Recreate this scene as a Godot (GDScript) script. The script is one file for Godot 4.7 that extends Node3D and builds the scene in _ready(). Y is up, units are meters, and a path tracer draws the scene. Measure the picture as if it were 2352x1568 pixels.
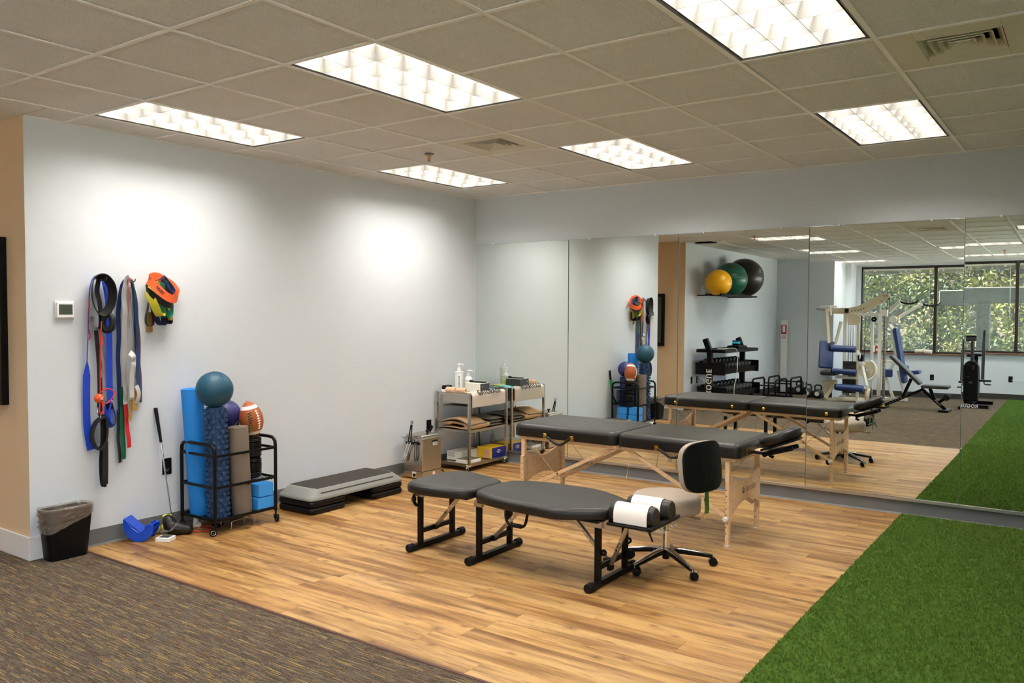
extends Node3D
# Fitness and treatment room: wood floor with two treatment tables, mirrored back wall, carpet and turf, gym machines behind the camera.

const H := 2.7705          # ceiling height
const T := 0.6096          # ceiling grid
const GX := 3.385          # a grid line along z
const GZ := 4.321          # a grid line along x
var M := {}
var rng := RandomNumberGenerator.new()
var used := {}

# ------------------------------------------------------------------ geometry collector
class G:
	var v := PackedVector3Array()
	var n := PackedVector3Array()
	var u := PackedVector2Array()
	var ix := PackedInt32Array()
	var xf := Transform3D()

	func p(a: Vector3, nn: Vector3, uv := Vector2()) -> int:
		v.append(xf * a)
		n.append((xf.basis * nn).normalized())
		u.append(uv)
		return v.size() - 1

	func tri(a: int, b: int, c: int) -> void:
		var cr := (v[b] - v[a]).cross(v[c] - v[a])
		if cr.length_squared() < 1e-18:
			return
		if cr.dot(n[a] + n[b] + n[c]) > 0.0:
			ix.append(a); ix.append(c); ix.append(b)
		else:
			ix.append(a); ix.append(b); ix.append(c)

	func quad(a: Vector3, b: Vector3, c: Vector3, d: Vector3, nn: Vector3, ua := Vector2(0, 0), ub := Vector2(1, 0), uc := Vector2(1, 1), ud := Vector2(0, 1)) -> void:
		var i := p(a, nn, ua)
		p(b, nn, ub); p(c, nn, uc); p(d, nn, ud)
		tri(i, i + 1, i + 2); tri(i, i + 2, i + 3)

	func flat(a: Vector3, b: Vector3, c: Vector3, hint: Vector3) -> void:
		var nn := (b - a).cross(c - a).normalized()
		if nn.dot(hint) < 0.0: nn = -nn
		var i := p(a, nn); p(b, nn); p(c, nn)
		tri(i, i + 1, i + 2)

	# rows of points joined into a smooth surface
	func grid(rows: Array, cu := false, cv := false, inv := false) -> void:
		var nr := rows.size()
		var nc: int = rows[0].size()
		var first := v.size()
		for r in nr:
			for c in nc:
				var r0 := (r - 1 + nr) % nr if cv else maxi(r - 1, 0)
				var r1 := (r + 1) % nr if cv else mini(r + 1, nr - 1)
				var c0 := (c - 1 + nc) % nc if cu else maxi(c - 1, 0)
				var c1 := (c + 1) % nc if cu else mini(c + 1, nc - 1)
				var du: Vector3 = rows[r][c1] - rows[r][c0]
				var dv: Vector3 = rows[r1][c] - rows[r0][c]
				var nn := du.cross(dv)
				if nn.length_squared() < 1e-16:
					# pole: borrow from the neighbouring row
					var rr := r1 if r == 0 else r0
					du = rows[rr][c1] - rows[rr][c0]
					nn = du.cross(dv)
				nn = nn.normalized()
				p(rows[r][c], -nn if inv else nn, Vector2(float(c) / maxf(1.0, nc - (0 if cu else 1)), float(r) / maxf(1.0, nr - 1)))
		for r in (nr if cv else nr - 1):
			for c in (nc if cu else nc - 1):
				var a := first + r * nc + c
				var b := first + r * nc + (c + 1) % nc
				var d := first + ((r + 1) % nr) * nc + c
				var e := first + ((r + 1) % nr) * nc + (c + 1) % nc
				tri(a, b, e); tri(a, e, d)

	func fan(ring: PackedVector3Array, nn: Vector3) -> void:
		var c := Vector3()
		for q in ring: c += q
		c /= ring.size()
		var ci := p(c, nn)
		var f := v.size()
		for q in ring: p(q, nn)
		for k in ring.size(): tri(ci, f + k, f + (k + 1) % ring.size())

	func box(c: Vector3, s: Vector3, r := 0.0, b := Basis()) -> void:
		var h := s / 2.0
		r = minf(r, minf(h.x, minf(h.y, h.z)) * 0.98)
		if r <= 0.0:
			for ax in 3:
				for sg in [-1.0, 1.0]:
					var nn := Vector3(); nn[ax] = sg
					var e1 := Vector3(); e1[(ax + 1) % 3] = h[(ax + 1) % 3]
					var e2 := Vector3(); e2[(ax + 2) % 3] = h[(ax + 2) % 3]
					var o := Vector3(); o[ax] = sg * h[ax]
					quad(c + b * (o - e1 - e2), c + b * (o + e1 - e2), c + b * (o + e1 + e2), c + b * (o - e1 + e2), b * nn)
			return
		var id := {}
		for sx in [-1, 1]:
			for sy in [-1, 1]:
				for sz in [-1, 1]:
					var sg := Vector3(sx, sy, sz)
					for ax in 3:
						var q := sg * (h - Vector3(r, r, r))
						q[ax] = sg[ax] * h[ax]
						var nn := Vector3(); nn[ax] = sg[ax]
						id[Vector4i(sx, sy, sz, ax)] = p(c + b * q, b * nn)
					tri(id[Vector4i(sx, sy, sz, 0)], id[Vector4i(sx, sy, sz, 1)], id[Vector4i(sx, sy, sz, 2)])
		for ax in 3:
			var a1 := (ax + 1) % 3
			var a2 := (ax + 2) % 3
			for s0 in [-1, 1]:
				var k := []
				for e in [[-1, -1], [1, -1], [1, 1], [-1, 1]]:
					var q := Vector4i(0, 0, 0, ax)
					q[ax] = s0; q[a1] = e[0]; q[a2] = e[1]
					k.append(id[q])
				tri(k[0], k[1], k[2]); tri(k[0], k[2], k[3])
			# the four edges along ax
			for e in [[-1, -1], [1, -1], [1, 1], [-1, 1]]:
				var q := Vector4i(); q[a1] = e[0]; q[a2] = e[1]
				var k := []
				for w in [[-1, a1], [1, a1], [1, a2], [-1, a2]]:
					q[ax] = w[0]; q.w = w[1]
					k.append(id[q])
				tri(k[0], k[1], k[2]); tri(k[0], k[2], k[3])

	func frame(d: Vector3, up := Vector3.UP) -> Basis:
		d = d.normalized()
		if absf(d.dot(up)) > 0.98: up = Vector3.RIGHT if absf(d.x) < 0.9 else Vector3.BACK
		var x := up.cross(d).normalized()
		return Basis(x, d.cross(x).normalized(), d)

	# rectangular bar from a to b: w across, h along "up"
	func bar(a: Vector3, b: Vector3, w: float, h: float, r := 0.002, up := Vector3.UP) -> void:
		box((a + b) / 2.0, Vector3(w, h, a.distance_to(b)), r, frame(b - a, up))

	func tube(path: PackedVector3Array, r: float, seg := 10, closed := false, caps := true, squash := 1.0) -> void:
		var m := path.size()
		var fr := frame(path[1] - path[0])
		var rows := []
		var last := (path[1] - path[0]).normalized()
		for i in m:
			var d: Vector3
			if closed: d = path[(i + 1) % m] - path[(i - 1 + m) % m]
			elif i == 0: d = path[1] - path[0]
			elif i == m - 1: d = path[m - 1] - path[m - 2]
			else: d = (path[i + 1] - path[i]).normalized() + (path[i] - path[i - 1]).normalized()
			d = d.normalized()
			if d.length_squared() < 0.5: d = last
			var ax := last.cross(d)
			if ax.length() > 1e-6: fr = Basis(ax.normalized(), asin(clampf(ax.length(), 0, 1))) * fr
			last = d
			var row := PackedVector3Array()
			for k in seg:
				var t := TAU * k / seg
				row.append(path[i] + (fr.x * cos(t) + fr.y * sin(t) * squash) * r)
			rows.append(row)
		grid(rows, true, closed)
		if caps and not closed:
			fan(rows[0], (path[0] - path[1]).normalized())
			fan(rows[m - 1], (path[m - 1] - path[m - 2]).normalized())

	func cyl(a: Vector3, b: Vector3, r: float, seg := 16, bev := 0.0, r1 := -1.0) -> void:
		if r1 < 0.0: r1 = r
		var L := a.distance_to(b)
		var pr := [Vector2(0, 0), Vector2(r - bev, 0), Vector2(r, bev), Vector2(r1, L - bev), Vector2(r1 - bev, L), Vector2(0, L)]
		if bev <= 0.0: pr = [Vector2(0, 0), Vector2(r, 0), Vector2(r1, L), Vector2(0, L)]
		lathe(pr, a, b - a, seg)

	# profile of (radius, distance along axis)
	func lathe(pr: Array, o: Vector3, axis := Vector3.UP, seg := 20, crease := 0.6) -> void:
		var f := frame(axis)
		var m := pr.size()
		var sn := []
		for i in m - 1:
			var d: Vector2 = pr[i + 1] - pr[i]
			sn.append(Vector2(d.y, -d.x).normalized())
		for i in m - 1:
			var n0: Vector2 = sn[i]
			var n1: Vector2 = sn[i]
			if i > 0 and absf((sn[i - 1] as Vector2).angle_to(sn[i])) < crease: n0 = (sn[i - 1] + sn[i]).normalized()
			if i < m - 2 and absf((sn[i + 1] as Vector2).angle_to(sn[i])) < crease: n1 = (sn[i + 1] + sn[i]).normalized()
			var st := v.size()
			for q in [[pr[i], n0], [pr[i + 1], n1]]:
				for k in seg + 1:
					var t := TAU * k / seg
					var dir := f.x * cos(t) + f.y * sin(t)
					p(o + dir * q[0].x + f.z * q[0].y, dir * q[1].x + f.z * q[1].y, Vector2(float(k) / seg, q[0].y))
			for k in seg:
				tri(st + k, st + k + 1, st + seg + 2 + k)
				tri(st + k, st + seg + 2 + k, st + seg + 1 + k)

	func ball(c: Vector3, r: Vector3, seg := 24, rings := 14, b := Basis()) -> void:
		var st := v.size()
		for i in rings + 1:
			var a := PI * i / rings
			for k in seg + 1:
				var t := TAU * k / seg
				var d := Vector3(sin(a) * cos(t), cos(a), sin(a) * sin(t))
				p(c + b * (d * r), b * (d / r), Vector2(float(k) / seg, float(i) / rings))
		for i in rings:
			for k in seg:
				var q := st + i * (seg + 1) + k
				tri(q, q + 1, q + seg + 2); tri(q, q + seg + 2, q + seg + 1)

	# polygon (in the plane of bx, by at o), pushed along bx x by
	func prism(poly: PackedVector2Array, o: Vector3, bx: Vector3, by: Vector3, depth: float, bev := 0.0, smooth := false) -> void:
		var bz := bx.cross(by).normalized()
		var m := poly.size()
		var area := 0.0
		for i in m: area += poly[i].cross(poly[(i + 1) % m])
		if area < 0.0: poly = poly.duplicate(); poly.reverse()
		var en := []
		for i in m:
			var d := (poly[(i + 1) % m] - poly[i]).normalized()
			en.append(Vector2(d.y, -d.x))
		var inn := PackedVector2Array()
		for i in m:
			var a: Vector2 = en[(i - 1 + m) % m]
			var b: Vector2 = en[i]
			inn.append(poly[i] - (a + b) / maxf(0.4, 1.0 + a.dot(b)) * bev)
		var lv := [[inn, 0.0], [poly, bev], [poly, depth - bev], [inn, depth]] if bev > 0.0 else [[poly, 0.0], [poly, depth]]
		for L in lv.size() - 1:
			var pa: PackedVector2Array = lv[L][0]
			var pb: PackedVector2Array = lv[L + 1][0]
			var za: float = lv[L][1]
			var zb: float = lv[L + 1][1]
			for i in m:
				var j := (i + 1) % m
				var e0: Vector2 = en[i]
				var e1: Vector2 = en[i]
				if smooth:
					if (en[(i - 1 + m) % m] as Vector2).dot(en[i]) > 0.7: e0 = (en[(i - 1 + m) % m] + en[i]).normalized()
					if (en[j] as Vector2).dot(en[i]) > 0.7: e1 = (en[j] + en[i]).normalized()
				var tilt := 0.0
				if bev > 0.0: tilt = -1.0 if L == 0 else (1.0 if L == 2 else 0.0)
				var n0 := bx * e0.x + by * e0.y + bz * tilt
				var n1 := bx * e1.x + by * e1.y + bz * tilt
				var s := p(o + bx * pa[i].x + by * pa[i].y + bz * za, n0)
				p(o + bx * pa[j].x + by * pa[j].y + bz * za, n1)
				p(o + bx * pb[j].x + by * pb[j].y + bz * zb, n1)
				p(o + bx * pb[i].x + by * pb[i].y + bz * zb, n0)
				tri(s, s + 1, s + 2); tri(s, s + 2, s + 3)
		var tr := Geometry2D.triangulate_polygon(inn)
		for e in [[0.0, -1.0], [depth, 1.0]]:
			var s := v.size()
			for q in inn: p(o + bx * q.x + by * q.y + bz * e[0], bz * e[1], q)
			for k in tr.size() / 3: tri(s + tr[k * 3], s + tr[k * 3 + 1], s + tr[k * 3 + 2])

	# upholstered slab: outline in (x, z), rounded rim, slightly crowned top
	func pad(poly: PackedVector2Array, y0: float, y1: float, r: float, crown := 0.004, low := 0.0) -> void:
		var m := poly.size()
		var area := 0.0
		for i in m: area += poly[i].cross(poly[(i + 1) % m])
		if area < 0.0: poly = poly.duplicate(); poly.reverse()
		var nn := []
		for i in m:
			var d0 := (poly[i] - poly[(i - 1 + m) % m]).normalized()
			var d1 := (poly[(i + 1) % m] - poly[i]).normalized()
			var d := (d0 + d1).normalized()
			nn.append(Vector2(d.y, -d.x))
		var c := Vector2()
		for q in poly: c += q
		c /= m
		var lv := []
		if low > 0.0:
			lv.append([low, y0])
			lv.append([low * 0.3, y0 + low * 0.3])
			lv.append([0.0, y0 + low])
		else: lv.append([0.0, y0])
		for k in 7:
			var t := PI / 2 * k / 6.0
			lv.append([r * (1 - cos(t)), y1 - r + r * sin(t)])
		var rows := []
		for L in lv:
			var row := PackedVector3Array()
			for i in m:
				var q: Vector2 = poly[i] - nn[i] * L[0]
				row.append(Vector3(q.x, L[1], q.y))
			rows.append(row)
		for f in [0.7, 0.35, 0.02]:
			var row := PackedVector3Array()
			for i in m:
				var q: Vector2 = c + (poly[i] - nn[i] * r - c) * f
				row.append(Vector3(q.x, y1 + crown * (1.0 - f * f), q.y))
			rows.append(row)
		grid(rows, true, false, true)
		fan(rows[0], Vector3.DOWN)

	# flat band along a path; w is the half width vector at each point (one, or one for each)
	func band(path: PackedVector3Array, w: Array, th := 0.0015, closed := false) -> void:
		var m := path.size()
		var A := []; var B := []; var C := []; var D := []
		for i in m:
			var t: Vector3
			if closed: t = path[(i + 1) % m] - path[(i - 1 + m) % m]
			else: t = path[mini(i + 1, m - 1)] - path[maxi(i - 1, 0)]
			var ww: Vector3 = w[mini(i, w.size() - 1)]
			var nn := t.cross(ww).normalized() * th * 0.5
			A.append(path[i] - ww + nn); B.append(path[i] + ww + nn)
			C.append(path[i] + ww - nn); D.append(path[i] - ww - nn)
		for e in [[A, B], [B, C], [C, D], [D, A]]:
			var rows := []
			for i in m: rows.append(PackedVector3Array([e[0][i], e[1][i]]))
			grid(rows, false, closed)
		if not closed:
			for i in [0, m - 1]:
				quad(A[i], B[i], C[i], D[i], (path[1] - path[0]) * (-1.0 if i == 0 else 1.0))

	func mesh() -> ArrayMesh:
		var a := []
		a.resize(Mesh.ARRAY_MAX)
		a[Mesh.ARRAY_VERTEX] = v
		a[Mesh.ARRAY_NORMAL] = n
		a[Mesh.ARRAY_TEX_UV] = u
		a[Mesh.ARRAY_INDEX] = ix
		var m := ArrayMesh.new()
		m.add_surface_from_arrays(Mesh.PRIMITIVE_TRIANGLES, a)
		return m

# ------------------------------------------------------------------ small helpers
func V(x: float, y: float, z: float) -> Vector3: return Vector3(x, y, z)

func pv(a: Array) -> PackedVector3Array:
	var o := PackedVector3Array()
	for q in a: o.append(q)
	return o

func p2(a: Array) -> PackedVector2Array:
	var o := PackedVector2Array()
	for k in a.size() / 2: o.append(Vector2(a[2 * k], a[2 * k + 1]))
	return o

# Catmull-Rom through the points
func curve(a: Array, sub := 6, closed := false) -> PackedVector3Array:
	var o := PackedVector3Array()
	var m := a.size()
	for i in (m if closed else m - 1):
		var q0: Vector3 = a[(i - 1 + m) % m] if closed or i > 0 else a[0]
		var q1: Vector3 = a[i]
		var q2: Vector3 = a[(i + 1) % m]
		var q3: Vector3 = a[(i + 2) % m] if closed or i < m - 2 else a[m - 1]
		for k in sub: o.append(q1.cubic_interpolate(q2, q0, q3, float(k) / sub))
	if not closed: o.append(a[m - 1])
	return o

func curve2(a: Array, sub := 6) -> PackedVector2Array:
	var b := []
	for k in a.size() / 2: b.append(Vector3(a[2 * k], 0, a[2 * k + 1]))
	var o := PackedVector2Array()
	for q in curve(b, sub, true): o.append(Vector2(q.x, q.z))
	return o

# rounded rectangle in (x, z)
func rrect(x0: float, x1: float, z0: float, z1: float, r: float, seg := 5) -> PackedVector2Array:
	var o := PackedVector2Array()
	for c in [[x1 - r, z1 - r, 0.0], [x0 + r, z1 - r, PI / 2], [x0 + r, z0 + r, PI], [x1 - r, z0 + r, PI * 1.5]]:
		for k in seg + 1:
			var t: float = c[2] + PI / 2 * k / seg
			o.append(Vector2(c[0] + r * cos(t), c[1] + r * sin(t)))
	# points along the straight sides keep the crown even
	var f := PackedVector2Array()
	for i in o.size():
		var a := o[i]
		var b := o[(i + 1) % o.size()]
		f.append(a)
		var parts := int(a.distance_to(b) / 0.08)
		for k in range(1, parts): f.append(a.lerp(b, float(k) / parts))
	return f

func numbered(called: String) -> String:
	var c: int = used.get(called, 0)
	used[called] = c + 1
	return called if c == 0 else "%s_%03d" % [called, c]

func tag(o: Node, label: String, category: String, group := "") -> Node:
	o.set_meta("label", label)
	o.set_meta("category", category)
	if group: o.set_meta("group", group)
	return o

func thing(called: String, label: String, category: String, at := Vector3.ZERO, group := "") -> Node3D:
	var o := Node3D.new()
	o.name = numbered(called)
	o.position = at
	add_child(o, true)
	tag(o, label, category, group)
	return o

func struct(called: String) -> Node3D:
	var o := Node3D.new()
	o.name = called
	o.set_meta("kind", "structure")
	add_child(o, true)
	return o

func base_of(par: Node) -> Vector3:
	var o := Vector3.ZERO
	while par != self and par is Node3D:
		o += (par as Node3D).position
		par = par.get_parent()
	return o

# commit world-space geometry as one named part
func part(called: String, g: G, m: Material, par: Node, label := "") -> MeshInstance3D:
	var o := MeshInstance3D.new()
	o.name = called
	var b := base_of(par)
	if b != Vector3.ZERO:
		for i in g.v.size(): g.v[i] -= b
	o.mesh = g.mesh()
	o.material_override = m
	if label: o.set_meta("label", label)
	par.add_child(o, true)
	return o

# a top-level thing of one mesh, its origin at "at"
func solo(called: String, g: G, m: Material, at: Vector3, label: String, category: String, group := "") -> MeshInstance3D:
	var o := MeshInstance3D.new()
	o.name = numbered(called)
	for i in g.v.size(): g.v[i] -= at
	o.mesh = g.mesh()
	o.material_override = m
	o.position = at
	add_child(o, true)
	tag(o, label, category, group)
	return o

func wall(called: String, g: G, m: Material) -> MeshInstance3D:
	var o := MeshInstance3D.new()
	o.name = called
	o.mesh = g.mesh()
	o.material_override = m
	o.set_meta("kind", "structure")
	add_child(o, true)
	return o

func copy(o: Node3D, at: Vector3, label: String, turn := 0.0) -> Node3D:
	var c: Node3D = o.duplicate()
	c.name = numbered(String(o.name))
	add_child(c, true)
	c.position = at
	c.rotation.y = o.rotation.y + turn
	c.set_meta("label", label)
	return c

func text(s: String, size: float, m: Material, par: Node, xf: Transform3D, depth := 0.0008, font := "Droid Sans", bold := false) -> MeshInstance3D:
	var t := TextMesh.new()
	var f := SystemFont.new()
	f.font_names = PackedStringArray([font])
	if bold: f.font_weight = 700
	t.font = f
	t.text = s
	t.font_size = 64
	t.pixel_size = size / 64.0
	t.depth = depth
	t.curve_step = 2.0
	var o := MeshInstance3D.new()
	o.name = "lettering"
	o.mesh = t
	o.material_override = m
	o.transform = Transform3D(xf.basis, xf.origin - base_of(par))
	par.add_child(o, true)
	return o

# ------------------------------------------------------------------ materials
func noise_tex(freq: float, oct := 3, seed_ := 1, kind := FastNoiseLite.TYPE_SIMPLEX_SMOOTH, normal := true, strength := 4.0, ramp: Gradient = null, size := 512) -> NoiseTexture2D:
	var f := FastNoiseLite.new()
	f.noise_type = kind
	f.frequency = freq
	f.fractal_octaves = oct
	f.seed = seed_
	var t := NoiseTexture2D.new()
	t.width = size
	t.height = size
	t.seamless = true
	t.noise = f
	t.as_normal_map = normal
	t.bump_strength = strength
	if ramp: t.color_ramp = ramp
	return t

func ramp(cols: Array, offs: Array) -> Gradient:
	var g := Gradient.new()
	g.offsets = PackedFloat32Array(offs)
	g.colors = PackedColorArray(cols)
	return g

func C(r: int, g: int, b: int, a := 1.0) -> Color: return Color(r / 255.0, g / 255.0, b / 255.0, a)

func mat(key: String, col: Color, rough := 0.6, metal := 0.0, spec := 0.5) -> StandardMaterial3D:
	var m := StandardMaterial3D.new()
	m.resource_name = key
	m.albedo_color = col
	m.roughness = rough
	m.metallic = metal
	m.metallic_specular = spec
	M[key] = m
	return m

func bump(m: StandardMaterial3D, t: Texture2D, scale_: float, strength := 0.5) -> StandardMaterial3D:
	m.normal_enabled = true
	m.normal_texture = t
	m.normal_scale = strength
	m.uv1_triplanar = true
	m.uv1_world_triplanar = true
	m.uv1_scale = Vector3.ONE * scale_
	return m

func make_wood() -> ImageTexture:
	# 4 m along the grain by 2 m across
	var W := 2048
	var Hh := 1024
	var f := FastNoiseLite.new()
	f.noise_type = FastNoiseLite.TYPE_SIMPLEX_SMOOTH
	var layers := []
	# [seed, frequency, octaves, width before stretching]: broad tone, boards' colour drift, fine fibre, dark smoky patches, thin dark lines
	for q in [[3, 0.010, 3, 200], [8, 0.030, 3, 140], [21, 0.16, 2, 120], [33, 0.030, 4, 150], [47, 0.12, 2, 110]]:
		f.seed = q[0]; f.frequency = q[1]; f.fractal_octaves = q[2]
		var im := f.get_seamless_image(q[3], Hh)
		im.convert(Image.FORMAT_L8)
		im.resize(W, Hh, Image.INTERPOLATE_CUBIC)
		layers.append(im.get_data())
	var b0: PackedByteArray = layers[0]
	var b1: PackedByteArray = layers[1]
	var b2: PackedByteArray = layers[2]
	var b3: PackedByteArray = layers[3]
	var b4: PackedByteArray = layers[4]
	var out := PackedByteArray()
	out.resize(W * Hh * 3)
	var i := 0
	for k in W * Hh:
		var t := b0[k] * 0.0023 + b1[k] * 0.0018 + b2[k] * 0.0007
		t = clampf((t - 0.34) * 2.3, 0.0, 1.0)
		var d := maxf(0.0, (b3[k] - 150) * 0.0062) * (0.45 + b2[k] * 0.0045) + maxf(0.0, (b4[k] - 186) * 0.013)
		d = minf(d, 0.8)
		var keep := 1.0 - d
		out[i] = int((WOOD_R + 62 * t) * keep + 86 * d)
		out[i + 1] = int((WOOD_G + 62 * t) * keep + 54 * d)
		out[i + 2] = int((WOOD_B + 50 * t) * keep + 28 * d)
		i += 3
	var im := Image.create_from_data(W, Hh, false, Image.FORMAT_RGB8, out)
	# knots and feathered grain marks
	var r := RandomNumberGenerator.new()
	r.seed = 5
	for k in 95:
		var cx := r.randi_range(40, W - 40)
		var cy := r.randi_range(20, Hh - 20)
		var rx := r.randf_range(5, 13)
		var ry := rx * r.randf_range(0.4, 0.7)
		for y in range(-int(ry * 2.2), int(ry * 2.2) + 1):
			for x in range(-int(rx * 2.6), int(rx * 2.6) + 1):
				var e := sqrt(pow(x / rx, 2) + pow(y / ry, 2))
				if e > 2.4: continue
				var a := 0.75 if e < 0.55 else (0.30 if e < 0.85 else (0.5 if e < 1.1 else 0.22 * maxf(0, 2.4 - e)))
				var c := im.get_pixel(cx + x, cy + y)
				im.set_pixel(cx + x, cy + y, c.lerp(C(74, 46, 24), a * 0.85))
	# feathered cathedral marks
	for k in 80:
		var cx := r.randi_range(60, W - 90)
		var cy := r.randi_range(20, Hh - 20)
		for j in r.randi_range(5, 12):
			for s in range(-9, 10):
				var px := cx + j * 7 + int(absf(s) * 1.4)
				var py := cy + s
				if px < W and py >= 0 and py < Hh:
					var c := im.get_pixel(px, py)
					im.set_pixel(px, py, c.lerp(C(84, 52, 26), 0.5 * (1.0 - absf(s) / 10.0)))
	im.generate_mipmaps()
	return ImageTexture.create_from_image(im)

const WOOD_R := 121
const WOOD_G := 86
const WOOD_B := 46

func make_carpet() -> ImageTexture:
	var S := 1024                       # two carpet tiles, 1.2192 m
	var im := Image.create(S, S, false, Image.FORMAT_RGB8)
	im.fill(C(78, 67, 54))
	var r := RandomNumberGenerator.new()
	r.seed = 11
	var browns := [C(74, 64, 52), C(94, 84, 68), C(66, 55, 45), C(106, 95, 78), C(84, 73, 58)]
	var marks := [C(178, 146, 78), C(160, 128, 66), C(188, 160, 98), C(128, 76, 44), C(118, 112, 104), C(112, 62, 40)]
	var y := 0
	while y < S:
		var h := 3 if r.randf() < 0.7 else 4
		var x := 0
		var row_mark := r.randf() < 0.34
		while x < S:
			var L := r.randi_range(18, 84)
			var c: Color = browns[r.randi() % 5]
			im.fill_rect(Rect2i(x, y, L, h), c)
			x += L
		if row_mark:
			x = r.randi_range(0, 70)
			while x < S:
				var L := r.randi_range(34, 110)
				var c: Color = marks[0 if r.randf() < 0.35 else r.randi() % 6]
				im.fill_rect(Rect2i(x, y, mini(L, S - x), 2), c)
				x += L + r.randi_range(12, 150)
		y += h
	# cross ribs, bunched in pairs
	x_ribs(im, S, r)
	for k in 120000:
		var px := r.randi() % S
		var py := r.randi() % S
		var c := im.get_pixel(px, py)
		im.set_pixel(px, py, c * r.randf_range(0.72, 1.25))
	im.generate_mipmaps()
	return ImageTexture.create_from_image(im)

func x_ribs(im: Image, S: int, r: RandomNumberGenerator) -> void:
	var x := 6
	while x < S:
		for j in 2:
			var px := x + j * 14
			if px + 3 < S:
				for y in range(0, S, 4):
					if r.randf() < 0.72:
						im.fill_rect(Rect2i(px + r.randi_range(-1, 1), y, 3, 3), C(106, 99, 88) if r.randf() < 0.6 else C(70, 62, 54))
		x += r.randi_range(58, 78)

func materials() -> void:
	var peel := noise_tex(0.05, 3, 2, FastNoiseLite.TYPE_SIMPLEX_SMOOTH, true, 3.0)
	var grain := noise_tex(0.11, 3, 9, FastNoiseLite.TYPE_CELLULAR, true, 3.0)
	var fissure := noise_tex(0.045, 5, 4, FastNoiseLite.TYPE_SIMPLEX, true, 9.0)
	var fine := noise_tex(0.2, 2, 14, FastNoiseLite.TYPE_SIMPLEX, true, 6.0)
	# the shell
	bump(mat("wall_paint", C(207, 214, 220), 0.72), peel, 3.0, 0.25)
	bump(mat("beige_paint", C(214, 190, 158), 0.75), peel, 3.0, 0.25)
	bump(mat("white_trim", C(224, 226, 228), 0.45), peel, 2.0, 0.1)
	var ct := mat("ceiling_tile", C(252, 252, 252), 0.95, 0.0, 0.2)
	bump(ct, fissure, 3.2, 1.6)
	ct.albedo_texture = noise_tex(0.09, 4, 6, FastNoiseLite.TYPE_SIMPLEX, false, 1.0, ramp([C(206, 202, 196), C(250, 249, 246), C(255, 255, 254)], [0.1, 0.36, 1.0]))
	mat("grid_white", C(250, 248, 244), 0.5)
	mat("slab", C(120, 118, 115), 0.9)
	bump(mat("vinyl_base", C(104, 107, 108), 0.55), peel, 2.0, 0.1)
	mat("black_gap", C(12, 12, 12), 0.7)
	mat("lamp_white", C(122, 121, 117), 0.4)
	var tubes := mat("lamp_glow", C(255, 255, 255), 0.6)
	tubes.emission_enabled = true
	tubes.emission = C(255, 236, 208)
	tubes.emission_energy_multiplier = 1.3
	mat("vent_cream", C(214, 208, 188), 0.5)
	# floors
	var wood := make_wood()
	for k in 4:
		var m := mat("wood_%d" % k, [C(255, 255, 255), C(255, 248, 236), C(246, 236, 224), C(255, 252, 242)][k], 0.42, 0.0, 0.42)
		m.albedo_texture = wood
		m.normal_enabled = true
		m.normal_texture = noise_tex(0.06, 3, 31, FastNoiseLite.TYPE_SIMPLEX, true, 2.0) if k == 0 else (M["wood_0"] as StandardMaterial3D).normal_texture
		m.normal_scale = 0.18
	var carpet := mat("carpet", C(255, 255, 255), 1.0, 0.0, 0.1)
	carpet.albedo_texture = make_carpet()
	carpet.normal_enabled = true
	carpet.normal_texture = fine
	carpet.normal_scale = 0.8
	carpet.rim_enabled = true
	carpet.rim = 0.2
	carpet.rim_tint = 0.4
	bump(mat("turf_mat", C(78, 108, 38), 0.95, 0.0, 0.2), fine, 6.0, 1.0)
	var bl := mat("turf_blade", C(255, 255, 255), 0.75, 0.0, 0.25)
	bl.vertex_color_use_as_albedo = true
	mat("edge_strip", C(78, 48, 36), 0.5)
	# mirror, metal, plastic, cloth
	mat("mirror", C(236, 242, 238), 0.0, 1.0)
	mat("mirror_edge", C(120, 140, 132), 0.25)
	mat("aluminium", C(196, 194, 190), 0.32, 1.0)
	mat("chrome", C(225, 225, 226), 0.08, 1.0)
	var st := mat("steel", C(190, 184, 174), 0.26, 1.0)
	bump(st, fine, 1.0, 0.06)
	mat("steel_dark", C(120, 116, 110), 0.35, 1.0)
	mat("brass", C(226, 176, 70), 0.2, 1.0)
	mat("black_metal", C(11, 11, 12), 0.38, 0.0, 0.32)
	mat("black_plastic", C(9, 9, 10), 0.42, 0.0, 0.32)
	mat("black_soft", C(14, 14, 15), 0.62, 0.0, 0.32)
	mat("rubber", C(18, 18, 19), 0.75, 0.0, 0.32)
	var vn := mat("vinyl_black", C(16, 14, 10), 0.48, 0.0, 0.36)
	bump(vn, grain, 9.0, 0.22)
	vn.clearcoat_enabled = true
	vn.clearcoat = 0.45
	vn.clearcoat_roughness = 0.4
	bump(mat("vinyl_taupe", C(154, 141, 126), 0.45), grain, 9.0, 0.2)
	bump(mat("vinyl_blue", C(36, 62, 118), 0.4), grain, 9.0, 0.2)
	bump(mat("vinyl_dark", C(52, 51, 48), 0.5), grain, 9.0, 0.2)
	mat("plastic_white", C(236, 237, 236), 0.4)
	mat("plastic_offwhite", C(222, 220, 212), 0.45)
	mat("powder_white", C(232, 229, 218), 0.4)
	mat("powder_cream", C(214, 200, 170), 0.4)
	mat("screen_grey", C(74, 82, 74), 0.2)
	mat("slate", C(60, 62, 66), 0.4)
	mat("glass_black", C(8, 8, 10), 0.1)
	var birch := mat("birch", C(230, 198, 160), 0.5)
	birch.albedo_texture = noise_tex(0.02, 4, 17, FastNoiseLite.TYPE_SIMPLEX, false, 1.0, ramp([C(244, 236, 226), C(255, 253, 250)], [0.2, 0.8]))
	birch.uv1_triplanar = true
	birch.uv1_world_triplanar = true
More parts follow.
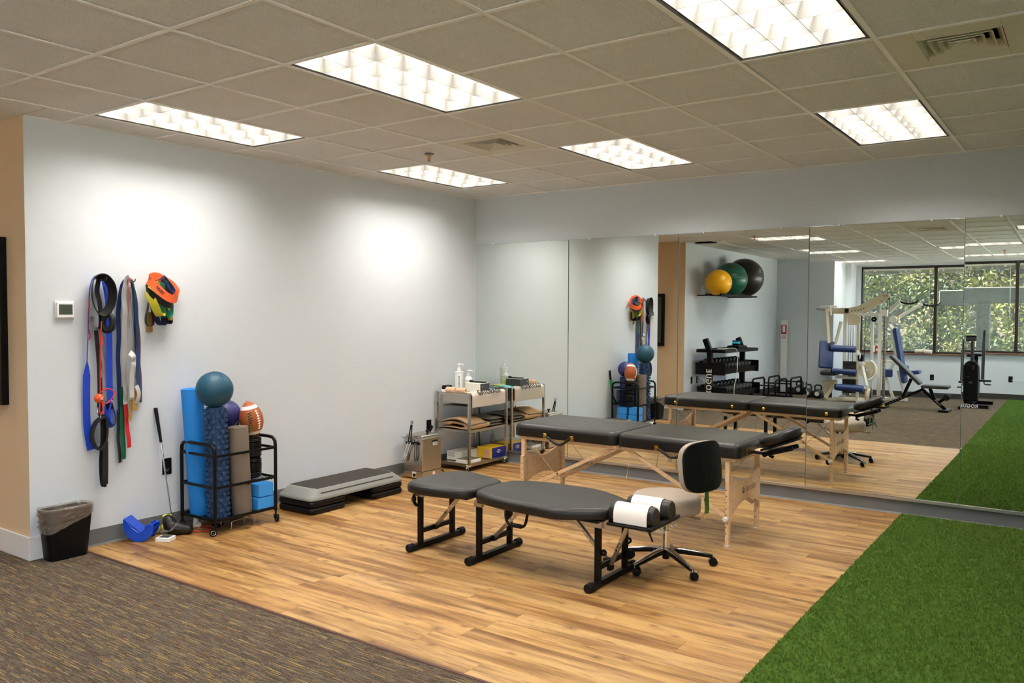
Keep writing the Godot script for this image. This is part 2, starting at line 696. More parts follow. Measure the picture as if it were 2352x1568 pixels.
	birch.uv1_scale = Vector3(1.5, 1.5, 1.5)
	mat("hole", C(70, 48, 30), 0.8)
	mat("burnt", C(92, 64, 40), 0.8)
	bump(mat("foam_blue", C(20, 128, 214), 0.7), fine, 2.0, 0.15)
	bump(mat("foam_block", C(54, 150, 232), 0.65), fine, 2.0, 0.12)
	bump(mat("foam_navy", C(34, 66, 108), 0.6), fine, 2.0, 0.15)
	bump(mat("foam_deep", C(20, 48, 100), 0.6), fine, 2.0, 0.15)
	bump(mat("foam_grey", C(116, 104, 92), 0.85), fine, 2.0, 0.25)
	bump(mat("ball_teal", C(18, 76, 100), 0.5), grain, 3.0, 0.6)
	bump(mat("ball_purple", C(44, 44, 112), 0.45), grain, 4.0, 0.5)
	bump(mat("leather_brown", C(166, 84, 40), 0.5), grain, 7.0, 0.6)
	mat("white_paint", C(240, 238, 232), 0.5)
	mat("gold_print", C(216, 184, 92), 0.5)
	mat("black_print", C(22, 20, 18), 0.6)
	mat("rocker_blue", C(14, 72, 196), 0.22)
	mat("step_grey", C(128, 130, 126), 0.6)
	bump(mat("step_mat", C(50, 46, 40), 0.85), fine, 4.0, 0.5)
	mat("riser_black", C(15, 15, 16), 0.38, 0.0, 0.32)
	var bag := mat("bag_film", C(158, 148, 136, 0.34), 0.12, 0.0, 0.6)
	bag.transparency = BaseMaterial3D.TRANSPARENCY_ALPHA
	bag.cull_mode = BaseMaterial3D.CULL_DISABLED
	for q in [["web_blue", C(20, 66, 196)], ["web_black", C(12, 12, 13)], ["web_red", C(196, 30, 40)], ["web_grey", C(126, 124, 122)], ["band_grey", C(146, 146, 146)], ["band_silver", C(186, 184, 180)], ["band_navy", C(26, 52, 112)],
			["band_green", C(10, 98, 66)], ["band_gold", C(176, 142, 74)], ["band_purple", C(74, 58, 84)], ["band_red", C(206, 30, 38)], ["band_dark", C(52, 50, 46)], ["loop_orange", C(244, 104, 50)], ["loop_black", C(12, 13, 15)],
			["loop_yellow", C(222, 210, 56)], ["loop_green", C(8, 104, 84)], ["loop_violet", C(66, 66, 124)], ["loop_gold", C(200, 166, 40)], ["loop_tan", C(150, 118, 56)], ["loop_brown", C(46, 30, 24)], ["loop_navy", C(30, 36, 80)]]:
		bump(mat(q[0], q[1], 0.6), fine, 3.0, 0.2)
	mat("orange_gloss", C(232, 84, 30), 0.25)
	mat("cord_red", C(214, 40, 44), 0.5)
	mat("yellow_felt", C(206, 204, 62), 0.9)
	mat("yellow_ball", C(226, 186, 40), 0.5)
	bump(mat("towel_white", C(232, 222, 208), 0.95, 0.0, 0.1), fine, 5.0, 0.8)
	bump(mat("towel_tan", C(206, 170, 128), 0.95, 0.0, 0.1), fine, 4.0, 0.7)
	bump(mat("pack_grey", C(112, 108, 96), 0.8), fine, 3.0, 0.6)
	bump(mat("wrap_peach", C(226, 190, 156), 0.9), fine, 4.0, 0.5)
	bump(mat("paper", C(236, 234, 230), 0.9), peel, 6.0, 0.3)
	mat("box_yellow", C(238, 192, 30), 0.45)
	mat("box_blue", C(20, 34, 120), 0.4)
	mat("box_white", C(226, 224, 214), 0.5)
	mat("box_skin", C(226, 178, 156), 0.5)
	mat("label_green", C(210, 218, 160), 0.5)
	mat("text_grey", C(92, 104, 96), 0.6)
	mat("sachet_cyan", C(120, 206, 220), 0.35)
	mat("sachet_lime", C(204, 214, 110), 0.35)
	mat("label_red", C(190, 36, 40), 0.5)
	mat("ball_yellow", C(240, 178, 14), 0.35)
	mat("ball_green", C(16, 92, 72), 0.32)
	mat("ball_black", C(34, 32, 31), 0.3)
	mat("cyan_ring", C(40, 190, 220), 0.4)
	mat("cable_white", C(214, 212, 206), 0.5)
	mat("iron", C(36, 37, 38), 0.5)
	mat("handle_steel", C(206, 204, 198), 0.3, 1.0)
	mat("sill_wood", C(126, 84, 58), 0.45)
	mat("bronze", C(40, 34, 30), 0.45)
	mat("blind_grey", C(168, 168, 172), 0.6)
	var gl := mat("pane", C(215, 235, 228, 0.10), 0.0, 0.0, 0.5)
	gl.transparency = BaseMaterial3D.TRANSPARENCY_ALPHA
	mat("smoke_cage", C(40, 42, 44, 0.45), 0.1).transparency = BaseMaterial3D.TRANSPARENCY_ALPHA
	for q in [["leaf_lime", C(72, 72, 28)], ["leaf_mid", C(36, 48, 22)], ["leaf_deep", C(17, 28, 14)], ["leaf_olive", C(54, 51, 25)]]:
		var m := mat(q[0], q[1], 0.8, 0.0, 0.3)
		m.backlight_enabled = true
		m.backlight = Color(0.15, 0.17, 0.06)
		m.cull_mode = BaseMaterial3D.CULL_DISABLED
	bump(mat("concrete", C(62, 62, 54), 0.9), fissure, 1.0, 0.5)
	mat("pavement", C(206, 202, 192), 0.9)
	bump(mat("soil", C(40, 34, 26), 1.0), fissure, 1.0, 1.0)

const PANELS := [[0.012, 1.171, 0.0, 0.0], [1.175, 2.331, 0.003, 0.0], [2.335, 3.485, 0.0046, -0.005], [3.489, 4.617, 0.0075, 0.006], [4.621, 5.77, 0.0054, 0.006], [5.774, 6.93, 0.005, 0.0]]
const TRY0 := 0.125        # top of the mirror ledge

func _ready() -> void:
	rng.seed = 7
	# --- camera
	var cam := Camera3D.new()
	cam.name = "camera"
	cam.position = V(5.411, 1.570, 6.991)
	cam.rotation = Vector3(-0.0360, 0.61460, 0.0032)
	cam.fov = 45.08
	cam.near = 0.05
	cam.far = 200.0
	add_child(cam)
	# --- sky and exposure
	var sm := ProceduralSkyMaterial.new()
	sm.sky_top_color = C(176, 192, 212)
	sm.sky_horizon_color = C(216, 222, 222)
	sm.ground_horizon_color = C(150, 150, 140)
	sm.ground_bottom_color = C(90, 88, 80)
	sm.sky_energy_multiplier = 2.8
	var sky := Sky.new()
	sky.sky_material = sm
	var env := Environment.new()
	env.background_mode = Environment.BG_SKY
	env.sky = sky
	env.ambient_light_source = Environment.AMBIENT_SOURCE_SKY
	env.tonemap_mode = Environment.TONE_MAPPER_LINEAR
	env.tonemap_exposure = EXPOSURE
	env.sdfgi_enabled = true
	env.ssao_enabled = true
	env.ssil_enabled = true
	var we := WorldEnvironment.new()
	we.name = "world"
	we.environment = env
	add_child(we)

	# sun over the roof: it reaches the pavement and the bank outside, not the room
	var sun := DirectionalLight3D.new()
	sun.name = "sun"
	sun.light_energy = SUN
	sun.light_color = Color(1.0, 0.96, 0.90)
	sun.light_angular_distance = 0.5
	sun.shadow_enabled = true
	add_child(sun)
	sun.look_at_from_position(Vector3.ZERO, V(0.85, -0.9, -0.12), Vector3.UP)

	materials()
	shell()
	ceiling()
	floors()
	mirrors()
	windows()
	front_things()
	rear_things()

const EXPOSURE := 1.0
const LAMP := 8.9
const LAMP_COLOR := Color(1.0, 0.965, 0.93)
const SUN := 40.0

func slab(a: Vector3, b: Vector3, r := 0.0) -> G:
	var g := G.new()
	g.box((a + b) / 2.0, (b - a).abs(), r)
	return g

func shell() -> void:
	wall("wall_left", slab(V(-0.15, -0.1, -0.2), V(0, 2.93, 4.5555)), M.wall_paint)
	wall("wall_back", slab(V(-0.2, -0.1, -0.2), V(7.35, 2.93, 0.0)), M.wall_paint)
	wall("wall_right", slab(V(7.2, -0.1, -0.2), V(7.35, 2.93, 6.9)), M.wall_paint)
	wall("wall_right_low", slab(V(7.2, -0.1, 6.9), V(7.35, 0.90, 12.1)), M.wall_paint)
	wall("wall_right_head", slab(V(7.2, 2.735, 6.9), V(7.35, 2.93, 12.1)), M.wall_paint)
	wall("wall_hall_near", slab(V(-2.7, -0.1, 4.4), V(-0.0006, 2.93, 4.556)), M.beige_paint)
	wall("wall_hall_far", slab(V(-2.7, -0.1, 5.75), V(-0.1506, 2.93, 5.9)), M.beige_paint)
	wall("wall_hall_end", slab(V(-2.85, -0.1, 4.4), V(-2.7, 2.93, 5.9)), M.beige_paint)
	wall("wall_rear_left", slab(V(-0.3, -0.1, 5.7506), V(-0.15, 2.93, 11.9)), M.wall_paint)
	wall("wall_rear_corner", slab(V(-0.3, -0.1, 10.42), V(1.25, 2.93, 12.1)), M.wall_paint)
	wall("wall_pilaster", slab(V(1.25, -0.1, 11.40), V(1.36, 2.93, 12.1)), M.wall_paint)
	wall("wall_window_low", slab(V(1.36, -0.1, 11.9), V(7.35, 0.90, 12.1)), M.wall_paint)
	wall("wall_window_head", slab(V(1.36, 2.735, 11.9), V(7.35, 2.93, 12.1)), M.wall_paint)
	wall("wall_window_side", slab(V(1.36, 0.90, 11.9), V(1.46, 2.735, 12.1)), M.wall_paint)
	# vinyl cove base with a small toe, white wooden base at the hall corner
	var g := G.new()
	g.prism(p2([0, 0, 0.014, 0, 0.006, 0.012, 0.004, 0.112, 0, 0.112]), V(0, 0, 0.0), V(1, 0, 0), V(0, 1, 0), 4.236)
	wall("baseboard_left", g, M.vinyl_base)
	g = G.new()
	g.prism(p2([0, 0, 0.030, 0, 0.020, 0.012, 0.018, 0.108, 0, 0.108]), V(7.2, 0, 0), V(0, 0, 1), V(0, 1, 0), 7.2)
	wall("baseboard_back", g, M.vinyl_base)
	g = slab(V(-2.7, 0, 4.556), V(0.012, 0.150, 4.570), 0.004)
	g.box(V(0.006, 0.075, 4.403), V(0.012, 0.15, 0.332), 0.004)
	wall("baseboard_hall", g, M.white_trim)
	wall("baseboard_hall_far", slab(V(-2.7, 0, 5.738), V(-0.15, 0.15, 5.75), 0.004), M.white_trim)
	wall("baseboard_rear_left", slab(V(-0.15, 0, 5.76), V(-0.143, 0.11, 10.41)), M.vinyl_dark)
	wall("baseboard_rear_corner", slab(V(-0.14, 0, 10.413), V(1.25, 0.11, 10.42)), M.vinyl_dark)
	wall("baseboard_pilaster", slab(V(1.25, 0, 11.393), V(1.37, 0.11, 11.40)), M.vinyl_dark)
	wall("baseboard_window", slab(V(1.37, 0, 11.893), V(7.2, 0.11, 11.90)), M.vinyl_dark)
	wall("baseboard_right", slab(V(7.193, 0, 0.04), V(7.2, 0.11, 11.89)), M.vinyl_dark)

	wall("roof_eave", slab(V(-2.85, 2.94, 12.1), V(7.35, 3.05, 13.1)), M.slab)

func gxi(i: float) -> float: return GX + i * T
func gzj(j: float) -> float: return GZ - j * T

const LAMPS_Z := [[-2, 0], [-5, 0], [-5, 4], [-2, 4], [1, 0], [1, 4]]            # long side along z: [column, row]
const LAMPS_X := [[-4, -3], [-4, -7], [-4, -11], [0, -7], [0, -11], [2, -3]]     # long side along x
const VENTS := [[-3, 3], [2, 2], [0, -2]]

func ceiling() -> void:
	var c := struct("ceiling")
	var taken := {}
	for q in LAMPS_Z:
		taken[Vector2i(q[0], q[1])] = 1; taken[Vector2i(q[0], q[1] + 1)] = 1
	for q in LAMPS_X:
		taken[Vector2i(q[0], q[1])] = 1; taken[Vector2i(q[0] + 1, q[1])] = 1
	for q in VENTS: taken[Vector2i(q[0], q[1])] = 1
	part("plenum_deck", slab(V(-2.85, 2.915, -0.2), V(7.35, 3.05, 12.1)), M.slab, c)
	# lay-in tiles: cell (i, j) covers x from gxi(i), z from gzj(j + 1)
	var one := G.new()
	one.box(V(0, 0.0075, 0), V(T - 0.008, 0.013, T - 0.008), 0.002)
	var tile := one.mesh()
	for i in range(-10, 7):
		for j in range(-13, 8):
			var x0 := maxf(gxi(i), -2.7 if j <= -1 and j >= -3 else (0.0 if j > -1 else -0.15))
			var x1 := minf(gxi(i + 1), 7.2)
			var z0 := maxf(gzj(j + 1), 0.0)
			var z1 := minf(gzj(j), 11.9)
			if j == -1 and x0 < 0.0 and x1 > 0.0:
				var cg := G.new()
				cg.box(V(x1 / 2, H + 0.0075, (z0 + 4.552) / 2), V(x1 - 0.008, 0.013, 4.552 - z0), 0.002)
				part("ceiling_tile", cg, M.ceiling_tile, c)
			if x0 < -0.2: z0 = maxf(z0, 4.556); z1 = minf(z1, 5.75)
			if x1 - x0 < 0.03 or z1 - z0 < 0.03 or taken.has(Vector2i(i, j)): continue
			if x1 < -0.3 and (i < -8): continue
			var o := MeshInstance3D.new()
			o.name = "ceiling_tile"
			if x1 - x0 > T - 0.01 and z1 - z0 > T - 0.01: o.mesh = tile
			else:
				var g := G.new()
				g.box(V(0, 0.0075, 0), V(x1 - x0 - 0.008, 0.013, z1 - z0 - 0.008), 0.002)
				o.mesh = g.mesh()
			o.material_override = M.ceiling_tile
			o.position = V((x0 + x1) / 2, H + 0.0005 + 0.0012 * rng.randf(), (z0 + z1) / 2)
			c.add_child(o, true)
	# exposed tee grid: flange below, web above
	for i in range(-5, 7):
		var g := G.new()
		var z0 := 0.0
		g.box(V(gxi(i), H - 0.0015, (z0 + 11.88) / 2), V(0.024, 0.005, 11.88 - z0), 0.0006)
		g.box(V(gxi(i), H + 0.02, (z0 + 11.88) / 2), V(0.003, 0.036, 11.88 - z0))
		part("grid_runner", g, M.grid_white, c)
	for j in range(-12, 8):
		var z := gzj(j)
		if z < 0.02: continue
		for i in range(-6, 7):
			var x0 := maxf(gxi(i) + 0.0125, 0.0)
			var x1 := minf(gxi(i + 1) - 0.0125, 7.19)
			if taken.has(Vector2i(i, j)) and taken.has(Vector2i(i, j - 1)) and not is_joint(i, j): continue
			if x1 - x0 < 0.02: continue
			var g := G.new()
			g.box(V((x0 + x1) / 2, H - 0.0013, z), V(x1 - x0, 0.005, 0.024), 0.0006)
			part("grid_cross_tee", g, M.grid_white, c)
	# wall angle
	var g2 := G.new()
	g2.box(V(3.6, H - 0.001, 0.011), V(7.2, 0.003, 0.022)); g2.box(V(0.011, H - 0.001, 2.28), V(0.022, 0.003, 4.55)); g2.box(V(-0.139, H - 0.001, 8.7), V(0.022, 0.003, 5.7))
	g2.box(V(3.6, H - 0.001, 11.889), V(7.2, 0.003, 0.022))
	part("wall_angle", g2, M.grid_white, c)
	# troffers
	var lamp := troffer("ceiling_light", "x")
	var names := ["largest fully visible ceiling light, above the middle of the wood floor", "ceiling light nearest the left corner of the grey wall, above the bands and bin", "small-looking ceiling light close to the far room corner above the steel trolley",
		"ceiling light above the massage table in front of the mirror wall", "big ceiling light cut by the top edge of the picture above the turf edge", "ceiling light above the turf right beside the mirror wall, rightmost in the far row"]
	for k in 6:
		var q: Array = LAMPS_Z[k]
		var at := V(gxi(q[0]) + T / 2, H, gzj(q[1]) - T)
		if k == 0: lamp.position = at; lamp.set_meta("label", names[0])
		else: copy(lamp, at, names[k])
	copy(lamp, V(-1.75, H, 5.2), "ceiling light of the beige hall, out of sight round the corner", PI / 2)
	var rn := ["ceiling light behind the photographer nearest the beige hall, seen topmost in the mirror", "ceiling light over the dumbbell rack seen in the mirror", "ceiling light over the white multi gym, smallest in the mirror", "ceiling light over the black bench area seen in the mirror", "ceiling light beside the window above the exercise bike", "ceiling light over the turf seen at the right edge of the mirror"]
	for k in 6:
		var q: Array = LAMPS_X[k]
		copy(lamp, V(gxi(q[0]) + T, H, gzj(q[1]) - T / 2), rn[k], PI / 2)
	# supply diffusers
	var v := diffuser()
	var vn := ["square ceiling air diffuser between the lights near the sprinkler", "square ceiling air diffuser at the upper right above the turf", "square ceiling air diffuser behind the camera, seen at the top of the mirror"]
	for k in 3:
		var q: Array = VENTS[k]
		var at := V(gxi(q[0]) + T / 2, H, gzj(q[1]) - T / 2)
		if k == 0: v.position = at; v.set_meta("label", vn[0])
		else: copy(v, at, vn[k])
	# sprinklers and smoke detector
	var s := sprinkler()
	s.position = V(1.25, H, 2.20)
	s.set_meta("label", "bronze fire sprinkler hanging from the ceiling beside the air diffuser")
	copy(s, V(1.17, H, 5.28), "bronze fire sprinkler at the far left edge of the ceiling")
	copy(s, V(4.25, H, 9.7), "bronze fire sprinkler near the window, seen small in the mirror")
	var sd := thing("smoke_detector", "round white smoke detector on the ceiling by the hall, seen in the mirror", "smoke detector", V(0.45, H, 5.75))
	var g := G.new()
	g.lathe([Vector2(0, -0.045), Vector2(0.03, -0.045), Vector2(0.05, -0.036), Vector2(0.062, -0.016), Vector2(0.065, 0), Vector2(0, 0)], V(0.45, H, 5.75))
	part("body", g, M.plastic_white, sd)
	g = G.new()
	g.lathe([Vector2(0, -0.008), Vector2(0.072, -0.008), Vector2(0.072, 0), Vector2(0, 0)], V(0.45, H, 5.75))
	part("base_plate", g, M.plastic_offwhite, sd)

func is_joint(i: int, j: int) -> bool:
	# true when the line between rows j and j-1 does not run through a lamp
	for q in LAMPS_Z:
		if q[0] == i and q[1] + 1 == j: return false
	return true

# 2 x 4 recessed fixture with an 18-cell louver; origin at its centre in the ceiling plane, long side along z
func troffer(called: String, _axis: String) -> Node3D:
	var o := thing(called, "recessed ceiling light", "ceiling light", Vector3.ZERO, "recessed ceiling lights with parabolic louvers")
	var hx := T / 2 - 0.013
	var hz := T - 0.013
	var g := G.new()
	for s in [-1.0, 1.0]:
		g.box(V(s * (hx - 0.004), 0.068, 0), V(0.008, 0.136, 2 * hz))
		g.box(V(0, 0.068, s * (hz - 0.004)), V(2 * hx - 0.016, 0.136, 0.008))
	g.box(V(0, 0.139, 0), V(2 * hx, 0.006, 2 * hz))
	part("housing", g, M.lamp_white, o)
	# the slot between housing and louver is open below and closed at the top
	g = G.new()
	for s in [-1.0, 1.0]:
		g.box(V(s * (hx - 0.0165), 0.074, 0), V(0.019, 0.003, 2 * hz - 0.016))
		g.box(V(0, 0.074, s * (hz - 0.0165)), V(2 * hx - 0.052, 0.003, 0.019))
	part("top_closure", g, M.lamp_white, o)
	var lx := hx - 0.017
	var lz := hz - 0.017
	for k in 4:
		g = G.new()
		g.prism(blade_section(k > 0, k < 3), V(-lx + 2 * lx * k / 3.0, 0, -lz), V(1, 0, 0), V(0, 1, 0), 2 * lz, 0.0, true)
		part("louver_blade", g, M.lamp_white, o)
	for k in 7:
		g = G.new()
		g.prism(blade_section(k > 0, k < 6), V(lx, 0, -lz + 2 * lz * k / 6.0), V(0, 0, 1), V(0, 1, 0), 2 * lx, 0.0, true)
		part("louver_cross_blade", g, M.lamp_white, o)
	for x in [-0.18, 0.0, 0.18]:
		g = G.new()
		g.cyl(V(x, 0.116, -0.575), V(x, 0.116, 0.575), 0.0155, 12, 0.002)
		part("lamp_tube", g, M.lamp_glow, o)
	var l := AreaLight3D.new()
	l.name = "light"
	l.area_size = Vector2(0.50, 1.12)
	l.area_normalize_energy = true
	l.light_energy = LAMP
	l.light_color = LAMP_COLOR
	l.shadow_enabled = true
	l.area_range = 20.0
	l.position = V(0, 0.096, 0)
	l.rotation = Vector3(-PI / 2, 0, 0)
	o.add_child(l, true)
	return o

# parabolic louver blade: thin below, wide above; the outer blades have one curved side only
func blade_section(left: bool, right: bool) -> PackedVector2Array:
	var prof := [[0.0012, 0.004], [0.004, 0.018], [0.011, 0.040], [0.022, 0.062], [0.030, 0.072]]
	var poly := PackedVector2Array()
	if right:
		for q in prof: poly.append(Vector2(q[0], q[1]))
	else: poly.append(Vector2(0, 0.004)); poly.append(Vector2(0, 0.072))
	if left:
		prof.reverse()
		for q in prof: poly.append(Vector2(-q[0], q[1]))
	else: poly.append(Vector2(0, 0.072)); poly.append(Vector2(0, 0.004))
	return poly

func diffuser() -> Node3D:
	var o := thing("air_diffuser", "square air diffuser", "air vent", Vector3.ZERO, "square ceiling air diffusers")
	var h := T / 2 - 0.006
	var g := G.new()
	var w := 0.165
	for s in [-1.0, 1.0]:
		g.box(V(s * (h + w) / 2, 0.003, 0), V(h - w, 0.006, 2 * h), 0.001)
		g.box(V(0, 0.003, s * (h + w) / 2), V(2 * w, 0.006, h - w), 0.001)
	part("face_panel", g, M.vent_cream, o)
	g = G.new()
	g.box(V(0, 0.10, 0), V(0.33, 0.006, 0.33))
	for s in [-1.0, 1.0]:
		g.box(V(s * 0.164, 0.052, 0), V(0.004, 0.09, 0.33)); g.box(V(0, 0.052, s * 0.164), V(0.33, 0.09, 0.004))
	part("throat", g, M.black_gap, o)
	for k in 4:
		var a := 0.163 - k * 0.036
		g = G.new()
		var b := a - 0.030
		for t in 4:
			var f := Basis(Vector3.UP, t * PI / 2)
			for e in [[0.0, 1.0], [0.003, -1.0]]:
				g.flat(f * V(-a, -0.002 + e[0], a), f * V(a, -0.002 + e[0], a), f * V(b, 0.034 + e[0], b), f * V(0, -e[1], e[1]))
				g.flat(f * V(-a, -0.002 + e[0], a), f * V(b, 0.034 + e[0], b), f * V(-b, 0.034 + e[0], b), f * V(0, -e[1], e[1]))
			g.flat(f * V(-a, -0.002, a), f * V(a, -0.002, a), f * V(a, 0.001, a), f * V(0, 0, 1))
			g.flat(f * V(-a, -0.002, a), f * V(a, 0.001, a), f * V(-a, 0.001, a), f * V(0, 0, 1))
		part("louver_ring", g, M.vent_cream, o)
	g = G.new()
	g.box(V(0, 0.012, 0), V(0.055, 0.004, 0.055), 0.001)
	part("centre_plate", g, M.vent_cream, o)
	return o

func sprinkler() -> Node3D:
	var o := thing("fire_sprinkler", "fire sprinkler", "sprinkler", Vector3.ZERO, "ceiling fire sprinklers")
	var g := G.new()
	g.lathe([Vector2(0, -0.006), Vector2(0.018, -0.008), Vector2(0.034, -0.004), Vector2(0.036, 0.002), Vector2(0, 0.002)], V(0, -0.004, 0))
	part("escutcheon", g, M.steel_dark, o)
	g = G.new()
	g.cyl(V(0, -0.024, 0), V(0, -0.006, 0), 0.010, 12)
	g.tube(curve([V(-0.009, -0.02, 0), V(-0.013, -0.034, 0), V(0, -0.053, 0)]), 0.0025, 6)
	g.tube(curve([V(0.009, -0.02, 0), V(0.013, -0.034, 0), V(0, -0.053, 0)]), 0.0025, 6)
	part("frame_arms", g, M.brass, o)
	g = G.new()
	g.cyl(V(0, -0.05, 0), V(0, -0.024, 0), 0.003, 8)
	part("bulb", g, M.cord_red, o)
	g = G.new()
	g.lathe([Vector2(0, -0.002), Vector2(0.014, -0.001), Vector2(0.016, 0.002), Vector2(0, 0.003)], V(0, -0.056, 0), Vector3.UP, 12)
	part("deflector", g, M.steel_dark, o)
	return o

func floors() -> void:
	var f := struct("floor")
	part("subfloor", slab(V(-2.85, -0.14, -0.2), V(7.35, -0.012, 12.1)), M.slab, f)
	# planks: long side along x
	var w := 0.152
	var row := 0
	var z := 0.0
	while z < 4.238:
		var z1 := minf(z + w, 4.238)
		var x := -rng.randf_range(0.1, 1.15)
		while x < 4.225:
			var x1 := minf(x + 1.22, 4.225)
			var a := maxf(x, 0.0)
			if x1 - a > 0.02: plank(f, a, x1, z, z1)
			x += 1.22
		z += w
		row += 1
	# a strip of the same planks starts in the hall beyond the carpet
	z = 4.57
	while z < 5.74:
		var z1 := minf(z + w, 5.74)
		plank(f, -2.7, -1.55, z, z1); plank(f, -1.55, -0.40, z, z1)
		z += w
	var g := G.new()
	g.quad(V(0, 0, 4.258), V(4.225, 0, 4.258), V(4.225, 0, 11.9), V(0, 0, 11.9), Vector3.UP, uvc(0, 4.258), uvc(4.225, 4.258), uvc(4.225, 11.9), uvc(0, 11.9))
	g.quad(V(-0.4, 0, 4.556), V(0, 0, 4.556), V(0, 0, 11.9), V(-0.4, 0, 11.9), Vector3.UP, uvc(-0.4, 4.556), uvc(0, 4.556), uvc(0, 11.9), uvc(-0.4, 11.9))
	part("carpet", g, M.carpet, f)
	g = G.new()
	g.prism(p2([0, -0.002, 0.022, -0.002, 0.019, 0.004, 0.004, 0.004]), V(4.225, 0, 4.237), V(0, 0, 1), V(0, 1, 0), 4.215)
	part("transition_strip", g, M.edge_strip, f)
	# artificial turf runway
	var t := thing("turf_runway", "strip of green artificial turf running along the right of the wood floor", "turf", V(5.7, 0, 6.0))
	part("backing", slab(V(4.223, -0.01, 0.032), V(7.19, 0.006, 11.88), 0.002), M.turf_mat, t)
	var blade := G.new()
	var r := RandomNumberGenerator.new()
	r.seed = 3
	for k in 7:
		var a := r.randf() * TAU
		var d := V(cos(a), 0, sin(a))
		var o := V(r.randf_range(-0.004, 0.004), 0, r.randf_range(-0.004, 0.004))
		var side := V(-d.z, 0, d.x) * 0.0011
		var tip := o + d * r.randf_range(0.003, 0.009) + V(0, r.randf_range(0.009, 0.015), 0)
		blade.flat(o - side, o + side, tip, (V(0, 0.5, 0) - d))
	var mm := MultiMesh.new()
	mm.transform_format = MultiMesh.TRANSFORM_3D
	mm.use_colors = true
	mm.mesh = blade.mesh()
	var spots := []
	for q in [[4.226, 6.6, 0.035, 4.6, 90000], [4.226, 5.6, 4.6, 11.8, 36000]]:
		for k in int(q[4]): spots.append(Vector2(r.randf_range(q[0], q[1]), r.randf_range(q[2], q[3])))
	mm.instance_count = spots.size()
	for k in spots.size():
		var sc := r.randf_range(0.8, 1.25)
		mm.set_instance_transform(k, Transform3D(Basis(Vector3.UP, r.randf() * TAU).scaled(V(sc, sc, sc)), V(spots[k].x - 5.7, 0.004, spots[k].y - 6.0)))
		var c := r.randf()
		mm.set_instance_color(k, Color(0.085 + 0.06 * c, 0.17 + 0.08 * c, 0.024 + 0.016 * c) if r.randf() < 0.9 else Color(0.2, 0.27, 0.08))
	var mi := MultiMeshInstance3D.new()
	mi.name = "turf_blades"
	mi.multimesh = mm
	mi.material_override = M.turf_blade
	mi.set_meta("kind", "stuff")
	t.add_child(mi, true)

func uvc(x: float, z: float) -> Vector2: return Vector2(x / 1.2192, z / 1.2192)

func plank(f: Node3D, x0: float, x1: float, z0: float, z1: float) -> void:
	var g := G.new()
	var b := 0.0012
	var y := 0.0
	var uo := Vector2(rng.randf(), rng.randf())
	var mx := -1.0 if rng.randf() < 0.5 else 1.0
	var uv := func(x: float, zz: float) -> Vector2: return uo + Vector2(mx * (x - x0) / 4.0, (zz - z0) / 2.0)
	g.quad(V(x0 + b, y, z0 + b), V(x1 - b, y, z0 + b), V(x1 - b, y, z1 - b), V(x0 + b, y, z1 - b), Vector3.UP, uv.call(x0 + b, z0 + b), uv.call(x1 - b, z0 + b), uv.call(x1 - b, z1 - b), uv.call(x0 + b, z1 - b))
	var e := 0.0003
	var lo := y - 0.0011
	for s in [[V(x0 + e, lo, z0 + e), V(x1 - e, lo, z0 + e), V(x1 - b, y, z0 + b), V(x0 + b, y, z0 + b), V(0, 1, -1)], [V(x1 - e, lo, z1 - e), V(x0 + e, lo, z1 - e), V(x0 + b, y, z1 - b), V(x1 - b, y, z1 - b), V(0, 1, 1)],
			[V(x0 + e, lo, z1 - e), V(x0 + e, lo, z0 + e), V(x0 + b, y, z0 + b), V(x0 + b, y, z1 - b), V(-1, 1, 0)], [V(x1 - e, lo, z0 + e), V(x1 - e, lo, z1 - e), V(x1 - b, y, z1 - b), V(x1 - b, y, z0 + b), V(1, 1, 0)]]:
		g.quad(s[0], s[1], s[2], s[3], s[4], uv.call(s[0].x, s[0].z), uv.call(s[1].x, s[1].z), uv.call(s[2].x, s[2].z), uv.call(s[3].x, s[3].z))
	for s in [[V(x0 + e, lo, z0 + e), V(x1 - e, lo, z0 + e), V(0, 0, -1)], [V(x0 + e, lo, z1 - e), V(x1 - e, lo, z1 - e), V(0, 0, 1)], [V(x0 + e, lo, z0 + e), V(x0 + e, lo, z1 - e), V(-1, 0, 0)], [V(x1 - e, lo, z0 + e), V(x1 - e, lo, z1 - e), V(1, 0, 0)]]:
		g.quad(s[0], s[1], s[1] - V(0, 0.009, 0), s[0] - V(0, 0.009, 0), s[2])
	part("floor_plank", g, M["wood_%d" % [0, 0, 0, 1, 1, 2, 3, 3][rng.randi() % 8]], f)

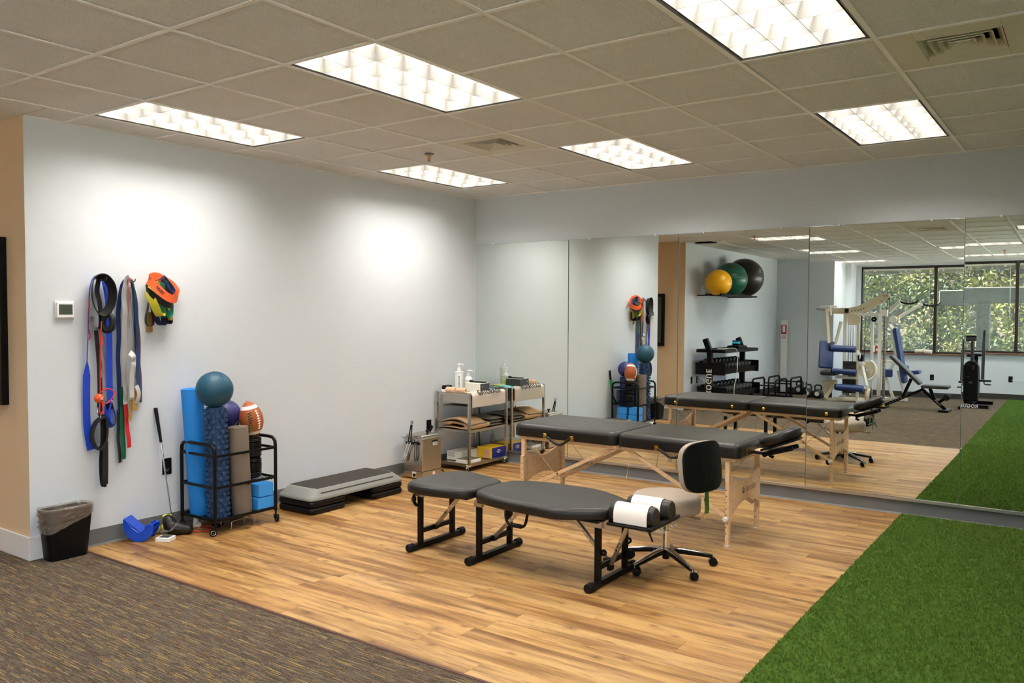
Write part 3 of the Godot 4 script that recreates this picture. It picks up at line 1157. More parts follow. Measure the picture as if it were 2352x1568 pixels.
func mirrors() -> void:
	var g := G.new()
	g.box(V(3.47, 0.113, 0.020), V(6.93, 0.010, 0.034), 0.002)
	g.box(V(3.47, 0.124, 0.0355), V(6.93, 0.014, 0.003), 0.001)
	wall("trim_1", g, M.aluminium)
	var lab := ["frameless mirror panel in the corner beside the steel trolley", "second frameless mirror panel from the corner, showing the ball cart", "frameless mirror panel showing the dumbbell rack and exercise balls", "frameless mirror panel showing the white multi gym and the window", "rightmost frameless mirror panel in view, showing the exercise bike and turf", "frameless mirror panel at the far right end of the wall"]
	for k in PANELS.size():
		var q: Array = PANELS[k]
		var xc: float = (q[0] + q[1]) / 2
		var o := thing("mirror_panel", lab[k], "mirror", V(xc, 0.118, 0.024), "frameless wall mirror panels")
		o.rotation = Vector3(-q[2], q[3], 0)
		var hgt := 2.281 - 0.118
		var gg := G.new()
		gg.box(V(0, hgt / 2, -0.003), V(q[1] - q[0], hgt, 0.005))
		glassy(o, "backing", gg, M.mirror_edge)
		gg = G.new()
		var hw: float = (q[1] - q[0]) / 2 - 0.001
		gg.quad(V(-hw, 0.0005, 0), V(hw, 0.0005, 0), V(hw, hgt - 0.001, 0), V(-hw, hgt - 0.001, 0), V(0, 0, 1))
		gg.quad(V(-hw, 0.0005, -0.0004), V(hw, 0.0005, -0.0004), V(hw, hgt - 0.001, -0.0004), V(-hw, hgt - 0.001, -0.0004), V(0, 0, -1))
		glassy(o, "glass", gg, M.mirror)
		for s in [-0.3, 0.3]:
			gg = G.new()
			gg.box(V(s * (q[1] - q[0]), hgt, 0.001), V(0.016, 0.022, 0.006), 0.002)
			glassy(o, "clip", gg, M.plastic_white)
	# plastic trim in the corner beside the first panel
	wall("trim_2", slab(V(0.0, 0.118, 0.0), V(0.010, 2.281, 0.022), 0.002), M.white_trim)

func glassy(par: Node3D, called: String, g: G, m: Material) -> void:
	var o := MeshInstance3D.new()
	o.name = called
	o.mesh = g.mesh()
	o.material_override = m
	par.add_child(o, true)

func windows() -> void:
	var edges := [1.46, 2.90, 4.335, 5.77, 7.2]
	for k in 4:
		var w := struct("window_%d" % (k + 1))
		var x0: float = edges[k]
		var x1: float = edges[k + 1]
		var g := G.new()
		for q in [[x0, x0 + 0.030], [x1 - 0.030, x1]]: g.box(V((q[0] + q[1]) / 2, 1.82, 11.955), V(q[1] - q[0], 1.83, 0.09), 0.004)
		for q in [[0.905, 0.955], [2.685, 2.735]]: g.box(V((x0 + x1) / 2, (q[0] + q[1]) / 2, 11.955), V(x1 - x0 - 0.06, q[1] - q[0], 0.09), 0.004)
		part("window_frame", g, M.bronze, w)
		g = G.new()
		g.box(V((x0 + x1) / 2, 1.82, 11.985), V(x1 - x0 - 0.05, 1.75, 0.006))
		part("pane", g, M.pane, w)
		# raised mini blind: head rail and a stack of slats
		var b := thing("window_blind", ["raised grey mini blind at the top of the window behind the multi gym", "raised grey mini blind at the top of the window behind the exercise bike", "raised grey mini blind on the third window pane from the pilaster", "raised grey mini blind on the last window pane by the right wall"][k], "blind", V((x0 + x1) / 2, 2.6, 11.935), "raised grey mini blinds")
		g = G.new()
		g.box(V((x0 + x1) / 2, 2.665, 11.932), V(x1 - x0 - 0.09, 0.035, 0.03), 0.003)
		part("head_rail", g, M.plastic_offwhite, b)
		g = G.new()
		for s in 9: g.box(V((x0 + x1) / 2, 2.640 - s * 0.0065, 11.932), V(x1 - x0 - 0.10, 0.002, 0.026))
		g.box(V((x0 + x1) / 2, 2.578, 11.932), V(x1 - x0 - 0.10, 0.010, 0.026), 0.002)
		part("slat_stack", g, M.blind_grey, b)
		g = G.new()
		g.tube(pv([V(x1 - 0.12, 2.65, 11.915), V(x1 - 0.118, 1.6, 11.915)]), 0.004, 6)
		part("tilt_wand", g, M.plastic_white, b)
	for k in 3:
		var w := struct("window_%d" % (k + 5))
		var a := 6.9 + k * 1.667
		var b := a + 1.667
		var fg := G.new()
		for q in [[a, a + 0.030], [b - 0.030, b]]: fg.box(V(7.26, 1.82, (q[0] + q[1]) / 2), V(0.09, 1.83, q[1] - q[0]), 0.004)
		for q in [[0.905, 0.955], [2.685, 2.735]]: fg.box(V(7.26, (q[0] + q[1]) / 2, (a + b) / 2), V(0.09, q[1] - q[0], b - a - 0.06), 0.004)
		part("window_frame", fg, M.bronze, w)
		fg = G.new()
		fg.box(V(7.285, 1.82, (a + b) / 2), V(0.006, 1.75, b - a - 0.05))
		part("pane", fg, M.pane, w)
	var s := G.new()
	s.box(V(4.33, 0.902, 11.875), V(5.74, 0.024, 0.10), 0.004)
	wall("trim_3", s, M.sill_wood)
	# outside: a planted bank close behind the glass
	outdoors()

func outdoors() -> void:
	var r := RandomNumberGenerator.new()
	r.seed = 21
	wall("ground_pavement", slab(V(7.35, -0.3, -12.0), V(40.0, -0.05, 34.0)), M.pavement)
	wall("ground_outside", slab(V(-6.0, -0.3, 12.1), V(7.35, -0.05, 34.0)), M.soil)
	var rows := []
	var g := G.new()
	for i in 10:
		var row := PackedVector3Array()
		for k in 16:
			row.append(V(-4.5 + k * 0.8, -0.1 + minf(3.6, pow(maxf(0.0, i - 1), 1.1) * 0.55) + r.randf() * 0.15, 14.6 + i * 0.7))
		rows.append(row)
	g.grid(rows)
	wall("ground_bank", g, M.soil)
	wall("planter_wall", slab(V(5.0, -0.06, 13.3), V(7.3, 0.95, 13.55), 0.02), M.concrete)
	wall("concrete_beam", slab(V(2.7, 1.95, 14.0), V(7.3, 2.3, 14.35), 0.02), M.concrete)
	wall("concrete_post", slab(V(3.45, -0.06, 14.0), V(3.72, 1.95, 14.3), 0.02), M.concrete)
	var labels := ["pale leafy shrub outside the window left of the multi gym", "dark leafy shrub outside the window below the multi gym arms", "olive shrub outside the window beside the mullion", "yellow green shrub outside the window behind the exercise bike"]
	var spec := [[1.1, 0.75, 13.3, 0.45, 0.8, "leaf_lime"], [2.25, 0.65, 13.2, 0.42, 0.7, "leaf_deep"], [3.25, 0.62, 13.1, 0.36, 0.6, "leaf_olive"], [4.3, 0.66, 13.1, 0.46, 0.6, "leaf_mid"]]
	for k in spec.size():
		var q: Array = spec[k]
		var o := thing("shrub", labels[k], "shrub", V(q[0], -0.05, q[2]), "shrubs outside the rear window")
		part("foliage", leaves(r, V(q[0], q[1], q[2]), V(q[3], q[4], q[3] * 0.8), 1300, 0.045), M[q[5]], o)
		var st := G.new()
		for n in 4: st.tube(pv([V(q[0] + r.randf_range(-0.1, 0.1), -0.05, q[2]), V(q[0] + r.randf_range(-0.6, 0.6) * q[3], q[1] + r.randf_range(0, 0.4) * q[4], q[2] + r.randf_range(-0.2, 0.2))]), 0.012, 6)
		part("stem", st, M.soil, o)
	# ivy over the bank: patches of several greens
	var iv := thing("ivy_bank", "thick ivy in mixed greens covering the bank outside the rear windows", "ivy", V(2.5, 0, 17))
	for q in ["leaf_lime", "leaf_mid", "leaf_deep", "leaf_olive"]:
		g = G.new()
		for n in 26:
			var x := r.randf_range(-2.5, 7.2)
			var z := r.randf_range(14.9, 18.6)
			var y := minf(3.6, pow(maxf(0.0, (z - 14.6) / 0.7 - 1.0), 1.1) * 0.55)
			var l := leaves(r, V(x, y + 0.25, z), V(0.75, 0.5, 0.5), 240, 0.07)
			var off := g.v.size()
			g.v.append_array(l.v); g.n.append_array(l.n); g.u.append_array(l.u)
			for e in l.ix: g.ix.append(e + off)
		var p := part("ivy_leaves", g, M[q], iv)
		p.set_meta("kind", "stuff")

func leaves(r: RandomNumberGenerator, c: Vector3, s: Vector3, count: int, size: float) -> G:
	var f := G.new()
	for n in count:
		var d := V(r.randfn(), r.randfn(), r.randfn()).normalized()
		var p := c + d * s * pow(r.randf(), 0.35)
		var a := V(r.randfn(), r.randfn(), r.randfn()).normalized() * size
		var b := a.cross(V(r.randfn(), r.randfn(), r.randfn())).normalized() * size * 0.5
		f.quad(p - a, p + b, p + a, p - b, a.cross(b).normalized())
	return f

func front_things() -> void:
	waste_bin()
	wall_left_things()
	ball_cart()
	floor_left_things()
	step_platform()
	heat_unit()
	trolley()
	massage_table()
	drop_table()
	stool()

func waste_bin() -> void:
	var at := V(0.095, 0, 4.385)
	var o := thing("waste_bin", "black rectangular waste bin with a clear plastic liner folded over its rim", "waste bin", at)
	var lo := rrect(0.022, 0.150, 4.265, 4.500, 0.03)
	var hi := rrect(0.018, 0.168, 4.232, 4.535, 0.04)
	var g := G.new()
	var rows := []
	var m := lo.size()
	var hi2 := resample(hi, m)
	var lo2 := resample(lo, m)
	rows = []
	for t in [0.0, 0.02, 0.5, 0.97, 1.0]:
		var row := PackedVector3Array()
		for i in m:
			var q := lo2[i].lerp(hi2[i], t)
			row.append(V(q.x, 0.318 * t, q.y))
		rows.append(row)
	# rim and inside
	for q in [[0.318, 0.004], [0.314, 0.006], [0.05, 0.016]]:
		var row := PackedVector3Array()
		for i in m:
			var b := lo2[i].lerp(hi2[i], q[0] / 0.318)
			var c := Vector2(at.x, at.z)
			b += (c - b).normalized() * q[1]
			row.append(V(b.x, q[0], b.y))
		rows.append(row)
	g.grid(rows, true, false, true)
	g.fan(rows[0], Vector3.DOWN)
	g.fan(rows[rows.size() - 1], Vector3.UP)
	part("body", g, M.black_plastic, o)
	# liner: wrinkled film, in over the rim and down the outside, lower at the far left than at the right
	var r := RandomNumberGenerator.new()
	r.seed = 4
	var fn := FastNoiseLite.new()
	fn.frequency = 3.0
	g = G.new()
	rows = []
	var hi3 := resample(hi, 96)
	var lo3 := resample(lo, 96)
	for k in 17:
		var row := PackedVector3Array()
		for i in 96:
			var z := hi3[i].y
			var drop := lerpf(0.060, 0.150, clampf((z - 4.25) / 0.26, 0, 1))
			var y: float
			var off: float
			if k < 4: y = 0.326 - (3 - k) * 0.05; off = -0.012 - (3 - k) * 0.002
			elif k == 4: y = 0.331; off = -0.002
			elif k == 5: y = 0.328; off = 0.006
			else: y = 0.326 - drop * (k - 5) / 11.0; off = 0.007
			var b := lo3[i].lerp(hi3[i], minf(y / 0.318, 1.0))
			var c := Vector2(at.x, at.z)
			var w := fn.get_noise_3d(i * 0.035 + k * 0.06, k * 0.42, z * 3.0) * 0.013 + sin(k * 2.1 + z * 26.0) * 0.0025
			b += (b - c).normalized() * (off + w)
			b.x = maxf(b.x, 0.003)
			row.append(V(b.x, y + fn.get_noise_2d(i * 0.2, 7.0 + k) * 0.004, b.y))
		rows.append(row)
	g.grid(rows, true, false, true)
	part("liner", g, M.bag_film, o)

func resample(poly: PackedVector2Array, m: int) -> PackedVector2Array:
	var L := 0.0
	var n := poly.size()
	for i in n: L += poly[i].distance_to(poly[(i + 1) % n])
	var o := PackedVector2Array()
	var i := 0
	var at := 0.0
	for k in m:
		var want := L * k / m
		while at + poly[i].distance_to(poly[(i + 1) % n]) < want:
			at += poly[i].distance_to(poly[(i + 1) % n])
			i = (i + 1) % n
		o.append(poly[i].lerp(poly[(i + 1) % n], (want - at) / maxf(1e-6, poly[i].distance_to(poly[(i + 1) % n]))))
	return o

# a strap lying in planes parallel to the left wall; points are [x, z, y]; its width runs along the wall or out from it
func strap(pts: Array, half: float, th := 0.002, across := 0.0, sub := 5, closed := false, ripple := 0.0) -> G:
	var g := G.new()
	var a := []
	for q in pts: a.append(V(q[0], q[2], q[1]))
	var c := curve(a, sub, closed)
	var ws := []
	for i in c.size():
		if ripple > 0.0: c[i] += V(sin(i * 0.9) * ripple, 0, sin(i * 0.63 + 1.0) * ripple)
		var t := c[mini(i + 1, c.size() - 1)] - c[maxi(i - 1, 0)]
		if closed: t = c[(i + 1) % c.size()] - c[(i - 1 + c.size()) % c.size()]
		var out := Vector3.RIGHT
		var side := t.cross(out).normalized()
		var w := (side * cos(across) + out * sin(across)).normalized()
		ws.append(w * half)
	g.band(c, ws, th, closed)
	return g

func hook(z: float, y: float, label: String) -> void:
	var o := thing("wall_hook", label, "hook", V(0, y, z), "wall hooks of the exercise bands")
	var g := G.new()
	g.box(V(0.002, y, z), V(0.004, 0.05, 0.02), 0.001)
	part("plate", g, M.steel_dark, o)
	g = G.new()
	g.tube(curve([V(0.003, y - 0.004, z), V(0.05, y - 0.006, z), V(0.10, y - 0.004, z), V(0.112, y + 0.012, z)]), 0.004, 8)
	part("peg", g, M.steel_dark, o)

func wall_left_things() -> void:
	# thermostat
	var o := thing("thermostat", "white thermostat with a grey screen on the left wall", "thermostat", V(0, 1.573, 4.327))
	var g := G.new()
	g.box(V(0.004, 1.573, 4.327), V(0.008, 0.118, 0.126), 0.003)
	part("wall_plate", g, M.plastic_white, o)
	g = G.new()
	g.box(V(0.016, 1.573, 4.327), V(0.018, 0.104, 0.114), 0.007)
	part("body", g, M.plastic_white, o)
	g = G.new()
	g.box(V(0.0252, 1.576, 4.327), V(0.002, 0.066, 0.086), 0.001)
	part("screen", g, M.screen_grey, o)
	# outlets
	outlet(V(0, 0.454, 3.622), V(1, 0, 0), "black wall outlet behind the golf club shaft")
	outlet(V(0, 0.430, 0.767), V(1, 0, 0), "black wall outlet with a plug above the steel heat unit", true)
	hook(4.105, 1.775, "wall hook under the blue strap and black harness, nearest the thermostat")
	hook(3.905, 1.772, "wall hook under the long grey and green resistance bands")
	hook(3.690, 1.795, "wall hook under the orange loop band")
	# --- hook one
	var wb := "straps and cords on the first hook"
	g = strap([[0.012, 4.173, 0.648], [0.016, 4.197, 0.80], [0.020, 4.201, 1.0], [0.026, 4.200, 1.15]], 0.024)
	var c := curve([V(0.026, 1.15, 4.200), V(0.03, 1.30, 4.196), V(0.034, 1.40, 4.192)], 5)
	g.band(c, [V(0, 0, 0.022), V(0, 0, 0.018), V(0.004, 0, 0.014), V(0.010, 0, 0.008)], 0.002)
	g.band(curve([V(0.034, 1.40, 4.192), V(0.04, 1.56, 4.188), V(0.045, 1.70, 4.182), V(0.05, 1.775, 4.165), V(0.05, 1.802, 4.135), V(0.05, 1.798, 4.10)], 5), [V(0.012, 0, 0.006), V(0.014, 0, 0.004)], 0.002)
	solo("stretch_strap", g, M.web_blue, V(0.03, 1.8, 4.13), "wide royal blue webbing strap hanging to the lowest left of the first hook", "strap", wb)
	o = thing("buckle_strap", "royal blue webbing strap with a black buckle, right of the red cord", "strap", V(0.03, 1.78, 4.07), wb)
	g = strap([[0.03, 4.075, 1.775], [0.03, 4.052, 1.64], [0.028, 4.046, 1.37], [0.026, 4.047, 1.10], [0.03, 4.046, 0.968]], 0.021)
	part("webbing", g, M.web_blue, o)
	g = strap([[0.030, 4.050, 0.965], [0.018, 4.012, 0.88], [0.018, 4.006, 0.815], [0.03, 4.040, 0.794], [0.045, 4.072, 0.82], [0.045, 4.074, 0.90], [0.034, 4.060, 0.96]], 0.021, 0.002, 0.9)
	part("webbing_loop", g, M.web_blue, o)
	g = G.new()
	g.box(V(0.042, 0.930, 4.058), V(0.012, 0.048, 0.046), 0.003, Basis(V(1, 0, 0), 0.2))
	part("buckle", g, M.black_plastic, o)
	o = thing("ankle_harness", "black padded harness loops hanging from the first hook", "harness", V(0.06, 1.79, 4.11), wb)
	g = G.new()
	c = curve([V(0.07, 1.798, 4.125), V(0.07, 1.775, 4.165), V(0.07, 1.70, 4.180), V(0.07, 1.62, 4.172), V(0.07, 1.56, 4.145), V(0.07, 1.548, 4.105), V(0.07, 1.60, 4.06), V(0.07, 1.665, 4.043), V(0.07, 1.735, 4.050), V(0.07, 1.785, 4.085)], 5, true)
	var w := []
	for i in c.size():
		var t := c[(i + 1) % c.size()] - c[(i - 1 + c.size()) % c.size()]
		w.append(V(0.030, 0, 0) + t.cross(Vector3.RIGHT).normalized() * 0.014)
	g.band(c, w, 0.006, true)
	part("padded_loop", g, M.web_black, o)
	g = G.new()
	g.band(curve([V(0.05, 1.79, 4.12), V(0.05, 1.70, 4.135), V(0.05, 1.62, 4.120), V(0.05, 1.50, 4.112), V(0.05, 1.45, 4.118)], 5), [V(0.012, 0, 0.02)], 0.004)
	part("inner_webbing", g, M.web_black, o)
	g = G.new()
	g.tube(curve([V(0.075, 1.545, 4.072), V(0.098, 1.51, 4.06), V(0.09, 1.45, 4.066), V(0.06, 1.44, 4.09), V(0.045, 1.49, 4.10), V(0.055, 1.535, 4.088)], 5, true), 0.020, 8, true)
	part("handle_cuff", g, M.web_black, o)
	o = thing("ankle_cuff", "black padded cuff hanging low on the black webbing below the orange ball", "cuff", V(0.05, 0.86, 4.14), wb)
	g = G.new()
	c = curve([V(0.06, 0.862, 4.105), V(0.06, 0.83, 4.165), V(0.06, 0.75, 4.190), V(0.06, 0.675, 4.170), V(0.06, 0.655, 4.138), V(0.06, 0.70, 4.105), V(0.06, 0.78, 4.093)], 5, true)
	w = []
	for i in c.size(): w.append(V(0.028, 0, 0.006))
	g.band(c, w, 0.014, true)
	part("padded_loop", g, M.web_black, o)
	g = strap([[0.05, 4.108, 0.88], [0.055, 4.112, 0.72], [0.03, 4.110, 0.56], [0.03, 4.106, 0.43], [0.045, 4.104, 0.408], [0.062, 4.106, 0.43], [0.058, 4.100, 0.58], [0.05, 4.095, 0.70]], 0.019)
	part("webbing_tail", g, M.web_black, o)
	g = G.new()
	g.tube(curve([V(0.07, 0.93, 4.15), V(0.075, 0.89, 4.155), V(0.07, 0.86, 4.14), V(0.066, 0.89, 4.13)], 4, true), 0.003, 6, true)
	part("carabiner", g, M.chrome, o)
	g = strap([[0.035, 4.136, 1.44], [0.035, 4.126, 1.30], [0.03, 4.118, 1.20], [0.035, 4.118, 1.05], [0.03, 4.120, 0.94], [0.04, 4.115, 0.86]], 0.016, 0.003)
	solo("hanging_strap", g, M.web_black, V(0.035, 1.44, 4.13), "narrow black strap hanging behind the red cord", "strap", wb)
	g = strap([[0.03, 4.160, 1.53], [0.05, 4.178, 1.49], [0.05, 4.150, 1.45], [0.04, 4.120, 1.44], [0.035, 4.105, 1.30], [0.04, 4.098, 1.20], [0.03, 4.112, 1.10]], 0.009, 0.002)
	solo("hanging_strap", g, M.web_grey, V(0.03, 1.53, 4.15), "thin twisted grey strap hanging beside the red cord", "strap", wb)
	o = thing("bungee_cord", "red bungee cord threaded through a small orange ball", "cord", V(0.06, 1.49, 4.13), wb)
	g = G.new()
	g.tube(curve([V(0.085, 1.50, 4.128), V(0.08, 1.37, 4.134), V(0.075, 1.20, 4.136), V(0.075, 1.02, 4.138)]), 0.0042, 8)
	part("cord", g, M.cord_red, o)
	g = G.new()
	g.tube(curve([V(0.078, 1.40, 4.130), V(0.08, 1.385, 4.118), V(0.08, 1.36, 4.116), V(0.08, 1.345, 4.128), V(0.078, 1.36, 4.136)], 5, true), 0.0036, 8, true)
	part("cord_knot", g, M.cord_red, o)
	g = G.new()
	g.tube(curve([V(0.075, 1.03, 4.135), V(0.08, 1.052, 4.10), V(0.08, 1.040, 4.06), V(0.08, 1.012, 4.045), V(0.08, 0.975, 4.07), V(0.08, 0.955, 4.10), V(0.078, 0.965, 4.13)], 6), 0.004, 8)
	part("cord_loop", g, M.cord_red, o)
	g = G.new()
	g.tube(curve([V(0.078, 0.97, 4.142), V(0.085, 0.91, 4.15), V(0.085, 0.888, 4.138), V(0.08, 0.92, 4.122), V(0.078, 0.965, 4.13)], 5), 0.004, 8)
	part("cord_end", g, M.cord_red, o)
	g = G.new()
	g.ball(V(0.078, 0.993, 4.148), V(0.031, 0.031, 0.031), 20, 12)
	var bl := part("ball", g, M.orange_gloss, o)
	g = G.new()
	g.bar(V(0.1085, 1.002, 4.137), V(0.1085, 0.984, 4.155), 0.006, 0.002)
	g.bar(V(0.1085, 1.002, 4.155), V(0.1085, 0.984, 4.137), 0.006, 0.002)
	part("cross_mark", g, M.white_paint, bl)
	g = strap([[0.045, 4.186, 1.66], [0.04, 4.192, 1.55], [0.04, 4.195, 1.44], [0.04, 4.196, 1.39], [0.044, 4.186, 1.385], [0.046, 4.186, 1.43], [0.042, 4.193, 1.45]], 0.004, 0.003, 1.2)
	solo("hanging_strap", g, M.cord_red, V(0.045, 1.66, 4.19), "thin red loop strap along the left edge of the blue strap", "strap", wb)
	# --- hook two: flat resistance bands
	var rb := "flat resistance bands on the middle hook"
	var list := [
		["band_navy", 0.020, 0.022, 0.0022, [[0.03, 3.925, 1.775], [0.03, 3.958, 1.72], [0.028, 3.978, 1.557], [0.03, 3.985, 1.32], [0.028, 3.985, 1.13], [0.03, 3.980, 0.885]], "long navy resistance band at the left of the middle hook"],
		["band_grey", 0.023, 0.06, 0.0025, [[0.05, 3.910, 1.795], [0.065, 3.945, 1.770], [0.070, 3.962, 1.66], [0.072, 3.963, 1.51], [0.070, 3.966, 1.37], [0.076, 3.970, 1.18], [0.070, 3.964, 1.03], [0.074, 3.960, 0.938]], "wide pale grey resistance band in front on the middle hook"],
		["band_gold", 0.010, 0.05, 0.003, [[0.05, 3.905, 1.795], [0.055, 3.905, 1.70], [0.055, 3.902, 1.52], [0.05, 3.899, 1.267], [0.05, 3.895, 1.15]], "thin golden resistance band in the middle of the middle hook"],
		["band_dark", 0.012, 0.04, 0.003, [[0.045, 3.897, 1.793], [0.05, 3.889, 1.70], [0.05, 3.886, 1.50], [0.048, 3.884, 1.28], [0.05, 3.88, 1.1]], "dark olive resistance band beside the golden one on the middle hook"],
		["band_red", 0.012, 0.03, 0.002, [[0.07, 3.930, 1.79], [0.06, 3.925, 1.72], [0.055, 3.922, 1.60], [0.05, 3.918, 1.45]], "short red band edge behind the pale grey band"],
		["band_green", 0.012, 0.035, 0.002, [[0.04, 3.890, 1.788], [0.04, 3.872, 1.70], [0.035, 3.866, 1.557], [0.03, 3.860, 1.362], [0.03, 3.858, 1.098]], "narrow green resistance band right of the golden one"],
		["band_navy", 0.016, 0.03, 0.002, [[0.028, 3.885, 1.78], [0.026, 3.862, 1.65], [0.025, 3.854, 1.362], [0.028, 3.848, 1.166], [0.03, 3.842, 1.02]], "navy resistance band near the right edge of the middle hook"],
		["band_purple", 0.014, 0.02, 0.0025, [[0.02, 3.88, 1.775], [0.018, 3.852, 1.66], [0.018, 3.838, 1.508], [0.02, 3.832, 1.263], [0.018, 3.826, 1.105], [0.024, 3.828, 0.935]], "dull purple wavy resistance band at the far right of the middle hook"],
		["band_green", 0.021, 0.04, 0.002, [[0.034, 3.966, 1.05], [0.034, 3.968, 0.93], [0.036, 3.966, 0.74], [0.036, 3.964, 0.559]], "wide green resistance band hanging lowest beside the grey end"],
		["band_dark", 0.014, 0.03, 0.0018, [[0.022, 3.986, 0.90], [0.022, 3.990, 0.788], [0.022, 3.989, 0.69], [0.024, 3.982, 0.536]], "crinkled grey band end hanging lowest on the wall"],
		["band_red", 0.018, 0.05, 0.002, [[0.044, 3.950, 0.99], [0.045, 3.947, 0.90], [0.045, 3.938, 0.78], [0.05, 3.930, 0.635]], "red resistance band end poking out right of the green one"],
		["band_gold", 0.024, 0.03, 0.002, [[0.04, 3.885, 1.02], [0.045, 3.880, 0.95], [0.05, 3.885, 0.885]], "wide golden band end folded over below the silver ends"],
		["band_gold", 0.016, 0.05, 0.002, [[0.04, 3.905, 0.96], [0.05, 3.918, 0.90], [0.055, 3.922, 0.82]], "small pointed golden band end beside the wide golden one"],
		["band_silver", 0.022, 0.06, 0.0015, [[0.07, 3.928, 1.285], [0.092, 3.916, 1.262], [0.080, 3.905, 1.225], [0.085, 3.916, 1.18], [0.078, 3.922, 1.08], [0.080, 3.922, 0.979]], "shiny silver band end knotted in the middle of the bands"],
		["band_silver", 0.018, 0.05, 0.001, [[0.045, 3.868, 1.055], [0.055, 3.858, 1.0], [0.05, 3.872, 0.930]], "twisted silver band end at the lower right of the bands"],
	]
	for q in list:
		var gg := strap(q[4], q[1], 0.0016, 0.35 if q[1] > 0.013 else 1.0, 6, false, q[3])
		var f: Array = q[4][0]
		solo("resistance_band", gg, M[q[0]], V(f[0], f[2], f[1]), q[5], "resistance band", rb)
	# --- hook three: loop bands
	var lb := "loop bands on the right hook"
	loop("loop_orange", [[0.075, 3.786, 1.780], [0.115, 3.762, 1.738], [0.135, 3.716, 1.687], [0.13, 3.660, 1.657], [0.105, 3.605, 1.652], [0.07, 3.562, 1.675], [0.035, 3.552, 1.708], [0.03, 3.585, 1.752], [0.03, 3.635, 1.782], [0.035, 3.680, 1.803], [0.045, 3.722, 1.810], [0.058, 3.762, 1.802]], 0.028, V(0.1, 1.0, -0.2), "bright orange loop band with black lettering, topmost on the right hook", lb, "TRIBE", V(0.1325, 1.711, 3.738))
	loop("loop_black", [[0.05, 3.79, 1.73], [0.10, 3.800, 1.705], [0.12, 3.755, 1.655], [0.12, 3.700, 1.620], [0.11, 3.640, 1.608], [0.075, 3.605, 1.625], [0.04, 3.62, 1.68], [0.04, 3.70, 1.76]], 0.021, V(0.25, 1.0, 0.3), "black loop band just below the orange one", lb)
	loop("loop_yellow", [[0.07, 3.782, 1.70], [0.10, 3.772, 1.63], [0.105, 3.745, 1.565], [0.095, 3.722, 1.538], [0.08, 3.700, 1.535], [0.06, 3.695, 1.57], [0.055, 3.70, 1.65], [0.055, 3.73, 1.77]], 0.030, V(1.0, 0.1, -0.55), "yellow loop band drooping below the black one", lb)
	loop("loop_green", [[0.075, 3.690, 1.76], [0.08, 3.692, 1.62], [0.082, 3.684, 1.545], [0.08, 3.658, 1.522], [0.078, 3.634, 1.545], [0.07, 3.630, 1.62], [0.06, 3.655, 1.76]], 0.026, V(1.0, 0.1, -0.6), "dark green loop band behind the yellow one", lb)
	loop("loop_violet", [[0.08, 3.690, 1.80], [0.095, 3.670, 1.74], [0.09, 3.640, 1.70], [0.08, 3.60, 1.695], [0.06, 3.60, 1.73], [0.05, 3.65, 1.79]], 0.022, V(0.9, 0.5, 0.0), "violet loop band inside the orange one", lb)
	loop("loop_gold", [[0.05, 3.650, 1.70], [0.055, 3.640, 1.60], [0.052, 3.632, 1.515], [0.045, 3.618, 1.505], [0.04, 3.612, 1.53], [0.04, 3.62, 1.66]], 0.024, V(1.0, 0.0, -0.4), "golden loop band behind the green one", lb)
	loop("loop_brown", [[0.05, 3.765, 1.66], [0.055, 3.785, 1.58], [0.06, 3.803, 1.52], [0.055, 3.795, 1.478], [0.05, 3.765, 1.463], [0.04, 3.735, 1.49], [0.035, 3.745, 1.60]], 0.020, V(1.0, 0.0, 0.2), "dark brown loop band hanging lowest left on the right hook", lb)
	loop("loop_navy", [[0.045, 3.715, 1.60], [0.05, 3.716, 1.52], [0.05, 3.695, 1.478], [0.045, 3.665, 1.470], [0.04, 3.655, 1.50], [0.038, 3.675, 1.62]], 0.022, V(1.0, 0.0, -0.5), "navy loop band curled below the yellow one", lb)
	loop("loop_black", [[0.045, 3.650, 1.60], [0.05, 3.652, 1.515], [0.048, 3.640, 1.482], [0.044, 3.615, 1.480], [0.04, 3.606, 1.51], [0.036, 3.62, 1.62]], 0.020, V(1.0, 0.0, -0.5), "small black loop band curled at the lower right", lb)
	g = strap([[0.012, 3.752, 1.56], [0.012, 3.750, 1.48], [0.014, 3.748, 1.421]], 0.024)
	solo("resistance_band", g, M.loop_tan, V(0.012, 1.56, 3.75), "tan band end hanging below the loop bands", "resistance band", lb)
	# picture at the left edge on the hall wall
	picture(V(-0.247, 1.50, 4.556), 1, "black framed picture on the beige hall wall at the left edge")
	picture(V(-0.43, 1.48, 5.75), -1, "black framed picture across the hall, seen in the mirror")

func loop(mk: String, pts: Array, half: float, wdir: Vector3, label: String, group: String, words := "", wat := Vector3.ZERO) -> void:
	var a := []
	for q in pts: a.append(V(q[0], q[2], q[1]))
	var c := curve(a, 6, true)
	var ws := []
	for i in c.size():
		var t := (c[(i + 1) % c.size()] - c[(i - 1 + c.size()) % c.size()]).normalized()
		ws.append((wdir - t * wdir.dot(t)).normalized() * half)
	var g := G.new()
	g.band(c, ws, 0.0022, true)
	if words == "":
		solo("loop_band", g, M[mk], a[0], label, "loop band", group)
		return
	var o := thing("loop_band", label, "loop band", a[0], group)
	part("band", g, M[mk], o)
	var bx := V(0.30, -0.73, -0.64).normalized()
	var by := V(0.20, 0.66, -0.72)
	by = (by - bx * by.dot(bx)).normalized()
	text(words, 0.026, M.black_print, o, Transform3D(Basis(bx, by, bx.cross(by)), wat), 0.0006, "Droid Sans", true)

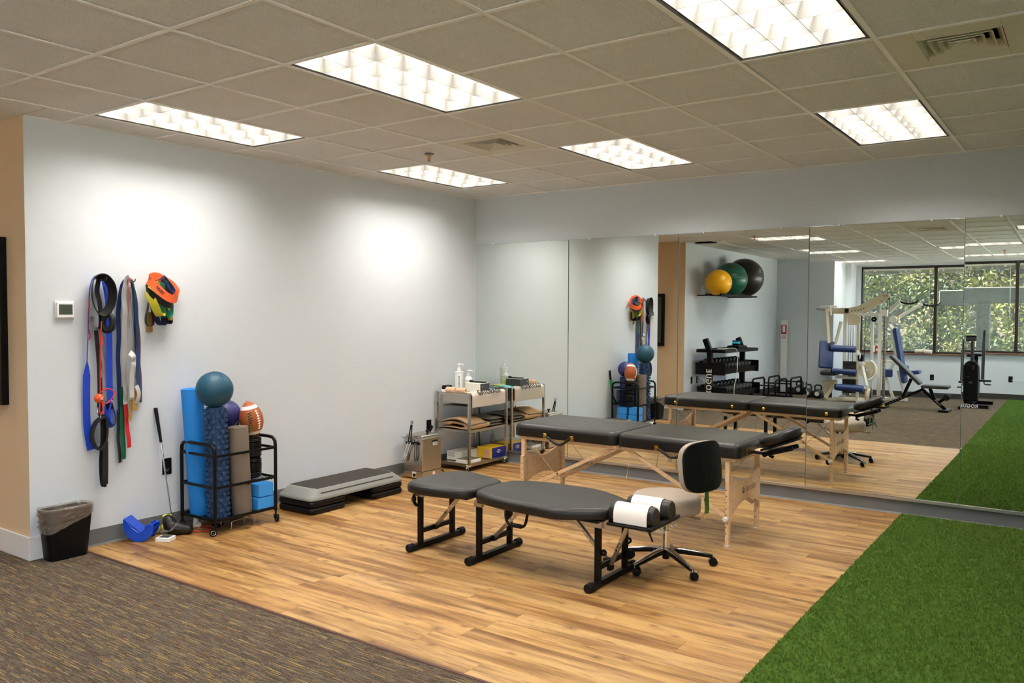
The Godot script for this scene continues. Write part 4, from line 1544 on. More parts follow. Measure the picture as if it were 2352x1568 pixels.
func outlet(at: Vector3, n: Vector3, label: String, plug := false) -> void:
	var o := thing("wall_outlet", label, "outlet", at, "black wall outlets")
	var b := Basis(Vector3.UP.cross(n), Vector3.UP, n)
	var g := G.new()
	g.box(at + n * 0.003, V(0.072, 0.116, 0.006), 0.002, b)
	part("cover_plate", g, M.black_plastic, o)
	for s in [-1.0, 1.0]:
		g = G.new()
		g.box(at + n * 0.006 + V(0, s * 0.024, 0), V(0.034, 0.030, 0.003), 0.001, b)
		var rc := part("receptacle", g, M.black_soft, o)
		g = G.new()
		for e in [-0.007, 0.007]: g.box(at + n * 0.0078 + V(0, s * 0.024 + 0.003, 0) + b.x * e, V(0.0022, 0.009, 0.0008), 0.0, b)
		g.cyl(at + n * 0.0070 + V(0, s * 0.024 - 0.008, 0), at + n * 0.0082 + V(0, s * 0.024 - 0.008, 0), 0.0026, 8)
		part("slot", g, M.plastic_offwhite if not plug and s < 0 else M.glass_black, rc)
	if plug:
		g = G.new()
		g.box(at + n * 0.026 + V(0, -0.012, 0), V(0.03, 0.036, 0.036), 0.006, b)
		part("plug", g, M.black_plastic, o)

func picture(at: Vector3, dir: int, label: String) -> void:
	# the picture reaches from its right edge away from the room corner
	var o := thing("framed_picture", label, "picture", V(at.x - 0.42, at.y, at.z), "black framed pictures in the hall")
	var w := 0.84
	var h := 1.07 if dir > 0 else 0.87
	var z0 := at.z
	var d := 0.045 * dir
	var xc := at.x - w / 2
	var g := G.new()
	for s in [-1.0, 1.0]:
		g.box(V(xc + s * (w / 2 - 0.025), at.y, z0 + d / 2), V(0.05, h, 0.045), 0.004)
		g.box(V(xc, at.y + s * (h / 2 - 0.025), z0 + d / 2), V(w - 0.1, 0.05, 0.045), 0.004)
	part("frame", g, M.black_plastic, o)
	g = G.new()
	g.box(V(xc, at.y, z0 + d * 0.4), V(w - 0.1, h - 0.1, 0.008))
	part("mount_board", g, M.slate, o)

func caster(o: Node3D, at: Vector3, r: float, m_wheel: Material, m_fork: Material, turn := 0.4) -> void:
	# at is the stem's top; the wheel rests at y = 0
	var d := V(cos(turn), 0, sin(turn))
	var ax := V(-d.z, 0, d.x)
	var c := V(at.x, r, at.z) + d * r * 0.55
	var g := G.new()
	g.cyl(V(at.x, r * 2.05, at.z), at, 0.007, 10)
	g.box(V(at.x, r * 2.0, at.z) + d * r * 0.25, V(r * 1.5, 0.006, r * 1.15), 0.002, Basis(d, Vector3.UP, -ax))
	for s in [-1.0, 1.0]: g.bar(V(at.x, r * 2.0, at.z) + ax * s * r * 0.5 + d * r * 0.25, c + ax * s * r * 0.5, 0.003, r * 0.7, 0.001, ax)
	var f := part("caster_fork", g, m_fork, o)
	g = G.new()
	g.lathe([Vector2(0, -r * 0.36), Vector2(r * 0.78, -r * 0.36), Vector2(r * 0.97, -r * 0.26), Vector2(r, 0), Vector2(r * 0.97, r * 0.26), Vector2(r * 0.78, r * 0.36), Vector2(0, r * 0.36)], c, ax, 24)
	var w := part("caster_wheel", g, m_wheel, o)
	g = G.new()
	for s in [-1.0, 1.0]:
		g.cyl(c + ax * s * r * 0.36, c + ax * s * r * 0.52, r * 0.16, 10)
		g.lathe([Vector2(r * 0.52, 0), Vector2(r * 0.62, 0.0012), Vector2(r * 0.68, 0)], c + ax * s * r * 0.362, ax * s, 20)
	part("hub", g, M.chrome, w)

func ball_cart() -> void:
	var x0 := 0.062; var x1 := 0.452; var z0 := 3.022; var z1 := 3.542
	var o := thing("storage_cart", "black tubular wheeled storage cart holding rollers, balls and yoga blocks", "cart", V(0.26, 0, 3.28))
	for z in [z0, z1]:
		var g := G.new()
		g.tube(curve([V(x0, 0.085, z), V(x0, 0.30, z), V(x0, 0.56, z), V(x0 + 0.015, 0.615, z), V(x0 + 0.06, 0.632, z), V((x0 + x1) / 2, 0.632, z), V(x1 - 0.06, 0.632, z), V(x1 - 0.015, 0.615, z), V(x1, 0.56, z), V(x1, 0.30, z), V(x1, 0.085, z)], 6), 0.0125, 12)
		part("end_frame", g, M.black_metal, o)
	for y in [0.107, 0.335, 0.556]:
		var g := G.new()
		for z in [z0, z1]: g.bar(V(x0, y, z), V(x1, y, z), 0.012, 0.018, 0.002)
		part("end_rail", g, M.black_metal, o)
		g = G.new()
		for x in [x0, x1]: g.bar(V(x, y, z0), V(x, y, z1), 0.012, 0.018, 0.002)
		part("side_rail", g, M.black_metal, o)
	var g := G.new()
	g.box(V((x0 + x1) / 2, 0.095, (z0 + z1) / 2), V(x1 - x0 - 0.012, 0.006, z1 - z0 - 0.012), 0.001)
	part("bottom_tray", g, M.black_metal, o)
	# a shelf of mesh over the blocks, at the right-hand end
	g = G.new()
	for k in 9: g.bar(V(x0, 0.322, z0 + 0.01 + k * 0.025), V(x1, 0.322, z0 + 0.01 + k * 0.025), 0.004, 0.004, 0.001)
	g.bar(V(x0, 0.322, z0 + 0.235), V(x1, 0.322, z0 + 0.235), 0.012, 0.012, 0.002)
	part("wire_shelf", g, M.black_metal, o)
	for q in [[x0, z0, 2.6], [x0, z1, 0.4], [x1, z0, 0.2], [x1, z1, 2.0]]: caster(o, V(q[0], 0.09, q[1]), 0.026, M.rubber, M.black_metal, q[2])
	var by := 0.0985
	# blue foam roller
	roller("foam_roller", V(0.150, by, 3.448), V(0.130, by + 0.915, 3.50), 0.075, "foam_blue", "tall smooth bright blue foam roller standing in the left of the cart")
	# knobbly navy roller
	knobby(V(0.345, by, 3.437), V(0.335, by + 0.79, 3.452))
	roller("foam_roller", V(0.372, by, 3.262), V(0.362, by + 0.635, 3.284), 0.073, "foam_grey", "smooth brown grey foam roller standing in front of the cart")
	roller("foam_roller", V(0.150, by, 3.20), V(0.148, by + 0.60, 3.215), 0.065, "foam_deep", "dark blue foam roller at the back of the cart under the purple ball")
	ribbed(V(0.285, 0.3255, 3.098))
	# balls on top
	var b := thing("medicine_ball", "dark teal textured ball sitting on the knobbly roller", "ball", V(0.335, 1.012, 3.452))
	var bg := G.new()
	bg.ball(V(0.335, by + 0.79 + 0.125, 3.455), V(0.128, 0.126, 0.128), 40, 24)
	part("cover", bg, M.ball_teal, b)
	bg = G.new()
	for k in 4:
		var row := []
		for t in 25:
			var a := TAU * t / 24
			row.append(V(0.335, by + 0.915, 3.455) + (V(cos(a), sin(a), 0) * 0.1278).rotated(V(0.3, 1, 0.2).normalized(), k * PI / 4))
		bg.tube(pv(row.slice(0, 24)), 0.0011, 5, true)
	part("seam", bg, M.ball_teal, b)
	b = thing("basketball", "small purple blue ball half hidden behind the knobbly roller", "ball", V(0.15, 0.80, 3.215))
	bg = G.new()
	bg.ball(V(0.150, 0.802, 3.228), V(0.106, 0.106, 0.106), 32, 20)
	part("cover", bg, M.ball_purple, b)
	bg = G.new()
	for k in 3:
		var row := []
		for t in 24:
			var a := TAU * t / 24
			row.append(V(0.150, 0.802, 3.228) + (V(cos(a), sin(a), 0) * 0.1058).rotated(V(0.7, 0.6, 0.3).normalized(), k * PI / 3))
		bg.tube(pv(row), 0.0014, 5, true)
	part("seam", bg, M.black_soft, b)
	football()
	# yoga blocks, two high and two deep
	var k := 0
	var names := ["blue yoga block, lower one facing the room in the cart", "blue yoga block, upper one facing the room in the cart", "blue yoga block, lower one at the back of the cart", "blue yoga block, upper one at the back of the cart"]
	for q in [[0.372, 0.0], [0.376, 0.101], [0.196, 0.0], [0.2, 0.101]]:
		g = G.new()
		g.box(V(q[0], by + q[1] + 0.050, 3.104), V(0.150, 0.099, 0.132 + 0.012 * (1 - k % 2)), 0.009)
		solo("yoga_block", g, M.foam_block, V(q[0], by + q[1], 3.104), names[k], "yoga block", "blue yoga blocks in the cart")
		k += 1
	# stick and basket at the back, seen in the mirror
	var st := thing("massage_stick", "green massage stick with black handles at the back of the cart, seen in the mirror", "massage stick", V(0.09, 0.335, 3.06))
	g = G.new(); g.cyl(V(0.105, 0.335, 3.062), V(0.06, 0.43, 3.05), 0.012, 10); g.cyl(V(0.025, 0.66, 3.037), V(0.012, 0.79, 3.033), 0.014, 10)
	part("handle", g, M.black_soft, st)
	g = G.new(); g.cyl(V(0.06, 0.43, 3.05), V(0.025, 0.66, 3.037), 0.018, 12)
	part("grip_sleeve", g, mat("stick_green", C(24, 150, 76), 0.5), st)
	var bk := thing("wire_basket", "black wire basket standing on the blocks at the back of the cart", "basket", V(0.19, 0.326, 3.105))
	g = G.new()
	for e in 9:
		var f := -0.05 + e * 0.0125
		for s in [-1.0, 1.0]:
			g.cyl(V(0.158 + f, 0.328, 3.105 + s * 0.05), V(0.158 + f, 0.515, 3.105 + s * 0.05), 0.0016, 5)
			g.cyl(V(0.158 + s * 0.05, 0.328, 3.105 + f), V(0.158 + s * 0.05, 0.515, 3.105 + f), 0.0016, 5)
	for e in 8:
		var y := 0.329 + e * 0.0266
		g.tube(pv([V(0.108, y, 3.055), V(0.208, y, 3.055), V(0.208, y, 3.155), V(0.108, y, 3.155)]), 0.002 if e < 7 else 0.004, 5, true)
	part("wire_wall", g, M.black_metal, bk)
	g = G.new(); g.box(V(0.158, 0.329, 3.105), V(0.1, 0.003, 0.1))
	part("base", g, M.black_metal, bk)

func roller(called: String, a: Vector3, b: Vector3, r: float, mk: String, label: String) -> void:
	var g := G.new()
	var L := a.distance_to(b)
	g.lathe([Vector2(0, 0), Vector2(r - 0.008, 0), Vector2(r - 0.002, 0.002), Vector2(r, 0.010), Vector2(r, L - 0.010), Vector2(r - 0.002, L - 0.002), Vector2(r - 0.008, L), Vector2(r * 0.18, L), Vector2(r * 0.16, L - 0.004), Vector2(0, L - 0.004)], a, b - a, 36)
	solo(called, g, M[mk], a, label, "foam roller")

func knobby(a: Vector3, b: Vector3) -> void:
	var o := thing("foam_roller", "knobbly dark navy foam roller covered in square studs under the teal ball", "foam roller", a)
	var g := G.new()
	var L := a.distance_to(b)
	g.lathe([Vector2(0, 0), Vector2(0.060, 0), Vector2(0.064, 0.004), Vector2(0.064, L - 0.004), Vector2(0.060, L), Vector2(0, L)], a, b - a, 28)
	part("core", g, M.foam_navy, o)
	var f := g.frame(b - a)
	for row in 21:
		for k in 8:
			var t := TAU * (k + 0.5 * (row % 2)) / 8
			var d := f.x * cos(t) + f.y * sin(t)
			var s := G.new()
			var side := f.z.cross(d)
			var big := 0.032 if row % 2 else 0.026
			s.box(a + f.z * (0.022 + row * 0.0372) + d * 0.070, V(big, 0.024, 0.022), 0.004, Basis(side, f.z, d))
			part("stud", s, M.foam_navy, o)

func ribbed(at: Vector3) -> void:
	# two short black grooved rollers, one on the other
	for k in 2:
		var y := at.y + k * 0.153
		var pr := [Vector2(0, 0), Vector2(0.050, 0), Vector2(0.056, 0.006)]
		for q in [0.018, 0.030, 0.042]:
			pr.append_array([Vector2(0.062, q - 0.010), Vector2(0.0655, q - 0.004), Vector2(0.062, q + 0.001), Vector2(0.056, q + 0.003)])
		pr.append_array([Vector2(0.064, 0.052), Vector2(0.065, 0.10), Vector2(0.063, 0.112), Vector2(0.056, 0.115)])
		for q in [0.126, 0.138]:
			pr.append_array([Vector2(0.062, q - 0.008), Vector2(0.0655, q - 0.003), Vector2(0.062, q + 0.003), Vector2(0.056, q + 0.005)])
		pr.append_array([Vector2(0.058, 0.152), Vector2(0.035, 0.152), Vector2(0.033, 0.146), Vector2(0, 0.146)])
		var g := G.new()
		g.lathe(pr, V(at.x, y, at.z), Vector3.UP, 32, 0.5)
		solo("massage_roller", g, M.riser_black, V(at.x, y, at.z), ["short black grooved massage roller standing on the cart shelf, lower one", "short black grooved massage roller stacked under the football"][k], "massage roller", "black grooved rollers in the cart")

func football() -> void:
	var c := V(0.29, 0.762, 3.112)
	var ax := V(0.06, 1.0, -0.20).normalized() * -1.0
	ax = V(-0.05, 1.0, 0.20).normalized()
	var o := thing("american_football", "brown leather football with white stripes and laces on the black rollers", "football", c)
	var g := G.new()
	var L := 0.142
	var R := 0.087
	var pr := []
	for k in 25:
		var t := -1.0 + 2.0 * k / 24
		pr.append(Vector2(R * pow(maxf(0.0, 1.0 - t * t), 0.72) , t * L))
	g.lathe(pr, c, ax, 40, 0.8)
	part("cover", g, M.leather_brown, o)
	var f := g.frame(ax)
	for s in [-1.0, 1.0]:
		g = G.new()
		pr = []
		for k in 6:
			var t: float = s * (0.60 + 0.17 * k / 5.0)
			pr.append(Vector2(R * pow(maxf(0.0, 1.0 - t * t), 0.72) + 0.0012, t * L))
		if s < 0: pr.reverse()
		g.lathe(pr, c, ax, 40, 0.9)
		part("white_stripe", g, M.white_paint, o)
	# the side facing the camera
	var view := V(5.41, 1.57, 6.99) - c
	view = (view - ax * view.dot(ax)).normalized()
	var right := ax.cross(view)
	var lace := (view * cos(0.62) + right * sin(0.62)).normalized()
	if lace.dot(V(0.8, 0, -0.6)) < (view * cos(0.62) - right * sin(0.62)).normalized().dot(V(0.8, 0, -0.6)): lace = (view * cos(0.62) - right * sin(0.62)).normalized()
	var ls := ax.cross(lace)
	for k in 8:
		var t := -0.46 + 0.92 * k / 7.0
		var rr := R * pow(1.0 - t * t, 0.72) + 0.002
		g = G.new()
		g.bar(c + ax * t * L + lace * rr + ls * 0.013, c + ax * t * L + lace * rr - ls * 0.013, 0.006, 0.004, 0.0015, lace)
		part("lace", g, M.white_paint, o)
	g = G.new()
	var row := []
	for k in 13:
		var t := -0.52 + 1.04 * k / 12.0
		row.append(c + ax * t * L + lace * (R * pow(1.0 - t * t, 0.72) + 0.001))
	g.tube(pv(row), 0.003, 6)
	part("lace_seam", g, M.white_paint, o)
	# printed name, reading down the ball
	var face := (view * cos(0.06) - lace * 0.12).normalized()
	face = (face - ax * face.dot(ax)).normalized()
	var bx := -ax
	var by := face.cross(bx)
	text("Wilson", 0.046, M.gold_print, o, Transform3D(Basis(bx, by, face), c + face * (R + 0.0012)), 0.0015, "Droid Serif", true)
	text("Wilson", 0.043, M.black_print, o, Transform3D(Basis(bx, by, face), c + face * (R + 0.0022)), 0.0015, "Droid Serif", true)

func floor_left_things() -> void:
	# foot rocker: two curved cheeks, sloping sole plate and a heel cup
	var o := thing("foot_rocker", "glossy blue plastic calf stretch foot rocker on the floor by the wall", "foot rocker", V(0.12, 0, 3.89))
	var A := V(0.120, 0, 3.885)
	var bx := V(0.80, 0, -0.60).normalized()
	var bz := bx.cross(Vector3.UP)
	# side profile in (bx, up)
	var prof := []
	for k in 17:
		var t := PI * (1.02 + 0.96 * k / 16.0)
		prof.append_array([0.098 * cos(t), 0.098 + 0.098 * sin(t)])
	for q in [[0.098, 0.112], [0.070, 0.128], [0.044, 0.112], [0.030, 0.076], [0.0, 0.066], [-0.040, 0.094], [-0.082, 0.152], [-0.106, 0.152]]: prof.append_array(q)
	for s in [-1.0, 1.0]:
		var g := G.new()
		g.prism(p2(prof), A + bz * (s * 0.052 - 0.006), bx, Vector3.UP, 0.012, 0.003, true)
		part("rocker_cheek", g, M.rocker_blue, o)
	var g := G.new()
	g.bar(A + bx * -0.100 + V(0, 0.158, 0), A + bx * 0.010 + V(0, 0.064, 0), 0.112, 0.012, 0.004)
	part("sole_plate", g, M.rocker_blue, o)
	g = G.new()
	var rows := []
	for k in 9:
		var t := -0.9 + 1.8 * k / 8.0
		var row := PackedVector3Array()
		for e in [0.0, 1.0]: row.append(A + bx * (0.050 + 0.050 * sin(t * 0.9 + 0.75)) + bz * 0.056 * (1 - 2 * e) + V(0, 0.068 + 0.056 * (1.0 - cos(t + 0.35)), 0))
		rows.append(row)
	g.grid(rows)
	g.bar(A + bx * 0.040 + V(0, 0.074, 0), A + bx * 0.090 + V(0, 0.118, 0), 0.112, 0.012, 0.004)
	part("heel_cup", g, M.rocker_blue, o)
	g = G.new()
	g.bar(A + bx * -0.06 + bz * -0.05 + V(0, 0.06, 0), A + bx * -0.06 + bz * 0.05 + V(0, 0.06, 0), 0.012, 0.05, 0.003)
	part("cross_rib", g, M.rocker_blue, o)
	# white block with a grey pad
	o = thing("balance_block", "small white block with a grey pad on top beside the blue rocker", "block", V(0.265, 0, 3.80))
	var b := Basis(Vector3.UP, 0.50)
	g = G.new(); g.box(V(0.262, 0.0135, 3.800), V(0.105, 0.027, 0.085), 0.003, b)
	part("body", g, M.plastic_white, o)
	g = G.new(); g.box(V(0.262, 0.0275, 3.800), V(0.070, 0.002, 0.058), 0.0005, b)
	part("grey_pad", g, M.slate, o)
	# golf club standing on its padded head cover
	o = thing("golf_club", "golf club leaning on the wall, its head in a black quilted cover", "golf club", V(0.20, 0, 3.69))
	var t0 := V(0.016, 0.885, 3.712)
	var t1 := V(0.048, 0.640, 3.693)
	var t2 := V(0.135, 0.075, 3.668)
	g = G.new(); g.lathe([Vector2(0, 0), Vector2(0.0115, 0), Vector2(0.0135, 0.004), Vector2(0.0095, t0.distance_to(t1)), Vector2(0, t0.distance_to(t1))], t0, t1 - t0, 14)
	part("grip", g, M.rubber, o)
	g = G.new(); g.cyl(t1, t2, 0.0058, 10, 0.0, 0.0048)
	part("shaft", g, M.chrome, o)
	g = G.new()
	rows = []
	var path := curve([V(0.120, 0.128, 3.700), V(0.140, 0.10, 3.702), V(0.165, 0.058, 3.690), V(0.20, 0.044, 3.660), V(0.226, 0.037, 3.630), V(0.248, 0.033, 3.603), V(0.260, 0.030, 3.588)], 5)
	var rad := [0.022, 0.042, 0.052, 0.046, 0.039, 0.032, 0.014]
	for i in path.size():
		var q := path[i]
		var d := (path[mini(i + 1, path.size() - 1)] - path[maxi(i - 1, 0)]).normalized()
		var f := g.frame(d)
		var fi := float(i) / 5.0
		var rr := lerpf(rad[int(fi)], rad[mini(int(fi) + 1, 6)], fi - int(fi)) * (1.0 + 0.03 * sin(i * 2.4))
		var row := PackedVector3Array()
		for k in 18:
			var a := TAU * k / 18
			var v := q + (f.x * cos(a) + f.y * sin(a)) * rr
			v.y = maxf(v.y, 0.001)
			row.append(v)
		rows.append(row)
	g.grid(rows, true)
	g.fan(rows[0], V(-0.5, 0.8, 0)); g.fan(rows[rows.size() - 1], V(0.6, 0, -0.8))
	var hc := part("head_cover", g, M.vinyl_black, o)
	g = G.new()
	g.band(curve([V(0.125, 0.030, 3.752), V(0.205, 0.048, 3.722), V(0.214, 0.075, 3.690), V(0.186, 0.092, 3.655)], 6), [V(0.004, 0.010, -0.004)], 0.003)
	part("cover_strap", g, M.web_grey, hc)
	g = G.new()
	g.tube(curve([V(0.115, 0.128, 3.722), V(0.142, 0.128, 3.700), V(0.128, 0.128, 3.678), V(0.10, 0.128, 3.700)], 5, true), 0.008, 8, true)
	part("cover_collar", g, M.yellow_felt, hc)
	g = G.new()
	for q in [[0.052, 0.0335, 3.745, "yellow_ball", "yellow ball on the floor against the base, behind the golf club"], [0.06, 0.0335, 3.672, "yellow_felt", "lime tennis ball on the floor behind the golf club cover"]]:
		g = G.new(); g.ball(V(q[0], q[1], q[2]), V(0.033, 0.033, 0.033), 20, 12)
		solo("small_ball", g, M[q[3]], V(q[0], 0, q[2]), q[4], "ball", "balls behind the golf club")
	g = G.new()
	g.box(V(0.075, 0.022, 3.812), V(0.05, 0.044, 0.085), 0.010)
	solo("rubber_block", g, M.rubber, V(0.075, 0, 3.81), "small black block lying against the wall base beside the golf club", "block")
	# under the cart
	o = thing("pill_bottle", "small white bottle on the floor under the cart", "bottle", V(0.10, 0, 3.46))
	g = G.new(); g.lathe([Vector2(0, 0), Vector2(0.019, 0), Vector2(0.020, 0.004), Vector2(0.020, 0.046), Vector2(0.016, 0.052), Vector2(0, 0.052)], V(0.105, 0, 3.462), Vector3.UP, 16)
	part("body", g, M.plastic_white, o)
	g = G.new(); g.lathe([Vector2(0, 0.052), Vector2(0.0185, 0.052), Vector2(0.0185, 0.070), Vector2(0.017, 0.072), Vector2(0, 0.072)], V(0.105, 0, 3.462), Vector3.UP, 16)
	part("cap", g, M.plastic_offwhite, o)
	g = G.new(); g.ball(V(0.150, 0.0213, 3.470), V(0.0213, 0.0213, 0.0213), 18, 10)
	solo("golf_ball", g, M.plastic_white, V(0.15, 0, 3.47), "white golf ball on the floor in front of the small white bottle", "ball")
	o = thing("skipping_rope", "red rope with black handles lying on the floor under the cart", "rope", V(0.24, 0, 3.47))
	g = G.new()
	g.tube(curve([V(0.20, 0.006, 3.395), V(0.175, 0.006, 3.43), V(0.155, 0.006, 3.50), V(0.20, 0.006, 3.560), V(0.26, 0.006, 3.55), V(0.290, 0.006, 3.47), V(0.285, 0.006, 3.41)], 8), 0.0045, 8)
	part("cord", g, M.cord_red, o)
	for q in [[V(0.20, 0.010, 3.395), V(0.225, 0.012, 3.345)], [V(0.285, 0.010, 3.41), V(0.245, 0.014, 3.33)]]:
		g = G.new(); g.cyl(q[0], q[1], 0.008, 10, 0.002)
		part("handle", g, M.black_soft, o)
	g = G.new()
	for e in [0.40, 0.28]: g.tube(curve([V(e, 0.002, 3.372), V(e, 0.05, 3.372), V(e, 0.062, 3.360), V(e, 0.064, 3.34), V(e, 0.064, 3.20), V(e, 0.062, 3.185), V(e, 0.05, 3.175), V(e, 0.002, 3.175)], 4), 0.003, 6)
	for e in [3.34, 3.20]: g.tube(pv([V(0.40, 0.064, e), V(0.28, 0.064, e)]), 0.003, 6)
	solo("wire_stand", g, M.chrome, V(0.34, 0, 3.27), "low bent wire stand on the floor under the cart", "stand")

func step_platform() -> void:
	var x0 := 0.145; var x1 := 0.560; var z0 := 1.735; var z1 := 2.770
	var rn := ["black ribbed riser block, lowest under the left end of the step", "black ribbed riser block, upper one under the left end of the step", "black ribbed riser block, lowest under the right end of the step", "black ribbed riser block, upper one under the right end of the step"]
	var k := 0
	for e in [[2.400, z1], [z0, 2.105]]:
		for lv in 2:
			var g := G.new()
			g.pad(rrect(x0 + 0.004, x1 - 0.002, e[0], e[1], 0.045), 0.001 + lv * 0.052, 0.052 + lv * 0.052, 0.022, 0.0, 0.018)
			solo("step_riser", g, M.riser_black, V(0.35, lv * 0.052, (e[0] + e[1]) / 2), rn[k], "riser block", "black riser blocks under the step")
			k += 1
	var o := thing("exercise_step", "grey aerobic step platform with a dark non-slip top by the wall", "step platform", V(0.35, 0.105, 2.25))
	var g := G.new()
	# frustum deck
	var lo := rrect(x0, x1, z0 - 0.012, z1 + 0.004, 0.06)
	var hi := rrect(x0 + 0.045, x1 - 0.045, z0 + 0.085, z1 - 0.075, 0.05)
	var a := resample(lo, 120)
	var b := resample(hi, 120)
	var rows := []
	for q in [[0.02, 0.107], [0.0, 0.112], [0.0, 0.122], [0.12, 0.132], [0.80, 0.180], [0.92, 0.1865], [1.0, 0.188]]:
		var row := PackedVector3Array()
		for i in 120:
			var p := a[i].lerp(b[i], q[0])
			row.append(V(p.x, q[1], p.y))
		rows.append(row)
	g.grid(rows, true, false, true)
	g.fan(rows[rows.size() - 1], Vector3.UP)
	g.fan(rows[0], Vector3.DOWN)
	part("deck", g, M.step_grey, o)
	g = G.new()
	# the rubber top wraps over the two long edges
	var sec := [[x0 + 0.020, 0.148], [x0 + 0.036, 0.176], [x0 + 0.052, 0.1905], [0.35, 0.1915], [x1 - 0.052, 0.1905], [x1 - 0.036, 0.176], [x1 - 0.017, 0.150]]
	rows = []
	for z in [z0 + 0.10, z0 + 0.115, z1 - 0.110, z1 - 0.095]:
		var inset := 0.012 if z == z0 + 0.10 or z == z1 - 0.095 else 0.0
		var row := PackedVector3Array()
		for q in sec: row.append(V(lerpf(q[0], 0.35, inset * 3.0), q[1] + 0.0015 - inset * 0.1, z))
		rows.append(row)
	g.grid(rows)
	part("rubber_top", g, M.step_mat, o)
	g = G.new()
	g.pad(rrect(x0 + 0.012, x1 - 0.012, z0 + 0.004, z1 - 0.012, 0.05), 0.105, 0.113, 0.004, 0.0)
	part("lower_lip", g, M.riser_black, o)

func heat_unit() -> void:
	var x0 := 0.105; var x1 := 0.345; var z0 := 0.975; var z1 := 1.250
	var o := thing("hot_pack_heater", "stainless steel hot pack heater tank with a lid on the floor beside the trolley", "heater", V(0.225, 0, 1.11))
	var g := G.new()
	g.box(V(0.225, 0.040, 1.1125), V(x1 - x0, 0.070, z1 - z0), 0.008)
	var bs := part("heating_base", g, M.steel, o)
	g = G.new(); g.box(V(0.225, 0.0745, 1.1125), V(x1 - x0 - 0.012, 0.010, z1 - z0 - 0.012), 0.002)
	part("seam_band", g, M.steel_dark, o)
	g = G.new()
	# tank walls bow in a little, so they mirror the room unevenly
	var out := rrect(x0, x1, z0, z1, 0.012, 4)
	var rows := []
	for k in 9:
		var t := k / 8.0
		var row := PackedVector3Array()
		for q in out:
			var inw := 0.006 * sin(PI * t) * maxf(0.0, 1.0 - absf((q.y - 1.1125) / 0.15)) * (1.0 if q.x > x1 - 0.02 else 0.0)
			row.append(V(q.x - inw, 0.0795 + 0.2955 * t, q.y))
		rows.append(row)
	g.grid(rows, true, false, true)
	part("tank", g, M.steel, o)
	g = G.new(); g.box(V(0.225, 0.380, 1.1125), V(x1 - x0 + 0.03, 0.012, z1 - z0 + 0.03), 0.004)
	part("rim_flange", g, M.steel, o)
	g = G.new(); g.pad(rrect(x0 + 0.012, x1 - 0.012, z0 + 0.012, z1 - 0.012, 0.02), 0.386, 0.412, 0.012, 0.004)
	var lid := part("lid", g, M.steel, o)
	g = G.new(); g.lathe([Vector2(0, 0), Vector2(0.010, 0), Vector2(0.009, 0.014), Vector2(0.020, 0.018), Vector2(0.021, 0.026), Vector2(0.016, 0.031), Vector2(0, 0.032)], V(0.265, 0.414, 1.09), Vector3.UP, 18)
	part("lid_knob", g, M.black_plastic, lid)
	g = G.new(); g.box(V(x1 + 0.001, 0.330, 1.075), V(0.0016, 0.052, 0.074), 0.0004)
	var lb := part("warning_label", g, M.box_white, o)
	g = G.new(); g.box(V(x1 + 0.0014, 0.348, 1.075), V(0.0016, 0.017, 0.074)); 
	for s in [-1.0, 1.0]: g.box(V(x1 + 0.0014, 0.326, 1.075 + s * 0.036), V(0.0016, 0.044, 0.003))
	g.box(V(x1 + 0.0014, 0.3055, 1.075), V(0.0016, 0.003, 0.074))
	for k in 3: g.box(V(x1 + 0.0014, 0.334 - k * 0.008, 1.075), V(0.0016, 0.0022, 0.056))
	part("label_print", g, M.black_print, lb)
	g = G.new(); g.box(V(0.24, 0.040, z1 + 0.001), V(0.050, 0.054, 0.002), 0.0005)
	part("dial_plate", g, M.box_white, bs)
	g = G.new(); g.lathe([Vector2(0, 0), Vector2(0.016, 0), Vector2(0.013, 0.012), Vector2(0, 0.013)], V(0.245, 0.038, z1 + 0.002), V(0, 0, 1), 16)
	part("thermostat_dial", g, M.black_plastic, bs)
	g = G.new(); g.lathe([Vector2(0, 0), Vector2(0.018, 0), Vector2(0.016, 0.004), Vector2(0, 0.005)], V(x1, 0.043, 1.09), V(1, 0, 0), 16)
	part("pilot_lens", g, mat("pilot_pink", C(240, 200, 182), 0.4), bs)
	# bar for the tongs
	g = G.new(); g.box(V(0.225, 0.335, z1 + 0.008), V(0.165, 0.020, 0.014), 0.004)
	part("tong_bar", g, M.black_plastic, o)
	# tongs and a spatula hang on it
	var t := thing("tongs", "steel kitchen tongs with black grips hooked on the heater tank", "tongs", V(0.2, 0.2, z1 + 0.02))
	for s in [-1.0, 1.0]:
		g = G.new()
		g.bar(V(0.235 + s * 0.006, 0.515, z1 + 0.030), V(0.205 + s * 0.016, 0.345, z1 + 0.026), 0.013, 0.006, 0.002, V(0, 0, 1))
		part("grip", g, M.black_soft, t)
		g = G.new()
		g.bar(V(0.205 + s * 0.016, 0.345, z1 + 0.026), V(0.155 + s * 0.014, 0.235, z1 + 0.022), 0.014, 0.003, 0.001, V(0, 0, 1))
		g.ball(V(0.138 + s * 0.012, 0.195, z1 + 0.021), V(0.019, 0.046, 0.006), 14, 8, Basis(V(0, 0, 1), -0.36))
		part("tong_arm", g, M.chrome, t)
	g = G.new(); g.tube(curve([V(0.235, 0.52, z1 + 0.03), V(0.226, 0.538, z1 + 0.03), V(0.240, 0.550, z1 + 0.03), V(0.250, 0.536, z1 + 0.03)], 5, true), 0.003, 6, true)
	part("hanging_ring", g, M.black_metal, t)
	var sp := thing("tongs", "dark long-handled tongs hanging closed on the right of the heater bar", "tongs", V(0.27, 0.1, z1 + 0.018))
	g = G.new()
	for s in [-1.0, 1.0]: g.tube(curve([V(0.272 + s * 0.009, 0.345, z1 + 0.018), V(0.272 + s * 0.012, 0.27, z1 + 0.017), V(0.268 + s * 0.012, 0.21, z1 + 0.016), V(0.265, 0.168, z1 + 0.015)], 5), 0.005, 8)
